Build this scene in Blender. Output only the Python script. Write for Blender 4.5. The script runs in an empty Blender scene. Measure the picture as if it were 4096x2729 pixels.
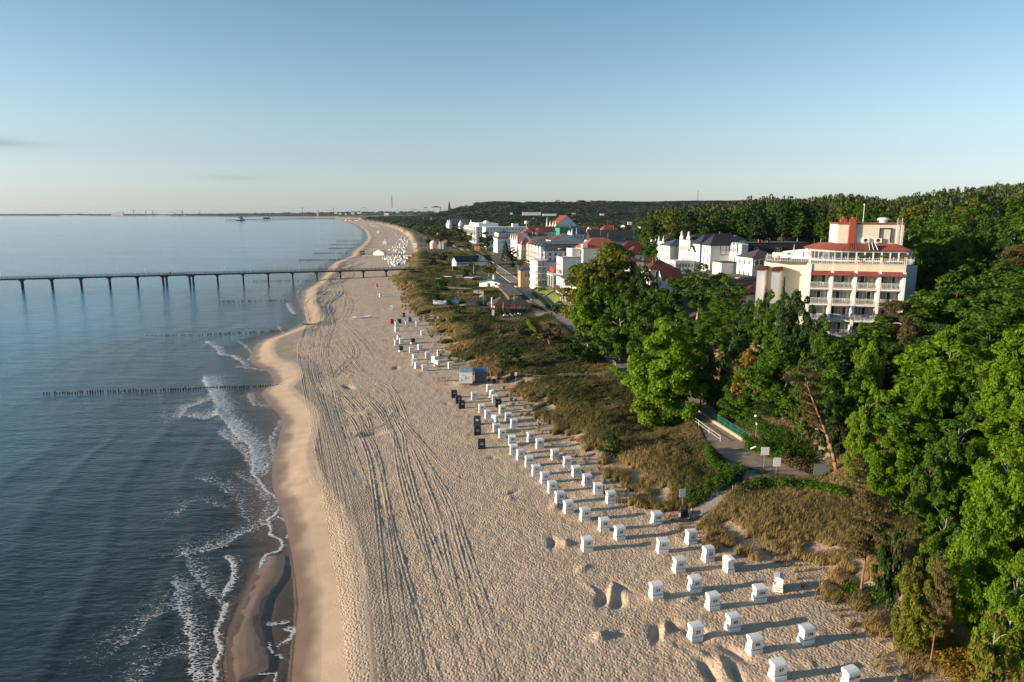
import bpy, bmesh, math, random
import numpy as np
from math import radians, sin, cos, pi
from mathutils import Vector, Matrix

# ---------------------------------------------------------------- camera, sky, sun, exposure
scene = bpy.context.scene
COL = scene.collection
CAM_H = 40.0; PITCH = radians(10.63); FPX = 2730.0
cam_data = bpy.data.cameras.new("camera"); cam = bpy.data.objects.new("camera", cam_data); COL.objects.link(cam)
cam.location = (0, 0, CAM_H); cam.rotation_euler = (radians(90) - PITCH, 0, 0)
cam_data.sensor_width = 36.0; cam_data.lens = 36.0 * FPX / 4096.0
cam_data.clip_start = 0.5; cam_data.clip_end = 60000
scene.camera = cam
SUN_EL = radians(11.0); SUN_AZ = radians(190.0)      # direction TO the sun, measured from +x towards +y
sun_dir = Vector((cos(SUN_AZ) * cos(SUN_EL), sin(SUN_AZ) * cos(SUN_EL), sin(SUN_EL)))
world = bpy.data.worlds.new("World"); scene.world = world; world.use_nodes = True
wn = world.node_tree.nodes; wl = world.node_tree.links
bg = wn["Background"]; sky = wn.new("ShaderNodeTexSky"); sky.sky_type = 'NISHITA'; sky.sun_disc = False
sky.sun_elevation = SUN_EL; sky.sun_rotation = pi / 2 - SUN_AZ
sky.altitude = 20; sky.air_density = 1.0; sky.dust_density = 0.35; sky.ozone_density = 3.0
geo = wn.new("ShaderNodeTexCoord"); sep = wn.new("ShaderNodeSeparateXYZ"); wl.new(geo.outputs["Generated"], sep.inputs[0])
el = wn.new("ShaderNodeMapRange"); el.interpolation_type = 'SMOOTHSTEP'; wl.new(sep.outputs[2], el.inputs[0]); el.inputs[1].default_value = 0.0; el.inputs[2].default_value = 0.30; el.inputs[3].default_value = 0.42; el.inputs[4].default_value = 0.86
hs = wn.new("ShaderNodeHueSaturation"); wl.new(sky.outputs[0], hs.inputs["Color"]); wl.new(el.outputs[0], hs.inputs["Saturation"])
tn = wn.new("ShaderNodeVectorMath"); tn.operation = 'MULTIPLY'; wl.new(hs.outputs[0], tn.inputs[0]); tmx = wn.new("ShaderNodeMix"); tmx.data_type = 'RGBA'; tf = wn.new("ShaderNodeMapRange"); wl.new(sep.outputs[2], tf.inputs[0]); tf.inputs[1].default_value = 0.0; tf.inputs[2].default_value = 0.30
wl.new(tf.outputs[0], tmx.inputs[0]); tmx.inputs[6].default_value = (0.89, 0.945, 1.03, 1); tmx.inputs[7].default_value = (0.82, 0.995, 0.97, 1); wl.new(tmx.outputs[2], tn.inputs[1])
# two thin far clouds low over the sea, by direction
cm = wn.new("ShaderNodeMapping"); cm.inputs["Scale"].default_value = (9, 9, 160); wl.new(geo.outputs["Generated"], cm.inputs[0]); cn = wn.new("ShaderNodeTexNoise"); cn.inputs["Scale"].default_value = 1.0; cn.inputs["Detail"].default_value = 5; wl.new(cm.outputs[0], cn.inputs["Vector"])
last = None
for (cx_, cz_, wx_, wz_, st_) in ((-0.735, 0.078, 0.07, 0.006, 0.22), (-0.40, 0.046, 0.05, 0.004, 0.10)):
    def mth(op, a, b=0.0, c=0.0):
        n = wn.new("ShaderNodeMath"); n.operation = op
        for i_, q_ in enumerate((a, b, c)):
            if hasattr(q_, "is_linked"): wl.new(q_, n.inputs[i_])
            else: n.inputs[i_].default_value = q_
        return n.outputs[0]
    dx_ = mth('DIVIDE', mth('SUBTRACT', mth('DIVIDE', sep.outputs[0], sep.outputs[1]), cx_), wx_); dz_ = mth('DIVIDE', mth('SUBTRACT', sep.outputs[2], cz_), wz_)
    g_ = mth('POWER', 2.718, mth('MULTIPLY', mth('ADD', mth('MULTIPLY', dx_, dx_), mth('MULTIPLY', dz_, dz_)), -1.0)); g_ = mth('MULTIPLY', mth('MULTIPLY', g_, st_), mth('MULTIPLY', cn.outputs[0], 1.8)); last = g_ if last is None else mth('ADD', last, g_)
cl = wn.new("ShaderNodeVectorMath"); cl.operation = 'SCALE'; wl.new(tn.outputs[0], cl.inputs[0]); wl.new(mth('SUBTRACT', 1.0, last), cl.inputs["Scale"])
wl.new(cl.outputs[0], bg.inputs[0]); bg.inputs[1].default_value = 0.103
sl = bpy.data.lights.new("sun", 'SUN'); sl.energy = 5.0; sl.angle = radians(0.6); sl.color = (1.0, 0.79, 0.57)
so = bpy.data.objects.new("sun", sl); COL.objects.link(so); so.rotation_euler = sun_dir.to_track_quat('Z', 'Y').to_euler()
so.location = (-200, -30, 120)
scene.view_settings.view_transform = 'Standard'; scene.view_settings.look = 'None'
scene.view_settings.exposure = 0.9; scene.view_settings.gamma = 1.0
scene.cycles.use_denoising = True
scene.cycles.max_bounces = 6; scene.cycles.diffuse_bounces = 2; scene.cycles.glossy_bounces = 2
scene.cycles.transmission_bounces = 3; scene.cycles.transparent_max_bounces = 6
scene.cycles.sample_clamp_indirect = 3.0
scene.render.use_persistent_data = False

# ---------------------------------------------------------------- helpers
rnd = random.Random(7); rng = np.random.default_rng(11)
CP, SP = cos(PITCH), sin(PITCH)
def G(u, v, z=0.0):
    """photo pixel (4096 wide) -> point of the place at height z"""
    X = (u - 2048) / FPX; Y = -(v - 1364.5) / FPX
    dz = -SP + Y * CP
    t = (z - CAM_H) / dz
    return Vector((X * t, (CP + Y * SP) * t, z))
K = 4096 / 2353.0
def D(u, v, z=0.0): return G(u * K, v * K, z)
def Z(x0, y0, s): return lambda x, y, z=0.0: G(x0 + x * s, y0 + y * s, z)      # a zoomed view
def at_y(u, y):                                                                  # x of photo column u at distance y (near eye level)
    return (u - 2048) / FPX * y
def link(o, parent=None):
    COL.objects.link(o)
    if parent: o.parent = parent
    return o
def tag(o, label=None, cat=None, group=None, kind=None):
    if label: o["label"] = label
    if cat: o["category"] = cat
    if group: o["group"] = group
    if kind: o["kind"] = kind
    return o
def empty(name, loc=(0, 0, 0), rz=0.0, label=None, cat=None, group=None):
    o = bpy.data.objects.new(name, None); o.location = loc; o.rotation_euler = (0, 0, rz); o.empty_display_size = 0.2
    COL.objects.link(o); return tag(o, label, cat, group)
def np_mesh(name, v, f, mat=None, attrs=None, smooth=False, mats=None, midx=None):
    """fast mesh from arrays; f is (n,3) or (n,4)"""
    v = np.asarray(v, dtype=np.float32); f = np.asarray(f, dtype=np.int32)
    me = bpy.data.meshes.new(name); k = f.shape[1]
    me.vertices.add(len(v)); me.vertices.foreach_set("co", v.ravel())
    me.loops.add(f.size); me.loops.foreach_set("vertex_index", f.ravel())
    me.polygons.add(len(f)); me.polygons.foreach_set("loop_start", np.arange(0, f.size, k, dtype=np.int32))
    me.polygons.foreach_set("loop_total", np.full(len(f), k, dtype=np.int32))
    if smooth: me.polygons.foreach_set("use_smooth", np.ones(len(f), dtype=bool))
    for m in (mats or ([mat] if mat else [])): me.materials.append(m)
    if midx is not None: me.polygons.foreach_set("material_index", np.asarray(midx, dtype=np.int32))
    for n, a in (attrs or {}).items():
        at = me.attributes.new(n, 'FLOAT', 'POINT'); at.data.foreach_set("value", np.asarray(a, dtype=np.float32))
    me.update(calc_edges=True); return me
def obj(name, me, parent=None, loc=None, rz=None):
    o = bpy.data.objects.new(name, me)
    if loc is not None: o.location = loc
    if rz is not None: o.rotation_euler = (0, 0, rz)
    return link(o, parent)
class MB:
    """collects boxes, prisms, tubes and builds ONE mesh"""
    def __init__(s): s.v = []; s.f = []; s.m = []
    def poly(s, pts, faces, mi=0):
        b = len(s.v); s.v += [tuple(p) for p in pts]
        for f in faces: s.f.append([b + i for i in f]); s.m.append(mi)
        return s
    def box(s, x0, x1, y0, y1, z0, z1, mi=0, tx=0.0, ty=0.0):
        p = [(x0, y0, z0), (x1, y0, z0), (x1, y1, z0), (x0, y1, z0), (x0 + tx, y0 + ty, z1), (x1 - tx, y0 + ty, z1), (x1 - tx, y1 - ty, z1), (x0 + tx, y1 - ty, z1)]
        return s.poly(p, [(0, 3, 2, 1), (4, 5, 6, 7), (0, 1, 5, 4), (1, 2, 6, 5), (2, 3, 7, 6), (3, 0, 4, 7)], mi)
    def prism(s, pts, z0, z1, mi=0, top=None):
        n = len(pts); t = top or pts
        P = [(p[0], p[1], z0) for p in pts] + [(p[0], p[1], z1) for p in t]
        F = [tuple(range(n - 1, -1, -1)), tuple(range(n, 2 * n))] + [(i, (i + 1) % n, n + (i + 1) % n, n + i) for i in range(n)]
        return s.poly(P, F, mi)
    def profile(s, pts, x0, x1, mi=0):            # a (y,z) outline pushed along x
        n = len(pts); P = [(x0, a, b) for a, b in pts] + [(x1, a, b) for a, b in pts]
        F = [tuple(range(n)), tuple(range(2 * n - 1, n - 1, -1))] + [(i, n + i, n + (i + 1) % n, (i + 1) % n) for i in range(n)]
        return s.poly(P, F, mi)
    def tube(s, a, b, r0, r1=None, n=8, mi=0, cap=True):
        a = Vector(a); b = Vector(b); r1 = r0 if r1 is None else r1
        d = (b - a); 
        if d.length < 1e-6: return s
        q = d.to_track_quat('Z', 'Y'); P = []
        for c, r in ((a, r0), (b, r1)):
            for i in range(n):
                P.append(c + q @ Vector((cos(2 * pi * i / n) * r, sin(2 * pi * i / n) * r, 0)))
        F = [(i, (i + 1) % n, n + (i + 1) % n, n + i) for i in range(n)]
        if cap: F += [tuple(range(n - 1, -1, -1)), tuple(range(n, 2 * n))]
        return s.poly(P, F, mi)
    def lathe(s, prof, n=12, cx=0, cy=0, mi=0):
        P = []
        for r, z in prof:
            for i in range(n): P.append((cx + cos(2 * pi * i / n) * r, cy + sin(2 * pi * i / n) * r, z))
        F = []
        for k in range(len(prof) - 1):
            for i in range(n): F.append((k * n + i, k * n + (i + 1) % n, (k + 1) * n + (i + 1) % n, (k + 1) * n + i))
        F += [tuple(range(n - 1, -1, -1)), tuple(range((len(prof) - 1) * n, len(prof) * n))]
        return s.poly(P, F, mi)
    def mesh(s, name, mats, smooth=False):
        me = bpy.data.meshes.new(name); me.from_pydata([tuple(p) for p in s.v], [], s.f)
        for m in (mats if isinstance(mats, (list, tuple)) else [mats]): me.materials.append(m)
        me.polygons.foreach_set("material_index", s.m)
        if smooth: me.polygons.foreach_set("use_smooth", [True] * len(s.f))
        me.update(); return me
    def build(s, name, mats, parent=None, loc=None, rz=None, smooth=False):
        return obj(name, s.mesh(name, mats, smooth), parent, loc, rz)

# noise, distances
def vnoise(x, y, seed=0):
    xi = np.floor(x).astype(np.int64); yi = np.floor(y).astype(np.int64); xf = x - xi; yf = y - yi
    u = xf * xf * (3 - 2 * xf); w = yf * yf * (3 - 2 * yf)
    def h(a, b):
        n = (a * 374761393 + b * 668265263 + seed * 2147483647) & 0xFFFFFFFF
        n = ((n ^ (n >> 13)) * 1274126177) & 0xFFFFFFFF
        return ((n ^ (n >> 16)) & 0xFFFF) / 65535.0
    return (h(xi, yi) * (1 - u) + h(xi + 1, yi) * u) * (1 - w) + (h(xi, yi + 1) * (1 - u) + h(xi + 1, yi + 1) * u) * w
def fbm(x, y, seed=0, o=4):
    a = 0; s = 0.0; amp = 1.0
    for i in range(o): a = a + amp * (vnoise(x * 2 ** i, y * 2 ** i, seed + i) - 0.5); s += amp; amp *= 0.5
    return a / s * 2
def sstep(a, b, x): t = np.clip((x - a) / (b - a), 0, 1); return t * t * (3 - 2 * t)
def pdist(x, y, line, signed=True, closed=False):
    """distance to a polyline; + on the right hand of its direction"""
    P = [(p[0], p[1]) for p in line]
    if closed: P = P + [P[0]]
    best = np.full(x.shape, 1e18); sg = np.ones(x.shape)
    for (ax, ay), (bx, by) in zip(P[:-1], P[1:]):
        dx, dy = bx - ax, by - ay; L = dx * dx + dy * dy + 1e-9
        t = np.clip(((x - ax) * dx + (y - ay) * dy) / L, 0, 1)
        qx = x - ax - t * dx; qy = y - ay - t * dy; d2 = qx * qx + qy * qy
        c = dx * (y - ay) - dy * (x - ax)
        m = d2 < best - 1e-6
        best = np.where(m, d2, best); sg = np.where(m, np.where(c > 0, -1.0, 1.0), sg)
    d = np.sqrt(best); return d * sg if signed else d
def inside(x, y, poly):
    r = np.zeros(x.shape, bool); n = len(poly)
    for i in range(n):
        ax, ay = poly[i][0], poly[i][1]; bx, by = poly[(i + 1) % n][0], poly[(i + 1) % n][1]
        c = ((ay > y) != (by > y)) & (x < (bx - ax) * (y - ay) / ((by - ay) if by != ay else 1e-9) + ax)
        r ^= c
    return r
def smooth_line(pts, step=2.0):
    """Catmull-Rom through the points, about one point per step"""
    P = [Vector((p[0], p[1], p[2] if len(p) > 2 else 0)) for p in pts]; P = [2 * P[0] - P[1]] + P + [2 * P[-1] - P[-2]]; out = []
    for i in range(1, len(P) - 2):
        a, b, c, d = P[i - 1:i + 3]; n = max(1, int((c - b).length / step))
        for k in range(n):
            t = k / n; out.append(0.5 * ((2 * b) + (c - a) * t + (2 * a - 5 * b + 4 * c - d) * t * t + (3 * b - a - 3 * c + d) * t ** 3))
    out.append(P[-2]); return out

# ---------------------------------------------------------------- materials
MAT = {}
def mat(name, col, rough=0.7, metal=0.0, bump=0.0, bscale=20.0, var=0.0, vscale=3.0, spec=None, emit=None, alpha=None, trans=0.0):
    """a principled material with a little procedural unevenness in colour and surface"""
    if name in MAT: return MAT[name]
    m = bpy.data.materials.new(name); m.use_nodes = True; nt = m.node_tree; b = nt.nodes["Principled BSDF"]
    b.inputs["Base Color"].default_value = (*col, 1); b.inputs["Roughness"].default_value = rough; b.inputs["Metallic"].default_value = metal
    if spec is not None: b.inputs["Specular IOR Level"].default_value = spec
    if trans: b.inputs["Transmission Weight"].default_value = trans
    if alpha is not None: b.inputs["Alpha"].default_value = alpha
    tc = nt.nodes.new("ShaderNodeTexCoord")
    if var:
        n = nt.nodes.new("ShaderNodeTexNoise"); n.inputs["Scale"].default_value = vscale; n.inputs["Detail"].default_value = 5
        r = nt.nodes.new("ShaderNodeMapRange"); r.inputs["To Min"].default_value = 1 - var; r.inputs["To Max"].default_value = 1 + var
        r.inputs["From Min"].default_value = 0.25; r.inputs["From Max"].default_value = 0.75
        x = nt.nodes.new("ShaderNodeVectorMath"); x.operation = 'SCALE'; x.inputs[0].default_value = col
        nt.links.new(tc.outputs["Object"], n.inputs["Vector"]); nt.links.new(n.outputs[0], r.inputs[0])
        nt.links.new(r.outputs[0], x.inputs["Scale"]); nt.links.new(x.outputs[0], b.inputs["Base Color"])
    if bump:
        n = nt.nodes.new("ShaderNodeTexNoise"); n.inputs["Scale"].default_value = bscale; n.inputs["Detail"].default_value = 4
        p = nt.nodes.new("ShaderNodeBump"); p.inputs["Strength"].default_value = 1; p.inputs["Distance"].default_value = bump
        nt.links.new(tc.outputs["Object"], n.inputs["Vector"]); nt.links.new(n.outputs[0], p.inputs["Height"]); nt.links.new(p.outputs[0], b.inputs["Normal"])
    MAT[name] = m; return m
class NT:
    """short hand for building node materials"""
    def __init__(s, name):
        s.m = bpy.data.materials.new(name); s.m.use_nodes = True; s.t = s.m.node_tree; s.b = s.t.nodes["Principled BSDF"]; s.out = s.t.nodes["Material Output"]; MAT[name] = s.m
        s.tc = s.t.nodes.new("ShaderNodeNewGeometry").outputs["Position"]
    def L(s, a, b): s.t.links.new(a, b)
    def put(s, sock, v):
        if hasattr(v, "is_linked"): s.L(v, sock)
        else: sock.default_value = v
    def attr(s, n): a = s.t.nodes.new("ShaderNodeAttribute"); a.attribute_name = n; return a.outputs["Fac"]
    def noise(s, scale, detail=4, rough=0.5, vec=None, dist=0.0):
        n = s.t.nodes.new("ShaderNodeTexNoise"); n.inputs["Scale"].default_value = scale; n.inputs["Detail"].default_value = detail
        n.inputs["Roughness"].default_value = rough; n.inputs["Distortion"].default_value = dist; s.L(vec or s.tc, n.inputs["Vector"]); return n.outputs[0]
    def voro(s, scale, vec=None, feature='F1', rand=1.0):
        n = s.t.nodes.new("ShaderNodeTexVoronoi"); n.feature = feature; n.inputs["Scale"].default_value = scale; n.inputs["Randomness"].default_value = rand; s.L(vec or s.tc, n.inputs["Vector"]); return n.outputs["Distance"]
    def math(s, op, a, b=0.0, c=0.0, clamp=False):
        n = s.t.nodes.new("ShaderNodeMath"); n.operation = op; n.use_clamp = clamp; s.put(n.inputs[0], a); s.put(n.inputs[1], b); s.put(n.inputs[2], c); return n.outputs[0]
    def rng(s, v, a, b, c=0.0, d=1.0, mode='LINEAR'):
        n = s.t.nodes.new("ShaderNodeMapRange"); n.interpolation_type = mode; s.put(n.inputs[0], v)
        for i, q in enumerate((a, b, c, d)): s.put(n.inputs[i + 1], q)
        return n.outputs[0]
    def mix(s, f, a, b):
        n = s.t.nodes.new("ShaderNodeMix"); n.data_type = 'RGBA'; s.put(n.inputs[0], f)
        for i, q in ((6, a), (7, b)): s.put(n.inputs[i], q if hasattr(q, "is_linked") else (*q, 1))
        return n.outputs[2]
    def vscale(s, v, k=(1, 1, 1), rot=0.0):
        n = s.t.nodes.new("ShaderNodeMapping"); n.inputs["Scale"].default_value = k; n.inputs["Rotation"].default_value = (0, 0, rot); s.L(v or s.tc, n.inputs[0]); return n.outputs[0]
    def bump(s, h, dist, strength=1.0, normal=None):
        n = s.t.nodes.new("ShaderNodeBump"); n.inputs["Distance"].default_value = dist; s.put(n.inputs["Strength"], strength); s.L(h, n.inputs["Height"])
        if normal: s.L(normal, n.inputs["Normal"])
        return n.outputs[0]
# ---------------------------------------------------------------- the lie of the land
def WL(pts, f=D, z=0.0): return [tuple(f(a, b, z))[:2] for a, b in pts]
z7 = Z(400, 1500, 1000 / 1276)
shore = [(-10, -80), (-12, 0), (-15.5, 30)] + WL([(670, 1568), (680, 1450), (686, 1390), (680, 1330), (668, 1260), (655, 1200), (632, 1140), (625, 1080), (640, 1010), (645, 960), (600, 905), (628, 880), (612, 850), (578, 835), (590, 790), (650, 765), (702, 737), (690, 700), (695, 670), (722, 652), (742, 632), (765, 605), (800, 592), (812, 578), (835, 560), (843, 545), (835, 528), (815, 515), (792, 508), (775, 503)]) + \
        [(-1800, 6200), (-3300, 8200), (-5600, 9300), (-9000, 10500), (-16000, 13000), (-30000, 20000)]
dune = [(52, -80), (44, 0), (38.5, 36)] + WL([(2150, 1568), (2040, 1440), (1960, 1370), (1890, 1300), (1790, 1275), (1690, 1262), (1610, 1215), (1560, 1180), (1480, 1150), (1400, 1085), (1300, 1020), (1240, 950), (1185, 885), (1080, 850), (1030, 800), (1000, 740), (945, 705), (930, 660), (905, 640), (945, 615), (950, 580), (940, 545), (912, 525), (870, 513), (830, 507)], z=2.2) + \
       [(-1150, 5200), (-1700, 6600), (-3280, 8300), (-5600, 9400), (-9000, 10620), (-16000, 13130), (-30000, 20150)]
shore_s = [tuple(p)[:2] for p in smooth_line(shore[:22], 4.0)] + [tuple(p)[:2] for p in smooth_line(shore[22:33], 25)] + shore[33:]
bar = WL([(655, 1640), (640, 1400), (680, 1290), (745, 1150), (800, 1010), (845, 925), (915, 895), (945, 900), (950, 960), (935, 1030), (850, 1150), (822, 1250), (845, 1370), (870, 1450), (860, 1500), (760, 1560), (700, 1640)], z7)
# promenade: centre line, world points with their height
prom = [(39, 90.5, 5.0), (36, 92, 5.0)] + [tuple(D(a, b, z)) for a, b, z in ((1700, 1045, 5), (1666, 1010, 5), (1640, 970, 5), (1570, 915, 5), (1440, 850, 5), (1375, 790, 5), (1300, 735, 5), (1240, 690, 5.2), (1195, 655, 5.4), (1160, 630, 5.6), (1120, 602, 5.8), (1080, 580, 6), (1040, 562, 6), (1000, 545, 6))]
HILL = [(a, b, z) for a, b, z in [
    (60, 30, 12), (45, 48, 5.0), (52, 50, 9), (43, 62, 6), (41, 75, 6.0), (39, 85, 6.0), (48, 62, 9), (47, 75, 9.5), (46, 90, 10.5), (52, 75, 13.5), (52, 100, 16), (62, 80, 18), (70, 110, 19), (62, 120, 18.5), (48, 115, 16), (40, 105, 10), (34, 112, 8),
    (80, 60, 20), (95, 90, 24), (100, 130, 25), (120, 120, 28), (60, 55, 12), (85, 145, 22), (45, 130, 15), (30, 135, 7.5), (38, 150, 13), (50, 160, 17), (64, 170, 19), (28, 165, 8), (22, 190, 6.5), (34, 190, 13), (50, 210, 19),
    (66, 243, 20), (40, 240, 15), (24, 240, 8), (90, 260, 22), (100, 220, 23), (110, 290, 24), (150, 230, 27), (143, 190, 29), (180, 260, 31), (60, 300, 18), (35, 300, 12), (20, 290, 7), (16, 330, 6.5), (40, 360, 10), (70, 380, 15), (100, 360, 20),
    (20, 420, 6.5), (60, 450, 8), (120, 450, 18), (150, 400, 24), (0, 420, 6), (-5, 500, 6), (50, 550, 8), (120, 560, 12), (220, 420, 28), (0, 700, 7), (100, 800, 9), (300, 700, 24), (-60, 900, 7), (200, 1100, 12), (400, 1000, 24),
    (-4, 200, 4.6), (-6, 240, 4.6), (-8, 300, 4.8), (-15, 380, 4.8), (12, 240, 5), (8, 300, 5.6), (-30, 520, 5), (-50, 640, 5), (-90, 900, 5), (8, 170, 4.4), (14, 140, 4.2), (20, 120, 4.0), (2, 185, 4.2), (5, 150, 3.6), (12, 115, 3.4), (20, 95, 3.4), (26, 86, 3.8), (33, 72, 3.6), (31, 78, 4.6), (36, 60, 3.4), (26, 105, 4.4), (22, 135, 4.8), (17, 160, 4.9), (38, 50, 3.0), (43, 36, 4), (50, 10, 6), (80, 10, 16), (120, 40, 24)]]
HILL += [(p[0], p[1], p[2]) for p in prom]
_hp = np.array(HILL); _A = np.sqrt((_hp[:, None, 0] - _hp[None, :, 0]) ** 2 + (_hp[:, None, 1] - _hp[None, :, 1]) ** 2 + 4.0)
_w = np.linalg.solve(_A + np.eye(len(_hp)) * 0.3, _hp[:, 2] - 10.0)
def hill(x, y):
    s = np.full(x.shape, 10.0)
    for (a, b, _), w in zip(HILL, _w): s = s + w * np.sqrt((x - a) ** 2 + (y - b) ** 2 + 4.0)
    return s
FARHILL = [(-470, 1900, 40, 260, 420), (-180, 2200, 36, 300, 500), (300, 2600, 46, 700, 600), (900, 2700, 42, 600, 600), (1700, 2600, 40, 700, 700), (-120, 1500, 10, 200, 300), (3500, 3500, 40, 1500, 900), (-1300, 7600, 22, 800, 900), (500, 6500, 40, 1500, 900)]
_pc = smooth_line(prom, 2.0)
_beach_s = [-80, -30, -12, -3, 0, 2.5, 5.6, 7.0, 8.5, 12, 30, 60, 200]; _beach_z = [-5, -2.2, -1.0, -0.22, 0, 0.36, 1.02, 1.16, 1.10, 0.98, 1.4, 2.0, 2.6]
pits = []                                              # (x, y, radius x, radius y, angle, depth)
def land(x, y, fine=True):
    x = np.asarray(x, float); y = np.asarray(y, float); sh = x.shape; x = x.ravel(); y = y.ravel()
    s = pdist(x, y, shore_s); d = pdist(x, y, dune)
    s2 = s + fbm(x * 0.09, y * 0.05, 3, 3) * 1.0 * sstep(2, 6, s)
    zb = np.interp(s2, _beach_s, _beach_z)
    db = pdist(x, y, bar, False); ins = inside(x, y, bar); db = np.where(ins, db, -db)
    near = (y < 75) & (s < 1)
    zbar = np.interp(db, [-14, -5, -0.6, 0, 1.0, 3], [-6, -.9, -0.16, 0.0, 0.10, 0.16]); zb = np.where(near, np.maximum(np.where(s < -0.3, np.minimum(zb, -0.16), zb), zbar), zb)
    zb += 0.06 * fbm(x * .25, y * .25, 8, 3) * sstep(9, 14, s)
    m = sstep(0, 1, d / 9.0)
    zi = zb.copy(); k = d > 0
    if k.any():
        xx, yy = x[k], y[k]; hh = hill(xx, yy)
        fr = sstep(700, 1300, yy); hh = np.clip(hh, 2.5, 34) * (1 - fr) + fr * 8.0
        fh = sstep(60, 420, d[k])
        for a, b, h, ra, rb in FARHILL: hh = hh + fh * h * np.exp(-((xx - a) / ra) ** 2 - ((yy - b) / rb) ** 2)
        pd = pdist(xx, yy, [(p[0], p[1]) for p in prom], False); und = sstep(3.5, 9, pd)
        hh = hh + und * (0.9 * fbm(xx * 0.13, yy * 0.13, 21, 4) + 0.3 * fbm(xx * 0.6, yy * 0.6, 23, 2)) * sstep(40, 12, d[k])
        zp = np.interp(yy, [p[1] for p in prom], [p[2] for p in prom]); q = sstep(7.0, 3.2, pd) * (yy < 420) * (yy > 70)
        zi[k] = hh * (1 - q) + (zp - 0.03) * q
    z = zb * (1 - m) + zi * m
    for a, b, ra, rb, an, dp in pits:
        qx = (x - a) * cos(an) + (y - b) * sin(an); qy = -(x - a) * sin(an) + (y - b) * cos(an)
        r = (qx / ra) ** 2 + (qy / rb) ** 2; kk = r < 12
        if kk.any(): z[kk] += dp * np.exp(-r[kk] * 1.3)
    if fine:
        kk = (d < 1) & (s > 11)
        z[kk] += (0.05 * fbm(x[kk] * 1.6, y[kk] * 1.6, 31, 2) + 0.10 * sstep(0.15, 0.6, fbm(x[kk] * 0.35, y[kk] * 0.35, 37, 3)) * sstep(20, 40, s[kk]))
    return z.reshape(sh)
_gc = {}
def gz(x, y):
    if not (-80 < x < 198 and 30 < y < 698): return float(land(np.array([x]), np.array([y]), False)[0])
    if 0 not in _gc:
        X, Y = np.meshgrid(np.arange(-82, 202, 1.0), np.arange(28, 702, 1.5)); _gc[0] = land(X, Y, False)
    g = _gc[0]; a = (x + 82); b = (y - 28) / 1.5; i, j = int(b), int(a); a -= j; b -= i
    return float((g[i, j] * (1 - a) + g[i, j + 1] * a) * (1 - b) + (g[i + 1, j] * (1 - a) + g[i + 1, j + 1] * a) * b)
def ground(f, u, v):
    """the point of the ground that photo pixel (u,v) of view f shows"""
    z = 3.0
    for _ in range(12):
        p = f(u, v, z); z = 0.5 * z + 0.5 * gz(p.x, p.y)
    p = f(u, v, z); return Vector((p.x, p.y, gz(p.x, p.y)))
# mounds and hollows dug in the sand round the chairs
def dig():
    for f, u, v, ra, rb, an, dp in ((D, 1388, 1362, 1.3, 0.6, 1.2, -.6), (D, 1420, 1368, 1.3, .7, 1.4, -.6), (D, 1404, 1350, 1.6, .35, 1.3, .42), (D, 1510, 1440, 1.6, .6, 1.3, -.5), (D, 1545, 1425, 1.0, .6, 1.0, -.4), (D, 1528, 1435, 1.3, .4, 1.2, .3),
                               (D, 1630, 1530, 1.8, .5, 1.7, -.5), (D, 1690, 1535, 1.5, .5, 1.7, -.45), (D, 1660, 1520, 1.4, .5, 1.5, .3), (D, 1270, 1235, 1.4, .5, 1.5, -.4), (D, 1300, 1240, 1.2, .5, 1.5, .3), (D, 855, 985, 2.6, 1.1, .5, -.55), (D, 800, 880, 2.2, .9, 2.2, -.5), (D, 840, 940, 3, 1.4, .3, .22), (D, 910, 840, 1.6, .7, 1.4, -.5), (D, 1690, 1490, 1.6, .6, 2.2, -.35), (D, 1600, 1450, 1.3, .6, 2.2, -.4)):
        p = f(u, v, 2.0); pits.append((p.x, p.y, ra, rb, an, dp))
dig()
_r = random.Random(3)
for k in range(26):
    t_ = _r.random(); a_ = (1085 + 470 * t_ + _r.gauss(0, 55 + 60 * t_), 905 + 600 * t_ + _r.gauss(0, 14)); p = D(a_[0], a_[1], 2.0)
    if pdist(np.array([p.x]), np.array([p.y]), dune)[0] > -1.5: continue
    pits.append((p.x, p.y, _r.uniform(.6, 1.5), _r.uniform(.35, .8), _r.uniform(0, 3.1), _r.choice((-.26, -.18, .16, .24))))

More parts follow.
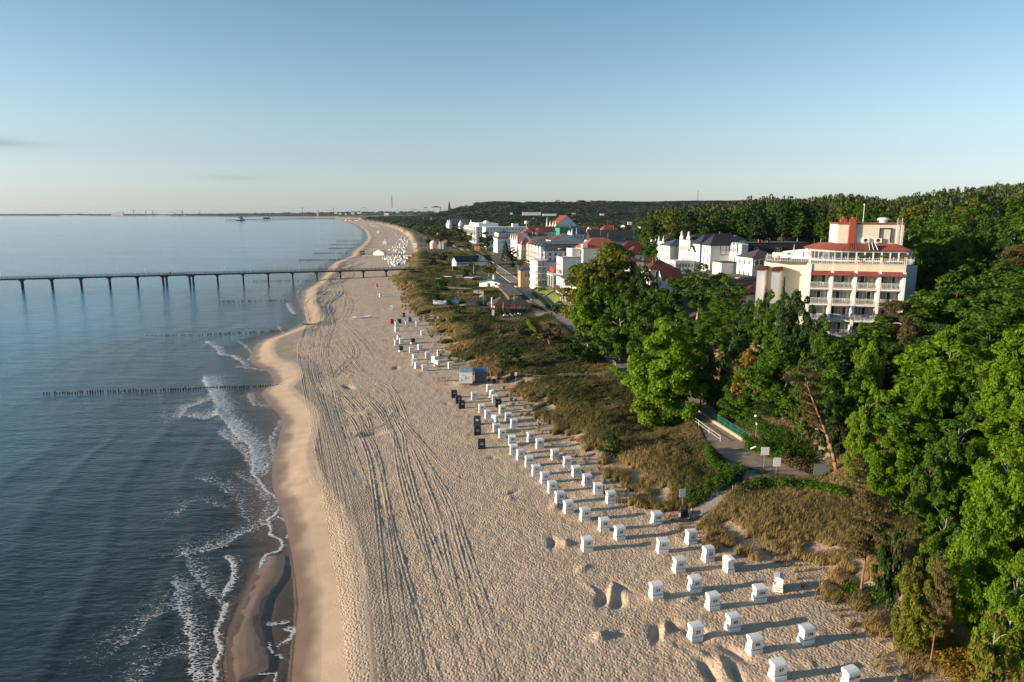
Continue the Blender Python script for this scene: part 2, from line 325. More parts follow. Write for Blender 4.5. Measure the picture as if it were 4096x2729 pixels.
# ---- ground sheet, finer towards the camera
def rows(y0, ys):
    out = [y0]; y = y0
    for lim, k in ys:
        while y < lim: y += max(0.09, y * y / 27280.0 * k); out.append(y)
    return np.array(out)
def grid(cols, ry, fx):
    A, Yv = np.meshgrid(cols, ry); X = fx(A, Yv); return X, Yv
def quads(nr, nc, keep=None):
    i = np.arange(nr * nc).reshape(nr, nc); q = np.stack([i[:-1, :-1], i[:-1, 1:], i[1:, 1:], i[1:, :-1]], -1)
    q = q.reshape(-1, 4)
    return q if keep is None else q[keep.ravel()]
def compact(v, q, attrs):
    used = np.unique(q); mp = np.full(len(v), -1); mp[used] = np.arange(len(used))
    return v[used], mp[q], {k: a[used] for k, a in attrs.items()}
def make_ground():
    ry = np.concatenate([[-60, -30, 0, 12, 22, 30], rows(36, [(300, 1.0), (700, 1.0), (3500, 0.8)])[:], np.array([3700, 4000, 4500, 5000, 5600, 6300, 7000, 8000, 9000, 10000, 11500, 14000, 20000.])])
    c1 = np.concatenate([[-3.5, -2.0, -1.4, -1.1, -.95, -.85], np.arange(-.78, .80, 1 / 560.0), np.array([.82, .85, .9, .96, 1.05, 1.2, 1.5, 2.0, 3.0])])
    X, Y = grid(c1, ry, lambda a, y: a * np.maximum(y, 45))
    x = X.ravel(); y = Y.ravel()
    z = land(x, y); s = pdist(x, y, shore_s); d = pdist(x, y, dune)
    keep = (s.reshape(X.shape) > -45 - Y * 0.02)[:-1, :-1]
    dn = fbm(x * 0.22, y * 0.22, 51, 4)
    a = {"shore": s, "veg": sstep(1.0, 6.5, d + dn * 5.0) * (1 - .35 * sstep(.30, .5, fbm(x * .11, y * .11, 95, 3)) * (d < 45)), "wood": sstep(30, 36, x + dn * 4) * (y < 200) * sstep(4.5, 7.5, z), "height": z}
    v = np.stack([x, y, z], -1); q = quads(len(ry), len(c1), keep)
    v, q, a = compact(v, q, a)
    o = obj("ground", np_mesh("ground", v, q, ground_mat(), a, smooth=True)); tag(o, kind="structure"); return o
def ground_mat():
    n = NT("sand and soil"); s = n.attr("shore"); vg = n.attr("veg"); wd = n.attr("wood")
    w1 = n.noise(0.35, 5); w2 = n.noise(3.0, 6, .6); w3 = n.noise(0.05, 3)
    dry = n.mix(n.rng(w1, .35, .65), (0.42, 0.31, 0.212), (0.52, 0.395, 0.275)); dry = n.mix(n.rng(w3, .4, .7), dry, (0.46, 0.355, 0.26))
    wet = n.mix(n.rng(w1, .3, .7), (0.21, 0.135, 0.085), (0.27, 0.175, 0.11))
    sn = n.math('ADD', s, n.math('MULTIPLY', n.math('SUBTRACT', n.noise(0.16, 3), 0.5), 4.5))
    wf = n.rng(sn, .6, 2.8, 1, 0, 'SMOOTHSTEP')
    sand = n.mix(wf, dry, wet)
    soil = n.mix(n.rng(n.noise(.25, 6, .6), .38, .62), (0.12, 0.088, 0.045), (0.05, 0.058, 0.02)); soil = n.mix(n.rng(n.noise(1.3, 5), .55, .8), soil, (0.18, 0.13, 0.07)); py = n.t.nodes.new("ShaderNodeSeparateXYZ"); n.L(n.tc, py.inputs[0]); soil = n.mix(n.rng(py.outputs[1], 180, 420), soil, n.mix(n.rng(n.noise(.08, 5), .4, .65), (0.035, 0.040, 0.015), (0.10, 0.085, 0.035)))
    wood = n.mix(n.rng(w2, .35, .7), (0.045, 0.032, 0.018), (0.12, 0.07, 0.035))
    c = n.mix(vg, sand, n.mix(wd, soil, wood))
    n.L(c, n.b.inputs["Base Color"]); n.L(n.rng(wf, 0, 1, .95, .38), n.b.inputs["Roughness"])
    # footprints: dense pockmarks in dry sand, fewer on the berm
    fp = n.math('ADD', n.rng(n.voro(3.7, n.vscale(None, (1, .8, .2), .4)), 0.1, .6), n.math('MULTIPLY', n.noise(4.2, 3, .6), .8))
    few = n.rng(n.noise(0.18, 4), .46, .58)
    amt = n.math('MULTIPLY', n.rng(sn, 3.4, 5.2, .04, 1), n.math('MAXIMUM', n.math('MULTIPLY', n.rng(sn, 5.5, 10, 0, 1), .9), n.math('MULTIPLY', few, .6)))
    n.L(n.bump(fp, 0.058, amt, n.bump(n.noise(9, 3), 0.025, n.rng(wf, 0, 1, 1, .15))), n.b.inputs["Normal"])
    return n.m
ground_o = make_ground()

# ---- tyre tracks pressed into the beach
def ribbon_tracks():
    z8 = Z(1000, 1100, 1000 / 1568); lines = []
    ctr = [(895, 1640), (880, 1568), (858, 1400), (815, 1200), (778, 1050), (740, 900), (722, 820), (728, 760), (738, 700), (760, 655), (800, 605), (838, 570), (860, 535), (850, 520)]
    cw = smooth_line([D(a, b, 1.4) for a, b in ctr], 0.8)
    for i in range(13):
        off = -3.1 + i * .52 + rnd.uniform(-.22, .22); ph = rnd.uniform(0, 6); out = []
        for j, p in enumerate(cw):
            t = (cw[min(j + 1, len(cw) - 1)] - cw[max(j - 1, 0)]).normalized(); w = off + .35 * sin(j * .03 + ph) + .25 * sin(j * .011 + ph * 2) + max(0, p.y - 140) * (off * .004 + .01 * sin(j * .05 + ph))
            out.append(p + Vector((t.y, -t.x, 0)) * w)
        lines.append((out, .066 * rnd.uniform(.5, 1.2), rnd.uniform(.9, 1.4)))
    for pts, pair in (([(585, 60), (630, 180), (590, 280), (640, 340), (740, 450), (800, 540), (890, 650)], 1), ([(575, 60), (500, 120), (520, 200), (470, 300), (520, 380), (610, 500), (700, 600), (800, 680), (895, 750), (860, 800), (780, 795), (715, 750), (720, 700)], 1), ([(840, 800), (900, 920), (940, 1000), (950, 1100), (990, 1300), (1050, 1500), (1100, 1640)], 1),
                      ([(870, 790), (960, 900), (1050, 1000), (1250, 1220), (1400, 1290), (1568, 1340)], 0), ([(380, 560), (430, 700), (520, 790), (640, 860), (700, 960), (760, 1100), (800, 1300), (830, 1500), (850, 1640)], 1), ([(610, 620), (700, 720), (830, 880), (900, 1000), (960, 1200), (1020, 1400), (1080, 1640)], 0), ([(480, 660), (600, 540), (660, 480), (620, 380)], 1),
                      ([(300, 440), (360, 560), (400, 680), (470, 860), (540, 1000)], 0), ([(560, 900), (640, 860), (700, 850), (820, 900)], 0), ([(1090, 1140), (1180, 1260), (1280, 1420), (1340, 1600)], 0), ([(1020, 1030), (1120, 1240), (1220, 1480), (1260, 1640)], 1), ([(330, 430), (420, 560), (560, 700), (640, 740)], 1), ([(440, 380), (560, 560), (700, 640), (860, 700), (960, 900), (1010, 1040)], 1),
                      ([(730, 980), (800, 1130), (850, 1330), (900, 1568), (920, 1640)], 0), ([(420, 300), (560, 250), (600, 120), (580, 40)], 0), ([(690, 700), (760, 760), (850, 860), (880, 1000)], 0), ([(500, 640), (700, 850), (740, 1040)], 1), ([(640, 1000), (720, 950), (830, 920), (930, 800)], 0)):
        pts = list(pts); ext = pts[-1][1] >= 1568
        if ext: (xa, ya), (xb, yb) = pts[-2], pts[-1]; k_ = (xb - xa) / (yb - ya); pts += [(xb + k_ * 420, yb + 420), (xb + k_ * 1050, yb + 1000)]
        c = smooth_line([z8(a, b, 1.7) for a, b in pts], .8)
        for off in ((-.75, .75) if pair else (0,)):
            out = []
            for j, p in enumerate(c):
                t = (c[min(j + 1, len(c) - 1)] - c[max(j - 1, 0)]).normalized(); out.append(p + Vector((t.y, -t.x, 0)) * (off + .15 * sin(j * .05)))
            lines.append((out, .046, 1.0))
    V = []; F = []; base = 0
    prof = [(-.42, -.04), (-.24, 1.0), (-.12, .15), (.12, .1), (.24, 1.0), (.42, -.04)]
    for pts, h, w in lines:
        P = np.array([(p.x, p.y) for p in pts]); T = np.gradient(P, axis=0); T /= np.linalg.norm(T, axis=1)[:, None] + 1e-9
        N = np.stack([T[:, 1], -T[:, 0]], -1); k = len(prof); fade = np.clip(1.2 * vnoise(P[:, 0] * .12, P[:, 1] * .12, 5) + .35, .25, 1.2)
        tt = np.linspace(0, 1, len(P)); fade = fade * np.clip(np.minimum(tt * 12, (1 - tt) * 5), 0, 1)
        for i, (o_, hh) in enumerate(prof):
            q = P + N * (o_ * w); zz = land(q[:, 0], q[:, 1]) + 0.012 + (h * fade if hh == 1.0 else 0) * (1 + .35 * (vnoise(q[:, 0] * 3, q[:, 1] * 3, 9) - .5)) + (hh if hh < 0 else 0) * .6
            V.append(np.column_stack([q, zz]))
        n = len(P); ids = base + np.arange(k * n).reshape(k, n)
        F.append(np.stack([ids[:-1, :-1], ids[:-1, 1:], ids[1:, 1:], ids[1:, :-1]], -1).reshape(-1, 4)); base += k * n
    v = np.concatenate(V); f = np.concatenate(F); s = np.full(len(v), 25.0)
    o = obj("sand_tracks", np_mesh("sand_tracks", v, f, MAT["sand and soil"], {"shore": s, "veg": s * 0, "wood": s * 0}, smooth=True)); tag(o, kind="structure")
ribbon_tracks()

# ---- the sea
foam_lines = []     # (points, width towards the sea, strength)
def _fl(pts, w, k, f=z7): k = k * .84 if (w > 1.2 and k < 1.0) else k; foam_lines.append((WL(pts, f), w * (1.55 if w > .7 else 1), k))
_fl([(530, 20), (545, 60), (575, 110), (600, 150), (600, 195), (650, 250), (700, 310), (770, 370), (782, 430), (770, 490)], 2.2, 1.15)
_fl([(420, 210), (450, 165), (530, 140), (575, 120)], 2.5, .95)
_fl([(470, 215), (540, 225), (600, 200)], 3.5, .95)
_fl([(600, 290), (660, 330), (720, 390), (760, 450), (770, 500)], 3.0, .8)
_fl([(770, 490), (800, 530), (845, 590), (905, 630), (912, 665), (890, 715), (850, 735)], .35, 1.5)
_fl([(700, 520), (780, 560), (860, 640), (830, 720), (780, 760)], 3.2, .72)
_fl([(850, 735), (870, 790), (858, 815), (915, 840), (930, 870), (905, 900), (845, 915), (820, 960), (812, 1000)], .3, 1.5)
_fl([(480, 905), (560, 890), (640, 870), (720, 810), (820, 770), (880, 740)], 2.2, .8)
_fl([(905, 725), (960, 760), (968, 800), (950, 830)], .35, 1.2)
_fl([(640, 560), (700, 640), (740, 740)], 3.5, .62)
_fl([(520, 540), (600, 560), (640, 600)], 2.0, .7); _fl([(400, 720), (450, 660), (520, 640), (640, 680)], 2.0, .55)
_fl([(640, 935), (672, 955), (660, 1050), (622, 1120)], .7, 1.2); _fl([(400, 930), (440, 915), (470, 960)], .5, .9)
_fl([(425, 905), (470, 1000), (540, 1090), (585, 1160), (610, 1175)], 1.3, .75)
_fl([(635, 1175), (615, 1240), (590, 1290), (605, 1420), (578, 1480), (585, 1640)], .35, 1.5)
_fl([(620, 1190), (570, 1300), (560, 1440), (560, 1568)], 2.2, .5)
_fl([(385, 1050), (400, 1180), (420, 1280), (470, 1350), (462, 1480), (490, 1560), (500, 1640)], 1.3, .95)
_fl([(130, 1370), (250, 1250), (360, 1200), (440, 1100), (520, 1040)], 2.6, .62); _fl([(240, 1560), (330, 1420), (430, 1420)], 2.6, .6)
_fl([(720, 110), (780, 95)], .6, 1.0); _fl([(745, 100), (790, 155), (870, 165), (930, 190), (945, 215)], 2.2, .85); _fl([(920, 230), (865, 330), (880, 430), (830, 480)], .8, .9)
_fl([(865, 1280), (940, 1270)], .5, 1.3); _fl([(950, 1300), (985, 1310), (955, 1350), (920, 1370)], .45, 1.2); _fl([(860, 1370), (880, 1430), (930, 1450)], .35, .95); _fl([(760, 1530), (900, 1520), (890, 1560)], .12, 1.2)
z1 = Z(0, 780, 1400 / 2354)
_fl([(1380, 990), (1450, 1030), (1480, 1075), (1560, 1085), (1600, 1110), (1640, 1150)], 1.2, 1.15, z1); _fl([(1590, 985), (1640, 1010), (1690, 1070), (1670, 1110)], .8, .9, z1); _fl([(1600, 1160), (1690, 1170), (1760, 1180)], 1.0, 1.0, z1)
_fl([(1920, 730), (1940, 770), (1970, 800)], 1.5, 1.1, z1); _fl([(1860, 880), (1880, 905), (1900, 930)], .8, 1.0, z1); _fl([(2020, 620), (1990, 670), (2050, 800), (2060, 840), (1990, 890)], 1.2, .75, z1); _fl([(2130, 590), (2170, 570), (2210, 570)], 1.5, .9, z1)
_fl([(2170, 480), (2250, 450), (2354, 440)], 3.0, .8, z1)
_fl([(820, 600), (845, 560), (850, 545), (835, 525)], 5, .6, D)
def make_sea():
    ry = np.concatenate([[-60, -30, 0, 15, 25, 32], rows(36, [(500, 1.0), (3000, 1.2)]), np.array([3200, 3600, 4200, 5000, 6000, 7500, 9500, 12000, 16000, 24000, 40000.])])
    c1 = np.concatenate([[-4, -2.5, -1.6, -1.2, -1.0, -.9, -.83], np.arange(-.79, .12, 1 / 600.0), [.2, .4, .8, 1.6]])
    X, Y = grid(c1, ry, lambda a, y: a * np.maximum(y, 45)); x = X.ravel(); y = Y.ravel()
    s = pdist(x, y, shore_s); zl = land(x, y, False)
    keep = ((zl < .25) & (s < 6)).reshape(X.shape); keep = (keep[:-1, :-1] | keep[1:, 1:])
    off = -s
    warp = 5 * fbm(x * .03, y * .03, 61, 3)
    fade = np.clip(260 / np.maximum(y, 1), 0, 1) * np.clip(1 / (1 + off / 60), .25, 1) * sstep(0, 4, off)
    sw = np.sin((off + warp) * 2 * pi / 9.0); sw = (np.maximum(sw, -.2) ** 3) * .13 * sstep(6, 14, off) * sstep(70, 25, off)
    ch = .05 * fbm(x * .35 + y * .1, y * .9, 63, 3) + .06 * np.sin((off * .8 + y * .25 + warp * .6) * 2 * pi / 14)
    z = (sw + ch) * fade
    foam = np.zeros(x.shape); crest = np.zeros(x.shape)
    for pts, w, k in foam_lines:
        pa = np.array(pts); lo = pa.min(0) - 8 * w - 2; hi = pa.max(0) + 8 * w + 2
        m = (x > lo[0]) & (x < hi[0]) & (y > lo[1]) & (y < hi[1])
        if not m.any(): continue
        wob = .5 * fbm(x[m] * .8, y[m] * .8, 71, 3) * min(1, w)
        dd = pdist(x[m] + wob, y[m] + wob, pts); a = np.where(dd < 0, np.exp(dd / w * .9), np.exp(-dd / max(.12, w * .18)))
        foam[m] = np.maximum(foam[m], a * k)
        if k > 1.1 and w > 1: crest[m] = np.maximum(crest[m], np.exp(-(dd / 1.0) ** 2))
    z = z + .10 * crest
    depth = np.clip(-zl, -1, 6)
    v = np.stack([x, y, z], -1); q = quads(len(ry), len(c1), keep)
    v, q, a = compact(v, q, {"depth": depth, "foam": foam})
    o = obj("sea", np_mesh("sea", v, q, sea_mat(), a, smooth=True)); tag(o, kind="structure")
def sea_mat():
    n = NT("sea water"); dp = n.attr("depth"); fm = n.attr("foam")
    c = n.mix(n.rng(dp, .3, 3.5), (0.034, 0.038, 0.032), (0.004, 0.030, 0.042)); c = n.mix(n.math('MULTIPLY', n.rng(dp, 2.2, 4.8), n.rng(n.noise(.02, 3), .2, .7, .75, 1)), c, (0.012, 0.16, 0.30))
    cs = n.voro(2.6, n.vscale(None, (.75, 1.25, .3), .2), 'DISTANCE_TO_EDGE'); lace = n.rng(cs, .02, .26, 1, 0)
    f1 = n.math('ADD', n.math('MULTIPLY', n.noise(2.0, 7, .72, n.vscale(None, (.7, 1.6, 1), .15)), .95), n.math('MULTIPLY', lace, .32))
    thr = n.rng(fm, 0.0, 1.2, .98, .38); fo = n.rng(n.math('SUBTRACT', f1, thr), -.02, .10)
    fo = n.math('MULTIPLY', fo, n.rng(fm, .04, .2))
    col = n.mix(fo, c, (.58, .59, .58)); n.L(col, n.b.inputs["Base Color"]); n.L(n.rng(fo, 0, 1, .10, .85), n.b.inputs["Roughness"])
    n.b.inputs["IOR"].default_value = 1.333
    rip = n.math('ADD', n.noise(1.1, 4, .55, n.vscale(None, (.55, 1.5, 1), .18)), n.math('MULTIPLY', n.noise(.16, 3, .5, n.vscale(None, (.5, 1.6, 1), .25)), 2.2))
    n.L(n.bump(rip, 0.15, n.rng(n.noise(.012, 4, .6, n.vscale(None, (.5, 1.6, 1), .1)), .35, .65, .55, 1.25), n.bump(n.noise(4.5, 3, .6, n.vscale(None, (.6, 1.4, 1), .1)), .03)), n.b.inputs["Normal"])
    al = n.rng(dp, 0.0, .8, .28, 1.0); al = n.math('MAXIMUM', al, fo); n.L(al, n.b.inputs["Alpha"]); return n.m
make_sea()
# ---------------------------------------------------------------- vegetation
def leaf_mat(name, dark, light, trans=0.35, rough=0.55):
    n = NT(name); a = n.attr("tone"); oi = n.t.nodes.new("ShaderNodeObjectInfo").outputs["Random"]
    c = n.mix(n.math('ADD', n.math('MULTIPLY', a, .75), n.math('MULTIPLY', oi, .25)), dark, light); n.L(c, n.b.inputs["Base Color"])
    n.b.inputs["Roughness"].default_value = rough; n.b.inputs["Specular IOR Level"].default_value = 0.2
    if trans:
        tr = n.t.nodes.new("ShaderNodeBsdfTranslucent"); mx = n.t.nodes.new("ShaderNodeMixShader"); mx.inputs[0].default_value = trans
        n.L(c, tr.inputs[0]); n.L(n.b.outputs[0], mx.inputs[1]); n.L(tr.outputs[0], mx.inputs[2]); n.L(mx.outputs[0], n.out.inputs[0])
    return n.m
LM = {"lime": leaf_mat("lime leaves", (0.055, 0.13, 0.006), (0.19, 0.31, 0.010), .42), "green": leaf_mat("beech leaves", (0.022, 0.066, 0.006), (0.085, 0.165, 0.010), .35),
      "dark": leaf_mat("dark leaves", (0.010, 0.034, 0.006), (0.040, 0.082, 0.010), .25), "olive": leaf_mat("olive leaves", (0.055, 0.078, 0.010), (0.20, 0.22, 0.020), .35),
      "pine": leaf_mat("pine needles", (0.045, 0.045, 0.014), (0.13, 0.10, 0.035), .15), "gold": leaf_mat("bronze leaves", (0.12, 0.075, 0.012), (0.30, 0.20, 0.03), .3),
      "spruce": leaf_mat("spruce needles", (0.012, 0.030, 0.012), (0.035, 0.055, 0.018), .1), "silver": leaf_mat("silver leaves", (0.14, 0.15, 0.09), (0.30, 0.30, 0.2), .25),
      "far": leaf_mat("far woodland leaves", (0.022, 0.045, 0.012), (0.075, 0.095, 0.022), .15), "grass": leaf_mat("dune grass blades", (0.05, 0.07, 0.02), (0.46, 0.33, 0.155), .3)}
bark = mat("bark", (0.10, 0.07, 0.05), .9, bump=.05, bscale=6, var=.35, vscale=3); bark_p = mat("pine bark", (0.23, 0.12, 0.07), .9, bump=.04, bscale=6, var=.4, vscale=2.0)
bark_l = mat("pale bark", (0.36, 0.33, 0.27), .85, bump=.02, bscale=6, var=.3)
def leafcloud(g, blobs, dens, size, flat=0.0, up=0.35, aspect=0.62, shell=0.35):
    """leaf-sized faces round blobs (x,y,z,rx,rz): returns verts, quads, tone"""
    B = np.array(blobs, float); area = 4 * pi * B[:, 3] * (B[:, 3] + B[:, 4]) / 2; cnt = np.maximum(6, (area * dens).astype(int))
    bi = np.repeat(np.arange(len(B)), cnt); n = len(bi)
    dirs = g.normal(size=(n, 3)); dirs /= np.linalg.norm(dirs, axis=1)[:, None]; dirs[:, 2] = np.where(dirs[:, 2] < -0.45, -dirs[:, 2], dirs[:, 2])
    r = 1 - shell * g.random(n) ** 1.3; r *= 1 + .16 * np.sin(dirs[:, 0] * 5 + bi) * np.cos(dirs[:, 2] * 6 + bi * 2)
    c = B[bi, :3] + dirs * r[:, None] * np.stack([B[bi, 3], B[bi, 3], B[bi, 4]], -1)
    nr = dirs * .8 + g.normal(size=(n, 3)) * .55; nr[:, 2] += up; nr /= np.linalg.norm(nr, axis=1)[:, None]
    t = np.cross(nr, g.normal(size=(n, 3))); t /= np.linalg.norm(t, axis=1)[:, None] + 1e-9; b = np.cross(nr, t)
    s = size * (0.6 + .8 * g.random(n)); t *= s[:, None]; b *= (s * aspect)[:, None]
    v = np.stack([c - t, c - b * .8 + t * .1, c + t, c + b * .8 + t * .1], 1).reshape(-1, 3); q = np.arange(n * 4).reshape(n, 4)
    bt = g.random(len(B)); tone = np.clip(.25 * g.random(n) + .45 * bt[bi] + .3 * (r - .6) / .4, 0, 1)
    return v, q, np.repeat(tone, 4)
def crown_blobs(g, h, w, base=.22, n=70, lobes=5, pear=0.8):
    """blobs spread over an uneven crown of height h and width w"""
    L = [(0, 0, h * .58, w * .33, h * .38)] + [(cos(a) * w * .23, sin(a) * w * .23, h * (base + .12 + .42 * g.random()), w * (.20 + .1 * g.random()), h * (.16 + .1 * g.random())) for a in np.linspace(0, 2 * pi, lobes, endpoint=False) + g.random() * 6]
    out = []
    for i in range(n):
        x, y, z, rx, rz = L[g.integers(len(L))] if i > n // 4 else L[0]
        d = g.normal(size=3); d /= np.linalg.norm(d); k = .62 + .42 * g.random()
        p = (x + d[0] * rx * k, y + d[1] * rx * k, max(h * base, z + d[2] * rz * k)); rr = w * (.055 + .055 * g.random())
        out.append((*p, rr, rr * (.7 + .3 * g.random())))
    return out
def limb_mb(g, h, w, r0, lean=0.0, nb=9, top=.8):
    m = MB(); pts = []; n = 7
    for i in range(n + 1):
        t = i / n; pts.append(Vector((lean * t * t * h + .02 * h * sin(t * 5 + r0 * 40), .02 * h * sin(t * 4 + 1), h * top * t)))
    for i in range(n): m.tube(pts[i], pts[i + 1], r0 * (1 - .8 * i / n) * (1.25 if i == 0 else 1), r0 * (1 - .8 * (i + 1) / n), 8)
    for k in range(nb):
        t = .35 + .6 * k / nb; i = min(n - 1, int(t * n)); p = pts[i].lerp(pts[i + 1], t * n - i); a = k * 2.4
        e = p + Vector((cos(a) * w * .3, sin(a) * w * .3, h * (.10 + .08 * g.random()))) * (1.15 - t * .5); mid = p.lerp(e, .5) + Vector((0, 0, h * .02))
        m.tube(p, mid, r0 * .38 * (1 - t * .5), r0 * .25 * (1 - t * .5), 5); m.tube(mid, e, r0 * .25 * (1 - t * .5), r0 * .06, 5)
    return m, pts
CROWN = {}; TRUNK = {}
def variant(key, kind, seed, h=14.0, w=10.0, dens=14, size=.27, n=75, base=.2, lobes=5):
    g = np.random.default_rng(seed)
    if kind == 'pine':
        m, pts = limb_mb(g, h, w * .7, .24, .0, 12, .95); B = []
        for k in range(62):
            t = .36 + .64 * g.random(); i = min(6, int(t * 7)); p = pts[i]; a = g.random() * 6.28; rr = w * .34 * (1.15 - .6 * t) * (.4 + .8 * g.random())
            B.append((p.x + cos(a) * rr, p.y + sin(a) * rr, h * t + .3, w * (.09 + .08 * g.random()), w * .055))
        v, q, t = leafcloud(g, B, dens * 1.7, size * .8, up=.5, aspect=.3, shell=.8)
    elif kind == 'spruce':
        m, pts = limb_mb(g, h, w * .3, .2, 0, 4, .97); B = []
        for k in range(90):
            t = (k / 90) ** .8; a = k * 2.4; rr = w * .42 * (1 - t) * (.55 + .5 * g.random()) + .1
            B.append((cos(a) * rr, sin(a) * rr, h * (.06 + .92 * t) - rr * .15, .35 + w * .07 * (1 - t), .3 + .03 * w * (1 - t)))
        v, q, t = leafcloud(g, B, dens * 1.3, size * .8, up=.1, aspect=.35, shell=.7)
    else:
        m, pts = limb_mb(g, h, w, .22, .0, 10, .78); B = crown_blobs(g, h, w, base, n, lobes)
        v, q, t = leafcloud(g, B, dens, size)
    TRUNK[key] = m.mesh("trunk", bark_p if kind == 'pine' else (bark_l if seed % 2 else bark), True)
    CROWN[key] = (v, q, t, kind); return key
_cm = {}
def crown_mesh(key, lm):
    if (key, lm) not in _cm:
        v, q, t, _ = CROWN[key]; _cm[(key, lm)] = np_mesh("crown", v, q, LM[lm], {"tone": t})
    return _cm[(key, lm)]
for i in range(4): variant(f"b{i}", 'broad', 100 + i, 14, 10 + i * .8, 13, .27, 90 + i * 6, .08)
for i in range(3): variant(f"f{i}", 'broad', 200 + i, 14, 10.5, 24, .19, 135, .05, 8)         # nearest trees
for i in range(2): variant(f"c{i}", 'broad', 300 + i, 9, 8.0, 12, .3, 60, .12)          # low, wide crowns
variant("t0", 'broad', 401, 22, 9.0, 9, .36, 80, .3); variant("t1", 'broad', 402, 22, 10.0, 9, .36, 90, .36); variant("t2", 'broad', 404, 22, 9.5, 9, .36, 70, .26)   # tall forest trees
variant("l0", "broad", 811, 14, 11.0, 26, .20, 230, .04, 9); variant("p0", 'pine', 501, 14, 10); variant("p1", 'pine', 502, 14, 8); variant("s0", 'spruce', 601, 12, 7); variant("q0", "broad", 700, 6, 7.0, 20, .17, 60, .02); variant("q1", "broad", 702, 6, 6.5, 20, .17, 60, .0)
BASEH = {"l": 14, "b": 14, "f": 14, "c": 9, "t": 22, "p": 14, "s": 12, "q": 6}; BASEW = {"l": 10.6, "b": 10.8, "f": 10.5, "c": 8, "t": 9.5, "p": 9, "s": 7, "q": 6.7}
used_first = {}
NAMES = {"l": "broadleaf_tree", "b": "broadleaf_tree", "f": "broadleaf_tree", "c": "bushy_tree", "t": "forest_tree", "p": "pine_tree", "s": "spruce_tree", "q": "pine_bush"}
ntree = 0
def tree(x, y, h, w, key, lm, label, group=None, lean=0.0, leany=0.0, z=None):
    global ntree; ntree += 1
    zz = (gz(x, y) if z is None else z) - .15
    r = empty(NAMES[key[0]], (x, y, zz), rnd.uniform(0, 6.28), label, "tree", group); k = key[0]
    r.scale = (w / BASEW[k], w / BASEW[k], h / BASEH[k]); r.rotation_euler = (leany, lean, r.rotation_euler.z if not lean else 0)
    obj("crown", crown_mesh(key, lm), r); obj("trunk", TRUNK[key], r); return r
def top_at(u, v, y, f=K):
    X = (u * f - 2048) / FPX; Y = -(v * f - 1364.5) / FPX; t = y / (CP + Y * SP); return X * t, CAM_H + t * (-SP + Y * CP), t
def ptree(u, v, y, wpx, key, lm, label, group=None, lean=0.0, hmin=4, leany=0.0, z=None):
    """a tree whose top stands at photo (u,v), y metres away, its crown wpx photo pixels wide"""
    x, zt, t = top_at(u, v, y); h = max(hmin, zt - (gz(x, y) if z is None else z)); w = wpx * K / FPX * t
    return tree(x, y, h * 1.03, w * 1.05, key, lm, label, group, lean, leany, z)
ptree(1535, 734, 116, 178, "l0", "lime", "large bright yellow-green lime tree standing alone beside the promenade railing")
ptree(1398, 560, 190, 195, "l0", "olive", "tallest olive-green tree beside the white restaurant terrace, its top above the red roofs")
ptree(1365, 588, 183, 130, "b1", "olive", "olive-green tree merging with the tallest one on its left side")
ptree(1432, 580, 186, 130, "b0", "olive", "olive-green tree merging with the tallest one on its right side")
ptree(1405, 650, 176, 130, "b3", "green", "green tree filling below the tallest olive-green tree")
ptree(1352, 655, 176, 105, "b1", "lime", "lime-green tree at the promenade corner below the tall olive tree")
ptree(1478, 615, 172, 95, "b0", "dark", "dark green tree just right of the tall olive tree, below the red-roofed house")
ptree(1428, 672, 160, 130, "b3", "green", "green tree over the round stone wall, left of the alone standing lime tree")
ptree(1500, 668, 150, 120, "b0", "green", "green tree above the bright lime tree")
ptree(1612, 606, 158, 150, "b1", "green", "broad green tree in front of the white villas with the black tower roofs")
ptree(1545, 640, 160, 70, "b2", "green", "slender green tree hiding the small red-roofed white house")
ptree(1668, 640, 148, 100, "b2", "green", "green tree below the white villa with three pointed dormers")
ptree(1560, 715, 140, 110, "b3", "green", "mid green tree between the lime tree and the villas")
ptree(1640, 700, 135, 110, "b0", "green", "green tree in the middle of the wooded slope")
ptree(1700, 715, 128, 110, "b1", "green", "green tree left of the cream hotel wing")
ptree(1762, 664, 117, 85, "b1", "green", "green tree directly before the white end piers of the hotel wing")
ptree(1744, 660, 124, 90, "b2", "dark", "dark green tree against the lower red roof by the hotel")
ptree(1803, 638, 110, 26, "s0", "spruce", "small pointed spruce in front of the cream hotel wall")
ptree(1838, 662, 108, 75, "b3", "dark", "dark green tree hiding the left balconies of the cream hotel")
ptree(1800, 676, 112, 95, "b0", "green", "green tree under the blank cream wall of the hotel")
ptree(1880, 700, 103, 80, "b1", "dark", "dark tree below the lowest hotel balconies on the left")
ptree(1905, 742, 99, 70, "b2", "green", "green tree at the foot of the hotel's balcony bays")
ptree(2052, 700, 101, 95, "p0", "pine", "brown pine growing before the right-hand hotel balconies")
ptree(1985, 745, 97, 80, "b0", "green", "green tree in front of the middle hotel bays")
ptree(2120, 705, 100, 90, "b2", "green", "green tree at the right corner of the hotel")
ptree(1730, 790, 109, 92, "b0", "gold", "rounded bronze-yellow tree on the slope above the bicycle stands")
ptree(1620, 770, 118, 90, "b0", "green", "green tree right of the bright lime tree's crown")
ptree(1685, 775, 114, 90, "b3", "dark", "dark green tree left of the bronze-yellow tree")
ptree(1790, 770, 104, 100, "b3", "green", "green tree right of the bronze-yellow tree")
ptree(1862, 790, 95, 85, "b1", "green", "green tree above the leaning pine")
ptree(1712, 858, 109, 120, "f1", "green", "green tree overhanging the green mesh fence and street lamp")
ptree(1790, 895, 101, 105, "f2", "dark", "dark green tree behind the bicycle stands")
ptree(1650, 890, 120, 60, "c0", "dark", "low dark tree behind the green mesh fence")
ptree(1850, 955, 96, 90, "c0", "pine", "low brownish pine scrub left of the leaning pine's trunk")
